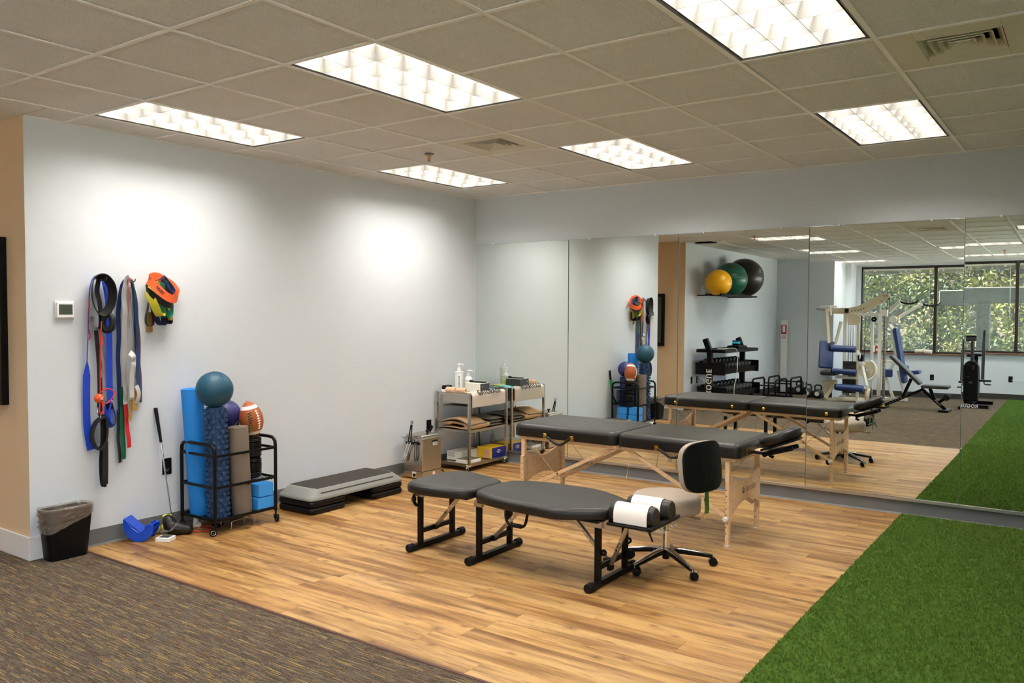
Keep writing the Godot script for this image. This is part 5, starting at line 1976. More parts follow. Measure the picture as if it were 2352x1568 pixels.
	part("arms", g, M.steel_dark, sp)
	g = G.new(); g.box(V(0.272, 0.349, z1 + 0.018), V(0.032, 0.014, 0.010), 0.003)
	part("hinge", g, M.black_plastic, sp)
	# power cord
	o = thing("electric_cable", "black power cable running from the wall outlet behind the steel heater", "cord", V(0.08, 0.3, 0.85))
	g = G.new(); g.tube(curve([V(0.042, 0.418, 0.767), V(0.075, 0.425, 0.79), V(0.10, 0.385, 0.86), V(0.095, 0.34, 0.90), V(0.085, 0.20, 0.925), V(0.08, 0.06, 0.91), V(0.10, 0.012, 0.85), V(0.20, 0.012, 0.80), V(0.26, 0.012, 0.85)], 7), 0.0052, 8)
	part("cord", g, M.black_soft, o)
	g = G.new(); g.cyl(V(0.099, 0.372, 0.868), V(0.096, 0.352, 0.888), 0.010, 10, 0.002)
	part("cord_tag", g, M.plastic_white, o)

func trolley() -> void:
	var x0 := 0.043; var x1 := 0.455; var z0 := 0.070; var z1 := 0.690
	var o := thing("steel_trolley", "three-shelf stainless steel utility trolley in the room corner loaded with supplies", "trolley", V(0.25, 0, 0.38))
	var g: G
	for x in [x0, x1]:
		for z in [z0, z1]:
			g = G.new(); g.box(V(x, 0.410, z), V(0.026, 0.730, 0.026), 0.003)
			part("leg", g, M.steel, o)
			caster(o, V(x, 0.060, z), 0.031, M.rubber, M.plastic_offwhite, 0.3 + x * 5 + z)
	for q in [[0.060, 0.030], [0.392, 0.026], [0.752, 0.026]]:
		g = G.new()
		g.box(V((x0 + x1) / 2, q[0] + 0.006, (z0 + z1) / 2), V(x1 - x0 - 0.004, 0.003, z1 - z0 - 0.004))
		for x in [x0 + 0.004, x1 - 0.004]: g.box(V(x, q[0], (z0 + z1) / 2), V(0.003, q[1], z1 - z0 - 0.02), 0.001)
		for z in [z0 + 0.004, z1 - 0.004]: g.box(V((x0 + x1) / 2, q[0], z), V(x1 - x0 - 0.02, q[1], 0.003), 0.001)
		part("shelf", g, M.steel, o)
	g = G.new(); g.box(V(0.25, 0.700, 0.39), V(0.36, 0.075, 0.55), 0.002)
	var dr := part("drawer", g, M.steel, o)
	g = G.new(); g.box(V(0.4335, 0.700, 0.39), V(0.012, 0.012, 0.10), 0.003)
	part("drawer_pull", g, M.chrome, dr)
	g = G.new(); g.box(V(0.25, 0.632, 0.40), V(0.32, 0.012, 0.50), 0.002)
	part("hanging_tray", g, M.steel_dark, o)
	for q in [[0.694, z1 + 0.014, x0], [0.690, z1 + 0.014, x1], [0.045, z1 + 0.014, x1]]:
		g = G.new(); g.ball(V(q[2], q[0], q[1]), V(0.005, 0.005, 0.003), 10, 6)
		part("bolt", g, M.chrome, o)
	var top := 0.7605
	# bottles
	var b := thing("pump_bottle", "tall white pump bottle with green lettering at the back of the trolley top", "bottle", V(0.105, top, 0.415))
	g = G.new(); g.lathe([Vector2(0, 0), Vector2(0.040, 0), Vector2(0.043, 0.004), Vector2(0.043, 0.165), Vector2(0.040, 0.180), Vector2(0.045, 0.184), Vector2(0.045, 0.196), Vector2(0.020, 0.199), Vector2(0.017, 0.21), Vector2(0.020, 0.215), Vector2(0.016, 0.238), Vector2(0, 0.238)], V(0.105, top, 0.415), Vector3.UP, 28)
	part("body", g, M.plastic_white, b)
	pump(b, V(0.105, top + 0.238, 0.415), V(0.75, 0, -0.65), 0.055)
	var dn := V(0.62, 0, 0.78).normalized()
	text("BIOFREEZE", 0.024, M.text_grey, b, Transform3D(Basis(Vector3.DOWN, Vector3.UP.cross(dn) * 1.0, dn), V(0.105, top + 0.092, 0.415) + dn * 0.0432), 0.0006, "Droid Sans", true)
	b = thing("pump_bottle", "shorter white round-shouldered pump bottle with a pale green label on the trolley", "bottle", V(0.175, top, 0.345))
	g = G.new(); g.lathe([Vector2(0, 0), Vector2(0.036, 0), Vector2(0.040, 0.004), Vector2(0.040, 0.105), Vector2(0.037, 0.125), Vector2(0.028, 0.140), Vector2(0.017, 0.147), Vector2(0.0165, 0.150), Vector2(0.018, 0.152), Vector2(0.0165, 0.172), Vector2(0, 0.172)], V(0.175, top, 0.345), Vector3.UP, 28)
	part("body", g, M.plastic_white, b)
	g = G.new(); g.lathe([Vector2(0.0402, 0.012), Vector2(0.0405, 0.013), Vector2(0.0405, 0.090), Vector2(0.0402, 0.091)], V(0.175, top, 0.345), Vector3.UP, 28)
	part("label", g, M.label_green, b)
	g = G.new(); g.lathe([Vector2(0.0402, 0.098), Vector2(0.0406, 0.099), Vector2(0.0406, 0.102), Vector2(0.0402, 0.103)], V(0.175, top, 0.345), Vector3.UP, 28)
	part("label_stripe", g, M.text_grey, b)
	pump(b, V(0.175, top + 0.172, 0.345), V(0.7, 0, -0.7), 0.040)
	# boxes
	b = thing("small_carton", "small carton with a black upper half and white base at the trolley's left end", "box", V(0.085, top, 0.585))
	g = G.new(); g.box(V(0.085, top + 0.014, 0.585), V(0.07, 0.027, 0.09), 0.002); part("base", g, M.plastic_white, b)
	g = G.new(); g.box(V(0.085, top + 0.047, 0.585), V(0.064, 0.040, 0.084), 0.004); part("lid", g, M.black_plastic, b)
	b = thing("glove_box", "long white carton with a black end panel in the middle of the trolley top", "box", V(0.32, top, 0.375))
	g = G.new(); g.box(V(0.315, top + 0.045, 0.38), V(0.19, 0.088, 0.15), 0.003); part("carton", g, M.box_white, b)
	g = G.new(); g.box(V(0.412, top + 0.044, 0.38), V(0.006, 0.086, 0.148), 0.001); g.box(V(0.315, top + 0.044, 0.302), V(0.188, 0.086, 0.006), 0.001)
	part("black_panel", g, M.slate, b)
	g = G.new(); g.box(V(0.4155, top + 0.058, 0.42), V(0.001, 0.010, 0.010)); g.box(V(0.4155, top + 0.018, 0.40), V(0.001, 0.006, 0.05)); g.box(V(0.34, top + 0.022, 0.4556), V(0.03, 0.006, 0.001))
	part("panel_print", g, M.box_white, b)
	b = thing("black_pouch", "flat black item lying on top of the white carton", "pouch", V(0.3, top + 0.09, 0.34))
	g = G.new(); g.box(V(0.32, top + 0.095, 0.36), V(0.16, 0.010, 0.06), 0.004); g.ball(V(0.225, top + 0.100, 0.365), V(0.025, 0.011, 0.02), 14, 8)
	part("body", g, M.black_soft, b)
	for k in 3:
		var c := V(0.36 - k * 0.09, top + 0.008 + k * 0.007, 0.180 + k * 0.028)
		g = G.new(); g.pad(rrect(c.x - 0.055, c.x + 0.055, c.z - 0.045, c.z + 0.045, 0.008), c.y - 0.007, c.y + 0.004, 0.005, 0.006)
		solo("sachet", g, M[["sachet_cyan", "sachet_cyan", "sachet_lime"][k]], c, ["glossy cyan sachet lying nearest the trolley's right edge", "glossy cyan sachet in the middle of the sachets on the trolley", "glossy lime sachet at the back of the sachets on the trolley"][k], "sachet", "sachets on the trolley")
	for k in 2:
		var c := V(0.195 + k * 0.125, top + 0.030, 0.650 - k * 0.004)
		g = G.new()
		g.lathe([Vector2(0.006, 0.002), Vector2(0.010, 0), Vector2(0.024, 0), Vector2(0.029, 0.006), Vector2(0.030, 0.03), Vector2(0.0285, 0.058), Vector2(0.0295, 0.09), Vector2(0.028, 0.112), Vector2(0.023, 0.117), Vector2(0.010, 0.116), Vector2(0.006, 0.112)], c - V(0.058, 0, 0), V(1, 0, 0), 22)
		solo("bandage_roll", g, M.wrap_peach, c, ["peach elastic bandage roll at the left end of the trolley top", "peach elastic bandage roll nearer the printed towel on the trolley"][k], "bandage", "peach bandage rolls on the trolley")
	# printed towel over the front edge
	b = thing("printed_towel", "white towel with bold black lettering draped over the trolley's front edge", "towel", V(0.44, top, 0.36))
	g = G.new()
	var rows := []
	for k in 13:
		var row := PackedVector3Array()
		for i in 25:
			var z := 0.665 - 0.555 * i / 24.0
			var sv := k / 12.0 * 0.26
			var x: float; var y: float
			if sv < 0.12: x = 0.345 + sv; y = top + 0.012
			else: x = 0.465 + minf(0.012, (sv - 0.12) * 0.5) ; y = top + 0.012 - (sv - 0.12)
			if sv >= 0.11 and sv < 0.14: x = 0.345 + 0.115 + sin((sv - 0.11) / 0.03 * PI / 2) * 0.012; y = top + 0.012 - (1.0 - cos((sv - 0.11) / 0.03 * PI / 2)) * 0.02
			row.append(V(x + 0.003 * sin(i * 0.7) * (1.0 if sv > 0.14 else 0.0), y + 0.002 * sin(i * 0.9 + k), z + 0.012 * (sv - 0.12) * (1 if i < 12 else -1)))
		rows.append(row)
	g.grid(rows)
	var back := []
	for row in rows:
		var r2 := PackedVector3Array()
		for q in row: r2.append(q - V(0.005, 0.005, 0))
		back.append(r2)
	g.grid(back)
	part("cloth", g, M.towel_white, b)
	text("GATORADE", 0.075, M.black_print, b, Transform3D(Basis(V(0, 0, -1), V(-0.62, 0.78, 0.0).normalized(), V(0.78, 0.62, 0)), V(0.480, top + 0.011, 0.395)), 0.002, "Droid Sans", true)
	g = G.new(); g.box(V(0.471, top - 0.055, 0.108), V(0.003, 0.10, 0.006))
	part("orange_hem", g, M.loop_orange, b)
	# folded heat packs and covers on the middle shelf
	pack_stack()
	# bottom shelf
	b = thing("glove_box", "yellow and blue carton with a skin coloured picture on the lower trolley shelf", "box", V(0.38, 0.07, 0.24))
	g = G.new(); g.box(V(0.352, 0.129, 0.195), V(0.19, 0.112, 0.225), 0.002); part("carton", g, M.box_yellow, b)
	g = G.new(); g.box(V(0.449, 0.129, 0.195), V(0.003, 0.108, 0.221)); part("blue_face", g, M.box_blue, b)
	g = G.new()
	for q in [[0.165, 0.045], [0.152, 0.075], [0.140, 0.042]]: g.box(V(0.4512, q[0] - 0.012, 0.195), V(0.001, 0.004 if q[1] > 0.05 else 0.007, q[1]))
	part("face_print", g, M.box_white, b)
	g = G.new(); g.box(V(0.385, 0.120, 0.309), V(0.06, 0.085, 0.002)); part("picture_panel", g, M.box_skin, b)
	b = thing("flat_carton", "flat white carton with printed lines at the back of the lower trolley shelf", "box", V(0.2, 0.07, 0.44))
	g = G.new(); g.box(V(0.165, 0.118, 0.43), V(0.17, 0.09, 0.30), 0.002); part("carton", g, M.box_white, b)
	g = G.new()
	for k in 6: g.box(V(0.2515, 0.150 - k * 0.010, 0.50), V(0.001, 0.003, 0.10 - 0.012 * (k % 3)))
	for k in 5: g.box(V(0.14, 0.150 - k * 0.010, 0.5806), V(0.10 - 0.012 * (k % 3), 0.003, 0.001))
	part("print_lines", g, M.text_grey, b)
	b = thing("flat_device", "flat grey and white electronic box at the front of the lower trolley shelf", "device", V(0.36, 0.07, 0.58))
	g = G.new(); g.box(V(0.355, 0.090, 0.575), V(0.17, 0.036, 0.20), 0.004); part("case", g, M.plastic_offwhite, b)
	g = G.new(); g.box(V(0.355, 0.109, 0.575), V(0.16, 0.003, 0.19), 0.001); part("grey_top", g, M.pack_grey, b)
	g = G.new(); g.box(V(0.441, 0.090, 0.575), V(0.003, 0.022, 0.16), 0.001); part("front_panel", g, M.plastic_white, b)
	b = thing("water_bottle", "small clear water bottle behind the trolley's lower shelf cartons", "bottle", V(0.10, 0.07, 0.22))
	g = G.new(); g.lathe([Vector2(0, 0), Vector2(0.030, 0), Vector2(0.032, 0.01), Vector2(0.030, 0.07), Vector2(0.032, 0.13), Vector2(0.026, 0.16), Vector2(0.012, 0.185), Vector2(0.012, 0.20), Vector2(0, 0.20)], V(0.11, 0.07, 0.215), Vector3.UP, 20)
	part("body", g, M.bag_film, b)
	g = G.new(); g.cyl(V(0.11, 0.27, 0.215), V(0.11, 0.285, 0.215), 0.014, 14, 0.002); part("cap", g, M.plastic_white, b)

func pump(b: Node3D, at: Vector3, d: Vector3, reach: float) -> void:
	d = d.normalized()
	var g := G.new()
	g.cyl(at, at + V(0, 0.028, 0), 0.0055, 10)
	g.lathe([Vector2(0, 0), Vector2(0.012, 0), Vector2(0.013, 0.006), Vector2(0.009, 0.012), Vector2(0, 0.013)], at + V(0, 0.026, 0), Vector3.UP, 14)
	g.tube(curve([at + V(0, 0.034, 0) - d * 0.012, at + V(0, 0.035, 0), at + V(0, 0.034, 0) + d * reach * 0.6, at + V(0, 0.024, 0) + d * reach]), 0.0058, 8)
	part("pump_head", g, M.plastic_white, b)

func pack_stack() -> void:
	var y := 0.400
	var o := thing("heat_pack_cover", "tan terry heat pack cover folded over on the middle trolley shelf", "pack cover", V(0.25, y, 0.45))
	fold_slab(o, "folded_cloth", [[0.075, 0.66, 0.010], [0.15, 0.52, 0.012], [0.30, 0.50, 0.010], [0.43, 0.47, 0.006]], M.towel_tan, [V(0.050, y + 0.012, 0.34), V(0.16, y + 0.020, 0.34), V(0.30, y + 0.014, 0.34), V(0.40, y + 0.010, 0.34), V(0.445, y + 0.026, 0.34), V(0.44, y + 0.052, 0.34), V(0.38, y + 0.062, 0.34), V(0.28, y + 0.074, 0.34), V(0.18, y + 0.078, 0.34), V(0.055, y + 0.050, 0.34)], 0.32, 0.016)
	o = thing("heat_pack_cover", "tan heat pack cover lying on top with a grey piped edge", "pack cover", V(0.25, y + 0.1, 0.45))
	fold_slab(o, "folded_cloth", [], M.towel_tan, [V(0.052, y + 0.066, 0.40), V(0.16, y + 0.098, 0.40), V(0.27, y + 0.112, 0.40), V(0.36, y + 0.096, 0.40), V(0.445, y + 0.060, 0.40)], 0.27, 0.014)
	var g := G.new()
	g.tube(curve([V(0.052, y + 0.060, 0.672), V(0.16, y + 0.090, 0.672), V(0.27, y + 0.104, 0.672), V(0.36, y + 0.088, 0.672), V(0.447, y + 0.054, 0.672), V(0.450, y + 0.058, 0.55), V(0.450, y + 0.060, 0.402)], 5), 0.006, 8)
	part("piping", g, M.pack_grey, o)
	var n := ["grey heat pack folded at the right of the middle trolley shelf, bottom one", "grey heat pack folded at the right of the middle trolley shelf, middle one", "grey heat pack folded at the right of the middle trolley shelf, top one"]
	for k in 3:
		o = thing("heat_pack", n[k], "heat pack", V(0.27, y + k * 0.03, 0.21), "grey heat packs on the trolley")
		fold_slab(o, "pack", [], M.pack_grey, [V(0.08, y + 0.012 + k * 0.032, 0.095), V(0.20, y + 0.020 + k * 0.032, 0.095), V(0.33, y + 0.013 + k * 0.032, 0.095), V(0.430, y + 0.016 + k * 0.030, 0.095)], 0.22, 0.026)

# a quilted cloth slab: a path in x and y, pulled along z
func fold_slab(o: Node3D, called: String, _x: Array, m: Material, path: Array, depth: float, th: float) -> void:
	var c := curve(path, 5)
	var rows := []
	for j in 9:
		var row := PackedVector3Array()
		var e := absf(j - 4) / 4.0
		var t := th * sqrt(maxf(0.0, 1.0 - pow(e, 6)))
		for side in 2:
			for i in c.size():
				var k := i if side == 0 else c.size() - 1 - i
				var d := (c[mini(k + 1, c.size() - 1)] - c[maxi(k - 1, 0)]).normalized()
				var nn := V(-d.y, d.x, 0)
				var endf := sqrt(clampf(minf(k, c.size() - 1 - k) / 1.5, 0.05, 1.0))
				var wob := 0.0018 * sin(k * 1.3 + j * 0.9)
				row.append(c[k] + nn * ((t * 0.5 * endf + wob * 0.5) * (1 if side == 0 else -1)) + V(0, 0, depth * j / 8.0))
		rows.append(row)
	var g := G.new()
	g.grid(rows, true)
	g.fan(rows[0], V(0, 0, -1)); g.fan(rows[8], V(0, 0, 1))
	part(called, g, m, o)

func massage_table() -> void:
	var o := thing("massage_table", "black upholstered massage table on light wooden folding legs in front of the mirrors", "massage table", V(2.62, 0, 1.39))
	var g := G.new()
	g.pad(rrect(1.705, 2.618, 1.05, 1.735, 0.075, 8), 0.602, 0.703, 0.042, 0.006, 0.010)
	part("cushion", g, M.vinyl_black, o)
	g = G.new()
	g.pad(rrect(2.628, 3.535, 1.05, 1.735, 0.045, 8), 0.602, 0.703, 0.042, 0.006, 0.010)
	part("cushion", g, M.vinyl_black, o)
	for q in [[1.75, 2.60], [2.645, 3.50]]:
		g = G.new()
		for z in [1.10, 1.69]: g.box(V((q[0] + q[1]) / 2, 0.588, z), V(q[1] - q[0], 0.026, 0.022), 0.002)
		for x in [q[0], q[1]]: g.box(V(x, 0.588, 1.395), V(0.022, 0.026, 0.57), 0.002)
		part("under_frame", g, M.birch, o)
	for x in [1.785, 3.440]:
		for z in [1.105, 1.685]:
			g = G.new(); g.box(V(x, 0.515, z), V(0.032, 0.150, 0.032), 0.003)
			var lg := part("leg", g, M.birch, o)
			g = G.new(); g.box(V(x + (0.004 if x > 2 else -0.004), 0.300, z + (0.004 if z > 1.4 else -0.004)), V(0.034, 0.300, 0.046), 0.010)
			part("leg_sleeve", g, M.birch, lg)
			g = G.new(); g.box(V(x + (0.002 if x > 2 else -0.002), 0.105, z), V(0.032, 0.20, 0.040), 0.008)
			part("leg_extension", g, M.birch, lg)
			g = G.new(); g.box(V(x + (0.002 if x > 2 else -0.002), 0.006, z), V(0.034, 0.012, 0.042), 0.003)
			part("foot", g, M.plastic_offwhite, lg)
			for s in [-1.0, 1.0]:
				g = G.new()
				for k in 8:
					var y := 0.385 - k * 0.042
					if y > 0.06 and absf(y - 0.19) > 0.02: g.cyl(V(x, y, z + s * 0.0268), V(x, y, z + s * 0.0276), 0.004, 8)
				part("adjust_holes", g, M.hole, lg)
			g = G.new()
			var zo: float = z + (0.040 if z > 1.4 else -0.040)
			g.lathe([Vector2(0, -0.012), Vector2(0.013, -0.012), Vector2(0.020, -0.006), Vector2(0.020, 0.006), Vector2(0.013, 0.012), Vector2(0, 0.012)], V(x, 0.190, zo), V(0, 0, 1), 6, 0.2)
			g.cyl(V(x, 0.19, z), V(x, 0.19, zo), 0.004, 8)
			part("clamp_knob", g, M.plastic_offwhite, lg)
		# plywood end panel with hollowed edges
		var poly := PackedVector2Array()
		for k in 15:
			var t := k / 14.0
			poly.append(Vector2(lerpf(1.118, 1.672, t), 0.474 - 0.066 * sin(PI * t)))
		for k in 15:
			var t := k / 14.0
			poly.append(Vector2(lerpf(1.672, 1.118, t), 0.206 + 0.066 * sin(PI * t)))
		g = G.new()
		g.prism(poly, V(x + (0.024 if x > 2 else -0.012), 0, 0), V(0, 0, 1), V(0, 1, 0), 0.009, 0.001, true)
		var pn := part("end_panel", g, M.birch, o)
		if x > 2:
			g = G.new()
			for z in [1.128, 1.662]:
				for y in [0.45, 0.38, 0.31, 0.23]: g.cyl(V(x + 0.0238, y, z), V(x + 0.0252, y, z), 0.004, 8)
			part("screws", g, M.steel_dark, pn)
			text("Earthlite", 0.052, M.burnt, pn, Transform3D(Basis(V(0, 0, -1), V(0, 1, 0), V(1, 0, 0)), V(x + 0.0242, 0.342, 1.300)), 0.0006, "Droid Serif")
			g = G.new(); g.lathe([Vector2(0.011, 0), Vector2(0.0125, 0.0012), Vector2(0.020, 0.0012), Vector2(0.0215, 0)], V(x + 0.0240, 0.342, 1.447), V(1, 0, 0), 20); g.ball(V(x + 0.0242, 0.335, 1.447), V(0.001, 0.008, 0.007), 10, 6)
			part("logo", g, M.burnt, pn)
	# folding braces
	for z in [1.128, 1.662]:
		for q in [[V(1.80, 0.190, z), V(2.590, 0.586, z)], [V(3.425, 0.190, z), V(2.660, 0.586, z)]]:
			g = G.new(); g.bar(q[0], q[1], 0.016, 0.028, 0.004)
			var br := part("brace", g, M.birch, o)
			g = G.new()
			var m: Vector3 = q[0].lerp(q[1], 0.36)
			g.cyl(m - V(0, 0, 0.012), m + V(0, 0, 0.012), 0.007, 10)
			part("brace_bolt", g, M.steel_dark, br)
	for z in [1.145, 1.645]:
		g = G.new()
		g.tube(pv([V(1.80, 0.575, z), V(2.05, 0.318, z), V(2.655, 0.322, z), V(3.19, 0.318, z), V(3.43, 0.575, z)]), 0.0016, 5)
		g.tube(pv([V(2.655, 0.322, z), V(2.70, 0.585, z)]), 0.0016, 5)
		part("support_cable", g, M.steel_dark if z < 1.4 else M.birch, o)
	# carrying handles with brass plates
	for q in [[2.018, 2.257], [2.944, 3.183]]:
		g = G.new()
		var zf := 1.740
		g.tube(curve([V(q[0] + 0.012, 0.622, zf + 0.006), V(q[0] + 0.05, 0.602, zf + 0.008), V(q[0] + 0.10, 0.575, zf + 0.010), V(q[0] + 0.15, 0.575, zf + 0.010), V(q[0] + 0.20, 0.606, zf + 0.008), V(q[1] - 0.012, 0.624, zf + 0.006)], 5), 0.010, 8)
		var hd := part("carry_handle", g, M.vinyl_black, o)
		for x in q:
			g = G.new(); g.box(V(x, 0.624, zf + 0.004), V(0.034, 0.038, 0.010), 0.003)
			g.cyl(V(x, 0.624, zf + 0.008), V(x, 0.624, zf + 0.013), 0.008, 10, 0.002)
			part("brass_plate", g, M.brass, hd)
	for x in [1.86, 2.46, 2.78, 3.40]:
		g = G.new(); g.lathe([Vector2(0, 0), Vector2(0.016, 0), Vector2(0.017, 0.004), Vector2(0.010, 0.012), Vector2(0, 0.014)], V(x, 0.636, 1.050), V(0, 0, -1), 16)
		part("brass_knob", g, M.brass, o)
	g = G.new(); g.box(V(3.537, 0.640, 1.60), V(0.006, 0.050, 0.016), 0.003)
	part("brass_clasp", g, M.brass, o)
	# face rest
	g = G.new(); g.bar(V(3.50, 0.615, 1.395), V(3.60, 0.615, 1.395), 0.10, 0.030, 0.004)
	part("wooden_socket", g, M.birch, o)
	g = G.new()
	for z in [1.33, 1.46]: g.bar(V(3.53, 0.618, z), V(3.615, 0.612, z), 0.020, 0.018, 0.004); g.bar(V(3.615, 0.610, z), V(3.80, 0.668, z), 0.018, 0.030, 0.005)
	g.cyl(V(3.615, 0.610, 1.31), V(3.615, 0.610, 1.48), 0.018, 14, 0.003)
	g.bar(V(3.60, 0.585, 1.33), V(3.632, 0.570, 1.33), 0.02, 0.02, 0.004)
	part("face_rest_bracket", g, M.black_plastic, o)
	# crescent cushion on a tilted board
	var ex := V(0.93, 0.36, 0).normalized()
	var ey := V(-0.36, 0.93, 0).normalized()
	var cc := V(3.700, 0.685, 1.395)
	var sec := []
	for k in 29:
		var t := deg_to_rad(-146.0 + 292.0 * k / 28.0)
		sec.append(cc + ex * cos(t) * 0.105 + V(0, 0, 1) * sin(t) * 0.115)
	g = G.new()
	var outl := PackedVector2Array()
	for k in 29:
		var t := deg_to_rad(-150.0 + 300.0 * k / 28.0)
		outl.append(Vector2(cos(t) * 0.145, sin(t) * 0.155))
	for k in 21:
		var t := deg_to_rad(140.0 - 280.0 * k / 20.0)
		outl.append(Vector2(cos(t) * 0.065, sin(t) * 0.065))
	g.prism(outl, cc - ey * 0.012, V(0, 0, -1).cross(Vector3.ZERO) + ex, V(0, 0, -1), 0.014, 0.003)
	part("face_rest_board", g, M.black_plastic, o)
	g = G.new()
	var rows := []
	for i in sec.size():
		var d: Vector3 = (sec[mini(i + 1, 28)] - sec[maxi(i - 1, 0)]).normalized()
		var side := d.cross(ey).normalized()
		var endf := sqrt(clampf(minf(i, 28 - i) / 2.5, 0.06, 1.0))
		var row := PackedVector3Array()
		for k in 18:
			var a := TAU * k / 18
			var cr := cos(a); var sr := sin(a)
			var wr := 1.0 + 0.02 * sin(i * 1.7 + k)
			row.append(sec[i] + ey * 0.042 + side * signf(cr) * pow(absf(cr), 0.8) * 0.056 * endf * wr + ey * signf(sr) * pow(absf(sr), 0.8) * 0.040 * endf)
		rows.append(row)
	g.grid(rows, true)
	g.fan(rows[0], V(-1, 0, -1)); g.fan(rows[28], V(-1, 0, 1))
	part("face_cushion", g, M.vinyl_black, o)

func drop_table() -> void:
	var o := thing("adjusting_table", "low black portable adjusting table in front with a papered head piece", "treatment table", V(2.6, 0, 2.755))
	var zc := 2.755
	var g := G.new()
	# leg cushion
	var pts := [1.722, 2.700, 1.722, 2.880, 1.756, 3.000, 1.86, 3.052, 2.06, 3.040, 2.235, 2.955, 2.248, 2.755, 2.235, 2.600, 2.06, 2.520, 1.86, 2.480, 1.760, 2.560]
	g.pad(shape(pts), 0.392, 0.458, 0.034, 0.006, 0.012)
	part("leg_cushion", g, M.vinyl_black, o)
	pts = [2.262, 2.755, 2.270, 2.925, 2.380, 3.015, 2.580, 3.060, 2.800, 3.072, 2.955, 3.068, 3.165, 2.935, 3.205, 2.840, 3.210, 2.755, 3.205, 2.670, 3.155, 2.590, 2.950, 2.480, 2.760, 2.452, 2.560, 2.456, 2.400, 2.490, 2.275, 2.590]
	g = G.new()
	g.pad(shape(pts), 0.392, 0.458, 0.034, 0.006, 0.012)
	part("body_cushion", g, M.vinyl_black, o)
	g = G.new()
	g.box(V(1.99, 0.384, zc), V(0.42, 0.014, 0.36), 0.002); g.box(V(2.73, 0.384, zc), V(0.86, 0.014, 0.40), 0.002)
	part("base_board", g, M.black_metal, o)
	for x in [1.800, 2.290, 3.142]:
		var fr := Node3D.new()
		fr.name = "leg_frame"
		o.add_child(fr, true)
		g = G.new()
		for z in [zc - 0.165, zc + 0.165]: g.box(V(x, 0.207, z), V(0.038, 0.345, 0.025), 0.003)
		part("upright", g, M.black_metal, fr)
		g = G.new(); g.box(V(x, 0.022, zc), V(0.036, 0.036, 0.53), 0.003)
		part("foot_rail", g, M.black_metal, fr)
		g = G.new(); g.box(V(x, 0.118, zc), V(0.025, 0.032, 0.31), 0.003)
		part("crossbar", g, M.black_metal, fr)
		for s in [-1.0, 1.0]:
			g = G.new(); g.lathe([Vector2(0, 0), Vector2(0.024, 0), Vector2(0.026, 0.004), Vector2(0.026, 0.045), Vector2(0.022, 0.050), Vector2(0.012, 0.050), Vector2(0.010, 0.047), Vector2(0, 0.047)], V(x, 0.0262, zc + s * 0.238), V(0, 0, s), 20)
			part("rubber_cap", g, M.rubber, fr)
		g = G.new(); g.box(V(x, 0.366, zc + 0.168), V(0.062, 0.036, 0.030), 0.002); g.box(V(x, 0.366, zc - 0.168), V(0.062, 0.036, 0.030), 0.002)
		part("bracket", g, M.aluminium, fr)
	# folding struts
	for q in [[V(1.818, 0.128, zc + 0.03), V(2.050, 0.380, zc + 0.03)], [V(2.308, 0.128, zc + 0.03), V(2.560, 0.380, zc + 0.03)], [V(3.124, 0.128, zc + 0.03), V(2.860, 0.380, zc + 0.03)], [V(3.160, 0.100, zc + 0.05), V(3.270, 0.350, zc + 0.05)]]:
		g = G.new(); g.bar(q[0], q[1], 0.026, 0.020, 0.002)
		var st := part("strut", g, M.aluminium, o)
		g = G.new()
		for t in [0.0, 0.42, 0.52, 0.62]:
			var p: Vector3 = q[0].lerp(q[1], t)
			g.cyl(p + V(0, 0, -0.016), p + V(0, 0, 0.017), 0.006, 10)
		part("bolt", g, M.chrome, st)
		g = G.new(); g.box(q[0] + V(0, -0.006, 0), V(0.030, 0.034, 0.042), 0.005)
		part("strut_foot", g, M.black_plastic, st)
	for s in [-1.0, 1.0]:
		g = G.new()
		g.lathe([Vector2(0.008, -0.006), Vector2(0.019, -0.006), Vector2(0.019, 0.006), Vector2(0.008, 0.006), Vector2(0.008, -0.006)], V(3.172, 0.205, zc + s * 0.155), V(0, 0, 1), 14)
		g.box(V(3.155, 0.20, zc + s * 0.155), V(0.02, 0.024, 0.012), 0.003)
		part("lock_tab", g, M.black_plastic, o)
	g = G.new(); g.cyl(V(3.175, 0.120, zc - 0.185), V(3.175, 0.120, zc - 0.150), 0.028, 20, 0.005)
	part("wheel", g, M.rubber, o)
	# carry handle on the near side, strap at the foot end
	g = G.new()
	g.tube(curve([V(2.585, 0.390, 3.045), V(2.590, 0.350, 3.050), V(2.605, 0.320, 3.052), V(2.64, 0.309, 3.052), V(2.69, 0.309, 3.052), V(2.722, 0.320, 3.052), V(2.735, 0.350, 3.050), V(2.74, 0.390, 3.045)], 5), 0.009, 8)
	g.bar(V(2.622, 0.312, 3.052), V(2.712, 0.312, 3.052), 0.028, 0.024, 0.008)
	part("carry_handle", g, M.black_plastic, o)
	g = G.new()
	g.band(curve([V(1.79, 0.385, 2.95), V(1.772, 0.35, 2.955), V(1.778, 0.31, 2.955), V(1.80, 0.288, 2.95)]), [V(0, 0, 0.014)], 0.003)
	g.box(V(1.772, 0.332, 2.955), V(0.020, 0.030, 0.034), 0.004)
	part("fastening_strap", g, M.web_black, o)
	# head piece: two half-round cushions on a tray
	g = G.new()
	g.box(V(3.340, 0.380, zc), V(0.28, 0.014, 0.36), 0.004)
	g.box(V(3.470, 0.388, zc), V(0.026, 0.022, 0.40), 0.006)
	g.box(V(3.210, 0.392, zc), V(0.030, 0.05, 0.30), 0.006)
	var hp := part("head_tray", g, M.black_metal, o)
	for s in [-1.0, 1.0]:
		var z: float = zc + s * 0.105
		g = G.new()
		head_cushion(g, z, 3.200, 3.474, 0.387, 0.0)
		part("head_cushion", g, M.vinyl_black, o)
	g = G.new()
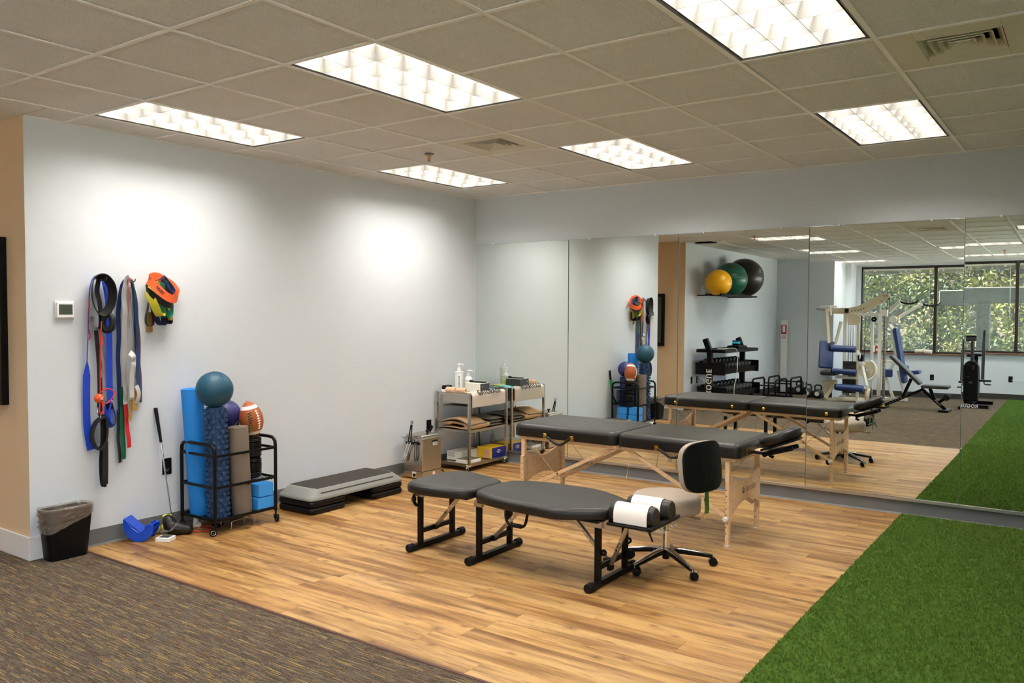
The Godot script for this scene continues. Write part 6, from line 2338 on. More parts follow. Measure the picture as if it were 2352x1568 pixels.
	g.bar(V(3.455, 0.384, zc + 0.17), V(3.48, 0.354, zc + 0.19), 0.012, 0.008, 0.002); g.bar(V(3.48, 0.354, zc + 0.19), V(3.495, 0.329, zc + 0.195), 0.012, 0.008, 0.003)
	part("release_lever", g, M.black_plastic, hp)
	g = G.new()
	for z in [zc - 0.20, zc - 0.06]: g.tube(pv([V(3.42, 0.374, z), V(3.42, 0.330, z), V(3.42, 0.325, z)]), 0.003, 6)
	g.tube(curve([V(3.42, 0.330, zc - 0.205), V(3.435, 0.344, zc - 0.205), V(3.45, 0.327, zc - 0.205), V(3.435, 0.310, zc - 0.205)], 4, true), 0.003, 6, true)
	part("roll_holder", g, M.chrome, hp)
	# paper sheets over the cushions and the roll below
	for s in [-1.0, 1.0]:
		var z: float = zc + s * 0.105
		g = G.new()
		head_cushion(g, z, 3.234, 3.430 + 0.01 * s, 0.389, 0.0028)
		solo("paper_sheet", g, M.paper, V(3.36, 0.4, z), "white paper sheet wrapped over the %s head cushion" % ("nearer, front" if s > 0 else "farther, rear"), "paper sheet", "paper sheets on the head piece")
	o = thing("paper_roll", "roll of white paper under the head piece of the black table", "paper roll", V(3.3, 0.335, zc - 0.13))
	g = G.new(); g.lathe([Vector2(0.017, 0), Vector2(0.034, 0), Vector2(0.036, 0.003), Vector2(0.036, 0.277), Vector2(0.034, 0.28), Vector2(0.017, 0.28), Vector2(0.017, 0)], V(3.135, 0.325, zc - 0.13), V(1, 0, 0), 26)
	part("paper", g, M.paper, o)
	g = G.new(); g.lathe([Vector2(0.0145, -0.001), Vector2(0.0175, -0.001), Vector2(0.0175, 0.281), Vector2(0.0145, 0.281), Vector2(0.0145, -0.001)], V(3.135, 0.325, zc - 0.13), V(1, 0, 0), 20)
	part("card_core", g, M.towel_tan, o)

func shape(pts: Array) -> PackedVector2Array:
	return resample(curve2(pts, 4), 72)

# half-round bolster along x; grown a little it makes the paper round it
func head_cushion(g: G, z: float, x0: float, x1: float, y0: float, grow: float) -> void:
	var sec := []
	var w := 0.052 + grow
	var h := 0.108 + grow
	for k in 19:
		var t := PI * k / 18.0
		sec.append(Vector2(-cos(t) * w, 0.03 + (h - 0.03) * pow(sin(t), 0.75)))
	var rows := []
	var L := [[0.0, 0.0, 0.86], [0.006, 0.0, 0.96], [0.016, 0.0, 1.0], [1.0, -0.016, 1.0], [1.0, -0.006, 0.96], [1.0, 0.0, 0.86]] if grow == 0.0 else [[0.0, 0.0, 1.0], [0.5, 0.0, 1.0], [1.0, 0.0, 1.0]]
	for q in L:
		var x: float = lerpf(x0, x1, 0.0 if q[0] < 0.4 else q[0]) + (q[0] if q[0] < 0.4 else q[1])
		var row := PackedVector3Array()
		var e: float = q[2]
		row.append(V(x, y0 + 0.002 + (1 - e) * 0.03, z - w * e * 0.96))
		for s in sec: row.append(V(x, y0 + 0.03 + (s.y - 0.03) * e, z + s.x * e))
		row.append(V(x, y0 + 0.002 + (1 - e) * 0.03, z + w * e * 0.96))
		rows.append(row)
	g.grid(rows, grow == 0.0, false, true)
	if grow == 0.0:
		g.fan(rows[0], V(-1, 0, 0)); g.fan(rows[rows.size() - 1], V(1, 0, 0))

func stool() -> void:
	var c := V(3.285, 0, 2.320)
	var o := thing("wheeled_stool", "taupe round-seated stool with black backrest and chrome five-star wheeled base", "stool", c)
	var g := G.new()
	g.lathe([Vector2(0, 0.345), Vector2(0.16, 0.345), Vector2(0.196, 0.347), Vector2(0.207, 0.355), Vector2(0.210, 0.37), Vector2(0.210, 0.425), Vector2(0.206, 0.440), Vector2(0.196, 0.449), Vector2(0.18, 0.453), Vector2(0.10, 0.458), Vector2(0, 0.459)], c, Vector3.UP, 56, 0.9)
	var seat := part("seat", g, M.vinyl_taupe, o)
	g = G.new(); g.lathe([Vector2(0.2095, 0.4235), Vector2(0.2118, 0.425), Vector2(0.2095, 0.4265)], c, Vector3.UP, 56)
	part("piping", g, M.vinyl_taupe, seat)
	g = G.new()
	g.cyl(c + V(0, 0.095, 0), c + V(0, 0.23, 0), 0.026, 24, 0.003)
	g.cyl(c + V(0, 0.23, 0), c + V(0, 0.335, 0), 0.017, 20)
	part("gas_column", g, M.chrome, o)
	g = G.new(); g.cyl(c + V(0, 0.048, 0), c + V(0, 0.095, 0), 0.022, 20, 0.003)
	part("column_foot", g, M.black_plastic, o)
	g = G.new(); g.box(c + V(0, 0.338, 0), V(0.16, 0.012, 0.16), 0.003); g.bar(c + V(0, 0.328, 0.02), c + V(0.10, 0.322, 0.21), 0.010, 0.006, 0.002)
	part("seat_plate", g, M.steel_dark, o)
	for k in 5:
		var a := deg_to_rad(33.0 + 72.0 * k)
		var d := V(cos(a), 0, sin(a))
		g = G.new()
		var rows := []
		for q in [[0.020, 0.118, 0.024, 0.032], [0.10, 0.108, 0.020, 0.030], [0.20, 0.088, 0.016, 0.026], [0.275, 0.073, 0.014, 0.022], [0.292, 0.070, 0.010, 0.018]]:
			var side := V(-d.z, 0, d.x)
			var p: Vector3 = c + d * q[0]
			rows.append(PackedVector3Array([p + V(0, q[1] - q[3], 0) - side * q[2] * 0.8, p + V(0, q[1] - 0.006, 0) - side * q[2], p + V(0, q[1] - 0.006, 0) + side * q[2], p + V(0, q[1] - q[3], 0) + side * q[2] * 0.8]))
		g.grid(rows, true)
		g.fan(rows[4], d)
		var arm := part("base_arm", g, M.black_plastic, o)
		g = G.new()
		rows = []
		for q in [[0.010, 0.1225, 0.024], [0.10, 0.1115, 0.019], [0.20, 0.0905, 0.0145], [0.275, 0.0755, 0.013], [0.296, 0.068, 0.010]]:
			var side := V(-d.z, 0, d.x)
			var p: Vector3 = c + d * q[0]
			var row := PackedVector3Array()
			for e in [[-1.0, -0.006], [-0.75, 0.001], [0.0, 0.003], [0.75, 0.001], [1.0, -0.006]]: row.append(p + V(0, q[1] + e[1], 0) + side * q[2] * e[0])
			rows.append(row)
		g.grid(rows, false, false, true)
		part("chrome_cap", g, M.chrome, arm)
		# twin-wheel caster with a chrome hood
		var r := 0.0255
		var cd := d.rotated(Vector3.UP, 0.9 + k * 1.3)
		var ax := V(-cd.z, 0, cd.x)
		var wc: Vector3 = c + d * 0.285 + V(0, r, 0) + cd * 0.012
		g = G.new(); g.cyl(c + d * 0.285 + V(0, 0.042, 0), c + d * 0.285 + V(0, 0.066, 0), 0.009, 12)
		part("caster_stem", g, M.chrome, arm)
		for s in [-1.0, 1.0]:
			g = G.new(); g.lathe([Vector2(0, 0.003), Vector2(r - 0.004, 0.003), Vector2(r, 0.006), Vector2(r, 0.017), Vector2(r - 0.003, 0.021), Vector2(0, 0.022)], wc, ax * s, 24)
			part("caster_wheel", g, M.black_plastic, arm)
		g = G.new()
		rows = []
		for e in [-1.0, 1.0]:
			var row := PackedVector3Array()
			for j in 13:
				var t := deg_to_rad(-35.0 + 190.0 * j / 12.0)
				row.append(wc + (cd * cos(t) + Vector3.UP * sin(t)) * (r + 0.003) + ax * e * 0.019)
			rows.append(row)
		g.grid(rows)
		part("chrome_hood", g, M.chrome, arm)
	# backrest on a flat chrome bracket
	var bn := V(cos(deg_to_rad(14.0)), 0.10, sin(deg_to_rad(14.0))).normalized()
	var bs := Vector3.UP.cross(bn).normalized()
	var bu := bn.cross(bs).normalized()
	var bc := c + V(0.262, 0.655, 0.030)
	var outl := PackedVector2Array()
	for k in 40:
		var t := TAU * k / 40
		outl.append(Vector2(signf(cos(t)) * pow(absf(cos(t)), 0.55) * 0.185, signf(sin(t)) * pow(absf(sin(t)), 0.55) * 0.150))
	for q in [["backrest_shell", 0.004, 0.012, M.black_plastic], ["backrest_pad", -0.030, 0.034, M.vinyl_taupe]]:
		g = G.new()
		var rows := []
		var lv := [[0.0, 0.97], [0.003, 1.0], [q[2] * 0.8, 1.0], [q[2], 0.95]]
		for L in lv:
			var row := PackedVector3Array()
			for p in outl:
				var e: Vector2 = p * L[1]
				row.append(bc + bs * e.x + bu * e.y + bn * (q[1] + L[0] - 0.9 * e.x * e.x))
			rows.append(row)
		for f in [0.6, 0.25]:
			var row := PackedVector3Array()
			for p in outl:
				var e: Vector2 = p * 0.95 * f
				row.append(bc + bs * e.x + bu * e.y + bn * (q[1] + q[2] - 0.9 * e.x * e.x))
			rows.append(row)
		g.grid(rows, true)
		g.fan(rows[5], bn)
		var r2 := []
		for f in [0.97, 0.6, 0.25]:
			var row := PackedVector3Array()
			for p in outl:
				var e: Vector2 = p * f
				row.append(bc + bs * e.x + bu * e.y + bn * (q[1] - 0.9 * e.x * e.x))
			r2.append(row)
		g.grid(r2, true, false, true)
		g.fan(r2[2], -bn)
		part(q[0], g, q[3], o)
	g = G.new()
	var low := c + V(0.10, 0.338, 0.02)
	g.band(curve([low, c + V(0.22, 0.335, 0.028), c + V(0.262, 0.345, 0.032), c + V(0.276, 0.39, 0.034), c + V(0.272, 0.50, 0.034), bc + bn * 0.004 + bu * -0.02], 6), [bs * 0.020], 0.005)
	part("back_bracket", g, M.chrome, o)

func rear_things() -> void:
	ball_shelf()
	dumbbell_rack()
	rear_floor_things()
	multi_gym()
	bench()
	air_bike()
	rear_small()

func ball_shelf() -> void:
	var o := thing("ball_shelf", "black wall-mounted tube shelf holding three exercise balls, seen in the mirror", "shelf", V(-0.15, 1.93, 6.95))
	for x in [0.08, 0.33]:
		var g := G.new(); g.tube(pv([V(x, 1.925, 6.08), V(x, 1.925, 7.80)]), 0.016, 12)
		part("rail", g, M.black_metal, o)
	for z in [6.24, 7.62]:
		var g := G.new(); g.bar(V(-0.148, 1.915, z), V(0.33, 1.915, z), 0.03, 0.02, 0.003)
		part("arm", g, M.black_metal, o)
		g = G.new(); g.box(V(-0.145, 1.93, z), V(0.010, 0.12, 0.07), 0.002)
		part("wall_plate", g, M.plastic_offwhite, o)
	var k := 0
	for q in [[0.221, 6.30, "ball_yellow", "yellow exercise ball, smallest of the three on the wall shelf"], [0.29, 6.84, "ball_green", "green exercise ball in the middle of the wall shelf"], [0.344, 7.50, "ball_black", "black exercise ball, largest on the wall shelf"]]:
		var R: float = q[0]
		var c := V(0.205, 1.925 + sqrt(pow(R + 0.016, 2) - 0.125 * 0.125), q[1])
		var b := thing("exercise_ball", q[3], "exercise ball", c, "exercise balls on the wall shelf")
		var g := G.new(); g.ball(c, V(R, R, R), 48, 30)
		part("skin", g, M[q[2]], b)
		g = G.new()
		for e in 5:
			var row := []
			var h := -0.36 + 0.18 * e
			for t in 36: row.append(c + V(cos(TAU * t / 36) * sqrt(1 - h * h), h, sin(TAU * t / 36) * sqrt(1 - h * h)) * (R + 0.0005))
			g.tube(pv(row), 0.0022, 5, true)
		part("rib", g, M[q[2]], b)
		k += 1

func dumbbell_rack() -> void:
	var o := thing("dumbbell_rack", "black steel dumbbell rack with white lettering on its upright, seen in the mirror", "dumbbell rack", V(0.15, 0, 6.88))
	for z in [6.09, 7.60]:
		var g := G.new()
		g.box(V(0.16, 0.50, z), V(0.085, 0.98, 0.075), 0.004)
		g.bar(V(0.16, 0.97, z), V(0.075, 1.185, z), 0.075, 0.085, 0.004)
		var up := part("upright", g, M.black_metal, o)
		if z < 7: text("ROGUE", 0.13, M.white_paint, up, Transform3D(Basis(V(0, 1, 0), V(1, 0, 0), V(0, 0, -1)), V(0.16, 0.47, z - 0.0385)), 0.001, "Droid Sans", true)
		g = G.new(); g.box(V(0.20, 0.025, z), V(0.66, 0.05, 0.075), 0.004); g.bar(V(0.20, 0.30, z), V(0.46, 0.05, z), 0.06, 0.05, 0.003)
		part("foot", g, M.black_metal, o)
	var g := G.new()
	g.box(V(0.18, 0.985, 6.86), V(0.50, 0.008, 1.58), 0.002)
	for s in [-0.07, 0.43]: g.box(V(s, 0.985, 6.86), V(0.008, 0.055, 1.58), 0.002)
	for z in [6.07, 7.65]: g.box(V(0.18, 0.985, z), V(0.50, 0.055, 0.008), 0.002)
	part("top_shelf", g, M.black_metal, o)
	for q in [[0.70, 0.0], [0.30, 0.03]]:
		g = G.new()
		var tilt := Basis(V(0, 0, 1), -0.30)
		var c := V(0.18 + q[1], q[0], 6.86)
		for s in [-0.14, 0.14]: g.box(c + tilt * V(s, 0, 0), V(0.12, 0.008, 1.60), 0.002, tilt)
		for s in [-0.21, 0.21]: g.box(c + tilt * V(s, 0.01, 0), V(0.008, 0.10, 1.60), 0.002, tilt)
		for z in [6.06, 7.66]: g.box(V(c.x, c.y - 0.01, z), V(0.52, 0.20, 0.008), 0.002)
		part("tray", g, M.black_metal, o)
	# dumbbells: each one a thing
	var db: Node3D = null
	var rows := [[0.70, 0.0, "upper"], [0.30, 0.03, "lower"]]
	for q in rows:
		for k in 9:
			var z := 6.165 + k * 0.167
			var at := V(0.18 + q[1], q[0] + 0.056, z)
			var lab := "black hex dumbbell on the %s tier of the rack, %s" % [q[2], ["nearest the lettered upright", "second from the lettered upright", "third from the lettered upright", "fourth from the lettered upright", "middle of its row", "fourth from the far upright", "third from the far upright", "second from the far upright", "nearest the far upright"][k]]
			if db == null:
				db = thing("dumbbell", lab, "dumbbell", at, "hex dumbbells on the rack")
				var tl := Basis(V(0, 0, 1), -0.30)
				for s in [-1.0, 1.0]:
					g = G.new()
					g.lathe([Vector2(0, 0), Vector2(0.050, 0), Vector2(0.066, 0.012), Vector2(0.066, 0.085), Vector2(0.050, 0.100), Vector2(0, 0.100)], at + tl * V(s * 0.065, 0, 0), tl * V(s, 0, 0), 6, 0.1)
					part("head", g, M.iron, db)
				g = G.new()
				g.lathe([Vector2(0.013, 0), Vector2(0.017, 0.065), Vector2(0.013, 0.13)], at + tl * V(-0.065, 0, 0), tl * V(1, 0, 0), 12, 0.9)
				part("handle", g, M.handle_steel, db)
			else: copy(db, at, lab)
	# things on the top shelf
	var b := thing("speaker_base", "flat black box under the cyan-ringed speaker on the dumbbell rack", "box", V(0.1, 0.99, 7.40))
	g = G.new(); g.box(V(0.14, 1.020, 7.38), V(0.22, 0.060, 0.42), 0.012); part("body", g, M.black_plastic, b)
	g = G.new(); g.box(V(0.14, 1.0515, 7.38), V(0.16, 0.004, 0.30), 0.001); part("lid", g, M.black_soft, b)
	b = thing("smart_speaker", "small round black speaker with a glowing cyan band on the dumbbell rack", "speaker", V(0.12, 1.053, 7.40))
	g = G.new(); g.lathe([Vector2(0, 0), Vector2(0.068, 0), Vector2(0.070, 0.01), Vector2(0.070, 0.03), Vector2(0, 0.03)], V(0.13, 1.0535, 7.36), Vector3.UP, 24); part("base", g, M.black_plastic, b)
	g = G.new(); g.lathe([Vector2(0.0705, 0.030), Vector2(0.072, 0.033), Vector2(0.072, 0.064), Vector2(0.0705, 0.067)], V(0.13, 1.0535, 7.36), Vector3.UP, 24); part("ring", g, M.cyan_ring, b)
	g = G.new(); g.lathe([Vector2(0, 0.067), Vector2(0.070, 0.067), Vector2(0.070, 0.082), Vector2(0.064, 0.088), Vector2(0, 0.088)], V(0.13, 1.0535, 7.36), Vector3.UP, 24); part("cap", g, M.black_plastic, b)
	g = G.new()
	g.tube(curve([V(0.22, 1.018, 6.25), V(0.30, 1.020, 6.32), V(0.42, 1.03, 6.46), V(0.462, 0.98, 6.52), V(0.47, 0.75, 6.53), V(0.48, 0.55, 6.46), V(0.47, 0.40, 6.40), V(0.46, 0.20, 6.42), V(0.45, 0.01, 6.45)], 8), 0.006, 8)
	solo("charging_cable", g, M.cable_white, V(0.4, 0.6, 6.5), "white cable hanging over the front of the dumbbell rack", "cable")
	g = G.new()
	g.tube(curve([V(-0.10, 0.50, 6.30), V(-0.06, 0.49, 6.28), V(0.0, 0.40, 6.24), V(0.02, 0.25, 6.24), V(0.03, 0.008, 6.28)], 8), 0.006, 8)
	g.tube(curve([V(-0.10, 0.455, 6.30), V(-0.05, 0.44, 6.27), V(0.02, 0.36, 6.20), V(0.05, 0.20, 6.20), V(0.05, 0.008, 6.24)], 8), 0.006, 8)
	g.box(V(-0.125, 0.50, 6.30), V(0.045, 0.035, 0.035), 0.005); g.box(V(-0.125, 0.455, 6.30), V(0.045, 0.035, 0.035), 0.005)
	solo("power_cables", g, M.cable_white, V(-0.1, 0.48, 6.3), "two white plugs with cables in the outlet beside the dumbbell rack", "cable")
	outlet(V(-0.15, 0.48, 6.30), V(1, 0, 0), "black wall outlet with white plugs beside the dumbbell rack")
	outlet(V(-0.15, 0.485, 6.06), V(1, 0, 0), "black wall outlet nearest the hall corner by the dumbbell rack")

func rear_floor_things() -> void:
	# tubular parallel bars
	var base: Node3D = null
	var labs := ["black tubular parallel bar frame nearer the dumbbell rack", "black tubular parallel bar frame behind the other, nearer the white panel"]
	for k in 2:
		var at := V(0.22 + k * 0.06, 0, 8.95 + k * 0.75)
		if k == 1:
			copy(base, at, labs[1])
			continue
		base = thing("parallel_bars", labs[0], "parallel bars", at, "black parallel bar frames")
		for s in [-0.22, 0.22]:
			var g := G.new()
			var x: float = at.x + s
			g.tube(curve([V(x, 0.02, at.z - 0.34), V(x, 0.20, at.z - 0.34), V(x, 0.32, at.z - 0.33), V(x, 0.365, at.z - 0.28), V(x, 0.37, at.z - 0.20), V(x, 0.37, at.z + 0.20), V(x, 0.365, at.z + 0.28), V(x, 0.32, at.z + 0.33), V(x, 0.20, at.z + 0.34), V(x, 0.02, at.z + 0.34)], 5), 0.018, 10)
			part("side_bar", g, M.black_metal, base)
		for e in [-0.34, 0.34]:
			var g := G.new(); g.tube(pv([V(at.x - 0.26, 0.019, at.z + e), V(at.x + 0.26, 0.019, at.z + e)]), 0.018, 10)
			part("foot_bar", g, M.black_metal, base)
			g = G.new(); g.tube(pv([V(at.x - 0.22, 0.26, at.z + e), V(at.x + 0.22, 0.26, at.z + e)]), 0.012, 8)
			part("spreader", g, M.black_metal, base)
	# white measuring panel standing in the corner
	var o := thing("wall_panel", "tall narrow white panel with a red label standing in the rear corner", "panel", V(0.04, 0, 10.36))
	var g := G.new(); g.box(V(0.040, 0.755, 10.36), V(0.13, 1.51, 0.05), 0.004)
	part("body", g, M.plastic_white, o)
	g = G.new(); g.box(V(0.040, 1.315, 10.3335), V(0.115, 0.19, 0.002))
	var lb := part("red_label", g, M.label_red, o)
	g = G.new(); g.box(V(0.040, 1.325, 10.332), V(0.055, 0.13, 0.002)); g.lathe([Vector2(0, 0), Vector2(0.02, 0), Vector2(0.02, 0.001), Vector2(0, 0.001)], V(0.040, 1.38, 10.3315), V(0, 0, -1), 12)
	part("white_figure", g, M.plastic_white, lb)
	g = G.new()
	for k in 5: g.box(V(0.040, 1.195 - k * 0.018, 10.3342), V(0.10 - 0.012 * (k % 2), 0.007, 0.001))
	part("print_lines", g, M.label_red, o)
	g = G.new(); g.box(V(0.040, 1.06, 10.3345), V(0.13, 0.003, 0.001)); part("joint", g, M.text_grey, o)
	# kettlebells along the corner wall
	var kb: Node3D = null
	var kn := ["nearest the white panel", "second from the white panel", "third from the white panel", "farthest from the white panel"]
	for k in 4:
		var at := V(0.42 + k * 0.205, 0, 10.22 - 0.03 * (k % 2))
		var lab: String = "black kettlebell with a pale round badge on the floor, " + kn[k]
		if kb != null:
			copy(kb, at, lab)
			continue
		kb = thing("kettlebell", lab, "kettlebell", at, "black kettlebells along the rear wall")
		g = G.new(); g.lathe([Vector2(0, 0), Vector2(0.055, 0), Vector2(0.085, 0.03), Vector2(0.102, 0.08), Vector2(0.098, 0.13), Vector2(0.07, 0.17), Vector2(0.03, 0.186), Vector2(0, 0.19)], at, Vector3.UP, 28, 0.9)
		part("bell", g, M.iron, kb)
		g = G.new(); g.tube(curve([at + V(-0.055, 0.16, 0), at + V(-0.066, 0.21, 0), at + V(-0.05, 0.255, 0), at + V(0, 0.265, 0), at + V(0.05, 0.255, 0), at + V(0.066, 0.21, 0), at + V(0.055, 0.16, 0)], 5), 0.016, 10)
		part("handle", g, M.iron, kb)
		g = G.new(); g.lathe([Vector2(0, 0), Vector2(0.045, 0), Vector2(0.043, 0.004), Vector2(0, 0.005)], at + V(0, 0.092, -0.097), V(0, 0, -1), 20)
		part("badge", g, M.plastic_offwhite, kb)

func multi_gym() -> void:
	var o := thing("multi_gym", "white and cream multi-station weight machine with blue pads by the window", "weight machine", V(1.9, 0, 10.1))
	var g: G
	# upper arm of the lat station: bent cream plate pair
	for z in [10.13, 10.22]:
		g = G.new()
		g.prism(p2([1.20, 1.71, 1.70, 1.70, 1.95, 1.755, 2.15, 1.890, 2.29, 1.965, 2.345, 2.045, 2.325, 2.085, 2.18, 2.088, 1.99, 1.985, 1.79, 1.865, 1.62, 1.825, 1.20, 1.815]), V(0, 0, z), V(1, 0, 0), V(0, 1, 0), 0.018, 0.002)
		part("lat_arm", g, M.powder_cream, o)
	g = G.new(); g.box(V(1.42, 1.765, 10.185), V(0.46, 0.07, 0.07), 0.004)
	part("top_beam", g, M.powder_cream, o)
	g = G.new(); g.box(V(1.565, 1.765, 10.12), V(0.075, 0.085, 0.02), 0.003)
	part("end_cap", g, M.black_plastic, o)
	g = G.new()
	for q in [[1.66, 1.76], [1.72, 1.765], [1.78, 1.775], [1.83, 1.79], [1.88, 1.81], [2.24, 2.05], [2.29, 2.05], [2.20, 1.95]]: g.cyl(V(q[0], q[1], 10.122), V(q[0], q[1], 10.131), 0.011, 10)
	part("bolt", g, M.black_metal, o)
	g = G.new(); g.prism(curve2([1.585, 1.69, 1.76, 1.69, 1.815, 1.65, 1.825, 1.57, 1.79, 1.50, 1.70, 1.485, 1.60, 1.50], 4), V(0, 0, 10.11), V(1, 0, 0), V(0, 1, 0), 0.016, 0.002, true)
	part("pulley_plate", g, M.powder_cream, o)
	for q in [[2.285, 2.02], [1.70, 1.58], [2.06, 1.60]]:
		g = G.new(); g.lathe([Vector2(0.012, -0.012), Vector2(0.05, -0.012), Vector2(0.044, 0), Vector2(0.05, 0.012), Vector2(0.012, 0.012)], V(q[0], q[1], 10.185), V(0, 0, 1), 22)
		part("pulley", g, M.black_plastic, o)
	# uprights
	for q in [[1.53, 10.18, 1.73, "powder_white", 0.06], [1.775, 10.18, 1.50, "powder_cream", 0.05], [2.02, 10.25, 1.66, "powder_white", 0.05], [2.20, 10.02, 1.70, "powder_white", 0.062]]:
		g = G.new(); g.box(V(q[0], q[2] / 2, q[1]), V(q[4], q[2], 0.06), 0.004)
		part("upright", g, M[q[3]], o)
	g = G.new(); g.box(V(2.285, 0.835, 10.02), V(0.045, 1.67, 0.06), 0.003)
	var pst := part("slotted_post", g, M.steel, o)
	g = G.new()
	for k in 22: g.box(V(2.285, 0.15 + k * 0.07, 9.989), V(0.014, 0.028, 0.002))
	part("post_slots", g, M.black_gap, pst)
	g = G.new(); g.bar(V(1.53, 1.70, 10.18), V(2.20, 1.69, 10.05), 0.05, 0.06, 0.004); g.box(V(2.255, 1.72, 10.05), V(0.14, 0.13, 0.09), 0.006)
	part("cross_beam", g, M.powder_white, o)
	g = G.new()
	for x in [1.60, 1.68]: g.cyl(V(x, 0.10, 10.18), V(x, 1.66, 10.18), 0.011, 10)
	part("guide_rod", g, M.chrome, o)
	for k in 14:
		g = G.new(); g.box(V(1.64, 0.165 + k * 0.045, 10.17), V(0.24, 0.041, 0.13), 0.003)
		part("weight_plate", g, M.iron, o)
	for q in [[V(1.64, 0.79, 10.17), V(1.64, 1.62, 10.17)], [V(2.285, 1.98, 10.185), V(2.285, 0.40, 10.14)], [V(2.33, 2.00, 10.185), V(2.33, 1.75, 10.185)], [V(1.90, 1.62, 10.2), V(1.93, 0.70, 10.0)]]:
		g = G.new(); g.cyl(q[0], q[1], 0.005, 6)
		part("cable", g, M.black_soft, o)
	# butterfly press arm and handles on the left
	g = G.new(); g.bar(V(1.225, 1.78, 9.95), V(1.315, 1.12, 9.80), 0.055, 0.05, 0.005); g.bar(V(1.225, 1.775, 9.95), V(1.30, 1.765, 10.18), 0.05, 0.05, 0.004)
	part("press_arm", g, M.powder_cream, o)
	g = G.new(); g.bar(V(1.47, 1.55, 10.1), V(1.38, 1.10, 10.05), 0.05, 0.05, 0.004)
	part("press_arm", g, M.powder_cream, o)
	for q in [[V(1.02, 1.80, 10.0), V(1.22, 1.775, 9.98)], [V(1.12, 1.84, 9.92), V(1.42, 1.845, 9.95)], [V(1.30, 1.86, 9.90), V(1.325, 1.67, 9.90)]]:
		g = G.new(); g.tube(pv([q[0], q[1]]), 0.018, 10)
		part("handle", g, M.powder_white if q[0].x > 1.1 else M.steel, o)
	# leg extension seat
	g = G.new()
	var bb := Basis(V(0.95, -0.05, 0.30).normalized(), V(-0.30, 0.92, 0.25).normalized(), Vector3.ZERO)
	bb.z = bb.x.cross(bb.y).normalized(); bb.y = bb.z.cross(bb.x)
	g.box(V(1.245, 0.895, 9.92), V(0.27, 0.56, 0.075), 0.022, bb)
	part("backrest", g, M.vinyl_blue, o)
	g = G.new(); g.box(V(1.36, 0.545, 9.76), V(0.30, 0.085, 0.36), 0.025)
	part("seat", g, M.vinyl_dark, o)
	for q in [[1.40, 1.86, 1.032, 9.60, 0.066], [1.46, 1.90, 0.600, 9.52, 0.050], [1.55, 2.04, 0.298, 9.45, 0.066]]:
		g = G.new(); g.lathe([Vector2(0, 0), Vector2(q[4] - 0.012, 0), Vector2(q[4], 0.012), Vector2(q[4], q[1] - q[0] - 0.012), Vector2(q[4] - 0.012, q[1] - q[0]), Vector2(0, q[1] - q[0])], V(q[0], q[2], q[3]), V(1, -0.02, 0.0), 26)
		var rp := part("roller_pad", g, M.vinyl_blue, o)
		g = G.new(); g.cyl(V(q[0] - 0.022, q[2], q[3]), V(q[0] + 0.001, q[2], q[3]), q[4] * 0.92, 22, 0.006)
		part("end_cap", g, M.black_plastic, rp)
	g = G.new(); g.box(V(1.70, 0.475, 9.60), V(0.42, 0.045, 0.05), 0.004); g.box(V(1.62, 0.505, 9.62), V(0.20, 0.02, 0.06), 0.003)
	part("thigh_bar", g, M.powder_white, o)
	g = G.new()
	g.prism(p2([1.215, 0.40, 1.50, 0.42, 1.40, 0.30, 1.285, 0.02, 1.255, 0.02]), V(0, 0, 9.78), V(1, 0, 0), V(0, 1, 0), 0.02, 0.002)
	g.bar(V(1.48, 0.40, 9.80), V(1.30, 0.05, 9.70), 0.05, 0.05, 0.004)
	part("seat_gusset", g, M.powder_cream, o)
	# cam with lever
	g = G.new(); g.lathe([Vector2(0.03, -0.02), Vector2(0.16, -0.02), Vector2(0.165, 0), Vector2(0.16, 0.02), Vector2(0.03, 0.02)], V(2.03, 0.64, 9.75), V(0.35, 0, 1), 30)
	part("cam", g, M.powder_cream, o)
	g = G.new()
	var row := []
	for k in 13:
		var t := deg_to_rad(-80.0 + 150.0 * k / 12.0)
		row.append(V(2.06 + cos(t) * 0.15, 0.63 + sin(t) * 0.19, 9.68))
	g.tube(pv(row), 0.024, 10)
	part("cam_guard", g, M.powder_white, o)
	g = G.new(); g.bar(V(1.97, 0.74, 9.62), V(2.085, 0.34, 9.50), 0.05, 0.05, 0.004); g.bar(V(2.085, 0.31, 9.48), V(1.90, 0.30, 9.46), 0.03, 0.03, 0.004)
	part("leg_lever", g, M.powder_white, o)
	g = G.new(); g.lathe([Vector2(0, 0), Vector2(0.035, 0), Vector2(0.035, 0.03), Vector2(0, 0.035)], V(1.885, 0.94, 9.62), V(0, 0, -1), 16); g.lathe([Vector2(0, 0), Vector2(0.035, 0), Vector2(0.035, 0.03), Vector2(0, 0.035)], V(2.0, 0.76, 9.60), V(0, 0, -1), 16)
	g.tube(curve([V(1.87, 1.0, 9.65), V(1.92, 0.92, 9.66), V(1.91, 0.82, 9.68), V(1.86, 0.78, 9.7)], 5), 0.018, 8)
	part("pivot", g, M.powder_white, o)
	g = G.new(); g.box(V(1.93, 0.86, 9.70), V(0.10, 0.14, 0.08), 0.02)
	part("pivot_cover", g, M.black_plastic, o)
	# base beams
	for q in [[V(1.28, 0.03, 9.72), V(1.95, 0.03, 10.2), "powder_cream"], [V(1.35, 0.03, 10.18), V(2.25, 0.03, 10.18), "powder_white"], [V(1.86, 0.03, 9.72), V(2.05, 0.03, 9.72), "powder_white"], [V(2.20, 0.03, 9.95), V(2.20, 0.03, 10.75), "powder_white"], [V(2.20, 0.03, 10.62), V(2.62, 0.03, 10.62), "powder_white"]]:
		g = G.new(); g.bar(q[0], q[1], 0.055, 0.055, 0.004)
		part("base_beam", g, M[q[2]], o)
	for x in [1.875, 2.035]:
		g = G.new(); g.box(V(x, 0.14, 9.72), V(0.045, 0.20, 0.045), 0.004)
		part("leg_post", g, M.powder_white, o)
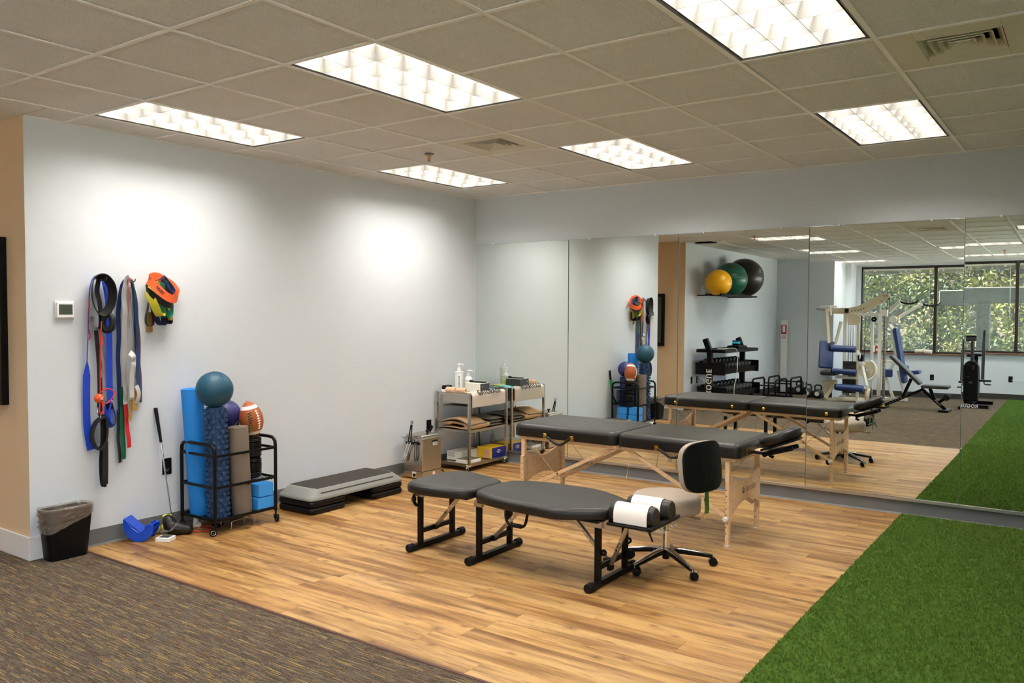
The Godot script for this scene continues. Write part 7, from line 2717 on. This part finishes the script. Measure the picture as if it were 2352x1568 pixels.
	# chest press station, facing the right
	g = G.new(); g.bar(V(2.375, 1.445, 10.62), V(2.565, 0.36, 10.62), 0.30, 0.085, 0.03, V(1, 0.2, 0))
	part("backrest", g, M.vinyl_blue, o)
	g = G.new(); g.bar(V(2.31, 1.40, 10.55), V(2.44, 0.72, 10.55), 0.06, 0.05, 0.004, V(1, 0.2, 0))
	part("backrest_spine", g, M.powder_white, o)
	g = G.new(); g.box(V(2.70, 0.575, 10.60), V(0.27, 0.075, 0.30), 0.02, Basis(V(0, 0, 1), 0.14))
	part("seat", g, M.vinyl_blue, o)
	g = G.new(); g.lathe([Vector2(0, 0), Vector2(0.06, 0), Vector2(0.06, 0.26), Vector2(0, 0.26)], V(2.56, 0.66, 10.45), V(0, 0, 1), 20); g.bar(V(2.21, 0.55, 10.5), V(2.36, 0.55, 10.5), 0.06, 0.16, 0.02)
	part("side_pad", g, M.vinyl_blue, o)
	for q in [[V(2.36, 0.74, 10.58), V(2.22, 0.46, 10.58)], [V(2.22, 0.47, 10.58), V(2.37, 0.05, 10.58)], [V(2.44, 0.60, 10.62), V(2.58, 0.05, 10.62)], [V(2.10, 0.78, 10.55), V(2.42, 0.76, 10.58)]]:
		g = G.new(); g.bar(q[0], q[1], 0.055, 0.05, 0.004)
		part("frame_bar", g, M.powder_white, o)
	for q in [[V(2.30, 1.735, 10.30), V(2.515, 1.945, 10.20), 10.20], [V(2.36, 1.60, 10.62), V(2.825, 1.915, 10.72), 10.72]]:
		g = G.new(); g.bar(q[0], q[1], 0.065, 0.06, 0.006)
		part("press_lever", g, M.powder_white, o)
		g = G.new()
		var e: Vector3 = q[1]
		g.tube(curve([e, e + V(0.06, -0.03, 0.0), e + V(0.16, -0.045, 0.02), e + V(0.26, -0.02, 0.05), e + V(0.30, 0.02, 0.10)], 5), 0.016, 8)
		part("press_handle", g, M.black_soft, o)
	g = G.new(); g.lathe([Vector2(0, -0.04), Vector2(0.07, -0.04), Vector2(0.07, 0.04), Vector2(0, 0.04)], V(2.34, 1.60, 10.55), V(0, 0, 1), 20); g.box(V(2.42, 1.63, 10.6), V(0.05, 0.07, 0.06), 0.01)
	part("lever_hub", g, M.powder_white, o)
	g = G.new(); g.box(V(2.425, 1.655, 10.565), V(0.03, 0.03, 0.004))
	part("yellow_sticker", g, M.box_yellow, o)

func bench() -> void:
	var o := thing("weight_bench", "black adjustable weight bench with raised backrest, seen in the mirror", "bench", V(3.0, 0, 9.0))
	var zc := 9.0
	var g := G.new(); g.bar(V(2.585, 0.945, zc), V(3.075, 0.455, zc), 0.27, 0.055, 0.018)
	part("backrest", g, M.vinyl_dark, o)
	g = G.new(); g.box(V(2.76, 0.803, zc - 0.02), V(0.10, 0.004, 0.08), 0.001, Basis(V(0, 0, 1), -PI / 4))
	part("pale_logo", g, M.plastic_offwhite, o)
	g = G.new(); g.box(V(3.31, 0.425, zc), V(0.44, 0.060, 0.28), 0.022)
	part("seat", g, M.vinyl_dark, o)
	for q in [[V(2.46, 0.035, zc), V(3.10, 0.360, zc)], [V(3.08, 0.385, zc), V(3.47, 0.035, zc)], [V(2.79, 0.215, zc), V(2.92, 0.545, zc)], [V(3.22, 0.39, zc), V(3.30, 0.20, zc)], [V(3.35, 0.14, zc), V(3.50, 0.27, zc)]]:
		g = G.new(); g.bar(q[0], q[1], 0.055, 0.05, 0.004)
		part("frame_bar", g, M.black_metal, o)
	for x in [2.46, 3.46]:
		g = G.new(); g.box(V(x, 0.02, zc), V(0.16, 0.04, 0.46), 0.008)
		part("foot", g, M.black_metal, o)
	g = G.new(); g.box(V(2.49, 0.052, zc - 0.2), V(0.08, 0.024, 0.03), 0.004)
	part("yellow_tag", g, M.box_yellow, o)
	g = G.new(); g.lathe([Vector2(0, 0), Vector2(0.045, 0), Vector2(0.050, 0.005), Vector2(0.050, 0.40), Vector2(0.045, 0.405), Vector2(0, 0.405)], V(3.50, 0.255, zc - 0.2), V(0, 0, 1), 20)
	part("leg_roller", g, M.rubber, o)
	g = G.new()
	for k in 7: g.cyl(V(2.86 - k * 0.045, 0.24 - k * 0.023, zc - 0.029), V(2.86 - k * 0.045, 0.24 - k * 0.023, zc - 0.0275), 0.008, 8)
	g.bar(V(3.30, 0.20, zc - 0.03), V(3.40, 0.10, zc - 0.03), 0.004, 0.016)
	part("adjust_holes", g, M.chrome, o)

func air_bike() -> void:
	var zc := 10.05
	var o := thing("air_bike", "black fan exercise bike standing before the window, seen in the mirror", "exercise bike", V(3.80, 0, zc))
	var g: G
	for z in [zc - 0.45, zc + 0.45]:
		g = G.new(); g.box(V(3.835, 0.035, z), V(0.47, 0.06, 0.07), 0.004)
		var b := part("foot_beam", g, M.black_metal, o)
		if z < zc: text("ROGUE", 0.085, M.white_paint, b, Transform3D(Basis(V(-1, 0, 0), V(0, 1, 0), V(0, 0, -1)), V(3.775, 0.037, z - 0.0365)), 0.001, "Droid Sans", true)
	g = G.new(); g.bar(V(3.79, 0.09, zc - 0.45), V(3.79, 0.09, zc + 0.45), 0.08, 0.07, 0.004)
	part("main_beam", g, M.black_metal, o)
	# fan in a tall rounded cage, thin along x as seen from the front
	var prof := PackedVector2Array()
	for k in 21:
		var t := PI * k / 20.0
		prof.append(Vector2(cos(t) * 0.118, 0.715 + sin(t) * 0.118))
	prof.append_array(p2([-0.118, 0.12, 0.118, 0.12]))
	g = G.new(); g.prism(prof, V(3.785, 0, zc - 0.42), V(1, 0, 0), V(0, 1, 0), 0.10, 0.015, true)
	part("front_shroud", g, M.black_plastic, o)
	g = G.new()
	for k in 13:
		var t := PI * k / 12.0
		g.tube(pv([V(3.785 + cos(t) * 0.12, 0.715 + sin(t) * 0.122, zc - 0.425), V(3.785 + cos(t) * 0.122, 0.66 + sin(t) * 0.18, zc + 0.10)]), 0.003, 5)
	part("cage_wire", g, M.black_metal, o)
	g = G.new(); g.lathe([Vector2(0, -0.09), Vector2(0.30, -0.09), Vector2(0.32, -0.07), Vector2(0.32, 0.07), Vector2(0.30, 0.09), Vector2(0, 0.09)], V(3.785, 0.44, zc - 0.05), V(1, 0, 0), 36)
	part("fan_cage", g, M.black_plastic, o)
	g = G.new()
	for q in [[3.74, 0.55, 0.05, 0.012], [3.82, 0.72, 0.012, 0.07], [3.74, 0.76, 0.05, 0.010], [3.785, 0.45, 0.06, 0.03]]: g.box(V(q[0], q[1], zc - 0.4215), V(q[2], q[3], 0.003), 0.001)
	part("shroud_decal", g, M.slate, o)
	g = G.new(); g.bar(V(3.785, 0.82, zc - 0.25), V(3.785, 1.18, zc - 0.30), 0.05, 0.05, 0.004)
	part("mast", g, M.slate, o)
	g = G.new(); g.box(V(3.770, 1.235, zc - 0.32), V(0.165, 0.115, 0.03), 0.008, Basis(V(1, 0, 0), 0.35))
	var mon := part("monitor", g, M.black_plastic, o)
	g = G.new(); g.box(V(3.770, 1.285, zc - 0.335), V(0.16, 0.016, 0.032), 0.004, Basis(V(1, 0, 0), 0.35))
	part("monitor_trim", g, M.label_green, mon)
	g = G.new(); g.pad(rrect(3.70, 3.92, zc + 0.15, zc + 0.42, 0.08), 0.90, 0.96, 0.03)
	part("saddle", g, M.vinyl_dark, o)
	g = G.new(); g.bar(V(3.80, 0.12, zc + 0.32), V(3.80, 0.90, zc + 0.28), 0.045, 0.06, 0.004)
	part("seat_post", g, M.black_metal, o)
	g = G.new(); g.cyl(V(3.70, 0.925, zc - 0.27), V(3.76, 0.925, zc - 0.27), 0.028, 14, 0.004); g.cyl(V(3.83, 0.935, zc - 0.27), V(3.93, 0.935, zc - 0.27), 0.026, 14, 0.004)
	part("bolster", g, M.black_soft, o)
	for q in [[3.955, 1.375], [3.625, 1.20]]:
		g = G.new(); g.bar(V(q[0] - 0.005, 0.50, zc - 0.20), V(q[0], q[1] - 0.14, zc - 0.16), 0.035, 0.05, 0.004)
		var hb := part("push_arm", g, M.slate, o)
		g = G.new(); g.tube(curve([V(q[0], q[1] - 0.15, zc - 0.16), V(q[0], q[1] - 0.03, zc - 0.14), V(q[0], q[1], zc - 0.06), V(q[0], q[1] - 0.01, zc + 0.02)], 5), 0.017, 10)
		part("hand_grip", g, M.black_soft, hb)
	g = G.new(); g.cyl(V(3.57, 0.478, zc - 0.21), V(4.085, 0.478, zc - 0.21), 0.018, 12, 0.003)
	part("foot_peg", g, M.black_metal, o)
	for q in [[3.96, 0.43], [3.62, 0.40]]:
		g = G.new(); g.bar(V(q[0], 0.44, zc - 0.06), V(q[0], q[1] - 0.03, zc + 0.10), 0.016, 0.03, 0.003); g.box(V(q[0] + (0.055 if q[0] > 3.8 else -0.055), q[1] - 0.035, zc + 0.10), V(0.09, 0.025, 0.10), 0.005)
		part("pedal", g, M.steel_dark, o)

func rear_small() -> void:
	# things on the window sill
	var o := thing("tissue_box", "small red and white box on the window sill behind the multi gym", "box", V(1.78, 0.914, 11.86))
	var g := G.new(); g.box(V(1.745, 0.985, 11.865), V(0.07, 0.14, 0.08), 0.003); part("white_half", g, M.box_white, o)
	g = G.new(); g.box(V(1.815, 0.985, 11.865), V(0.07, 0.14, 0.08), 0.003); part("red_half", g, M.label_red, o)
	g = G.new(); g.lathe([Vector2(0, 0), Vector2(0.024, 0), Vector2(0.024, 0.001), Vector2(0, 0.001)], V(1.815, 0.965, 11.8245), V(0, 0, -1), 14); part("round_print", g, M.box_white, o)
	for k in 2:
		var x0 := 2.545 + k * 0.165
		g = G.new()
		g.lathe([Vector2(0.006, 0.004), Vector2(0.014, 0), Vector2(0.030, 0), Vector2(0.040, 0.008), Vector2(0.042, 0.04), Vector2(0.040, 0.09), Vector2(0.042, 0.13), Vector2(0.038, 0.152), Vector2(0.026, 0.157), Vector2(0.006, 0.153)], V(x0, 0.956, 11.86), V(1, 0.06 * (1 - 2 * k), 0), 20)
		solo("rolled_towel", g, M.towel_white, V(x0 + 0.08, 0.915, 11.86), ["white rolled towel on the window sill, the one nearer the multi gym", "white rolled towel on the window sill, the one next to the mullion"][k], "towel", "rolled towels on the sill")
	outlet(V(2.87, 0.425, 11.9), V(0, 0, -1), "black wall outlet below the window behind the bench")
	outlet(V(4.26, 0.405, 11.9), V(0, 0, -1), "black wall outlet below the window right of the exercise bike", true)
	g = G.new(); g.tube(curve([V(4.262, 0.392, 11.86), V(4.36, 0.38, 11.86), V(4.55, 0.36, 11.87), V(4.8, 0.33, 11.88)], 6), 0.004, 6)
	solo("thin_cord", g, M.cable_white, V(4.26, 0.39, 11.87), "thin pale cord running right from the outlet beside the exercise bike", "cord")
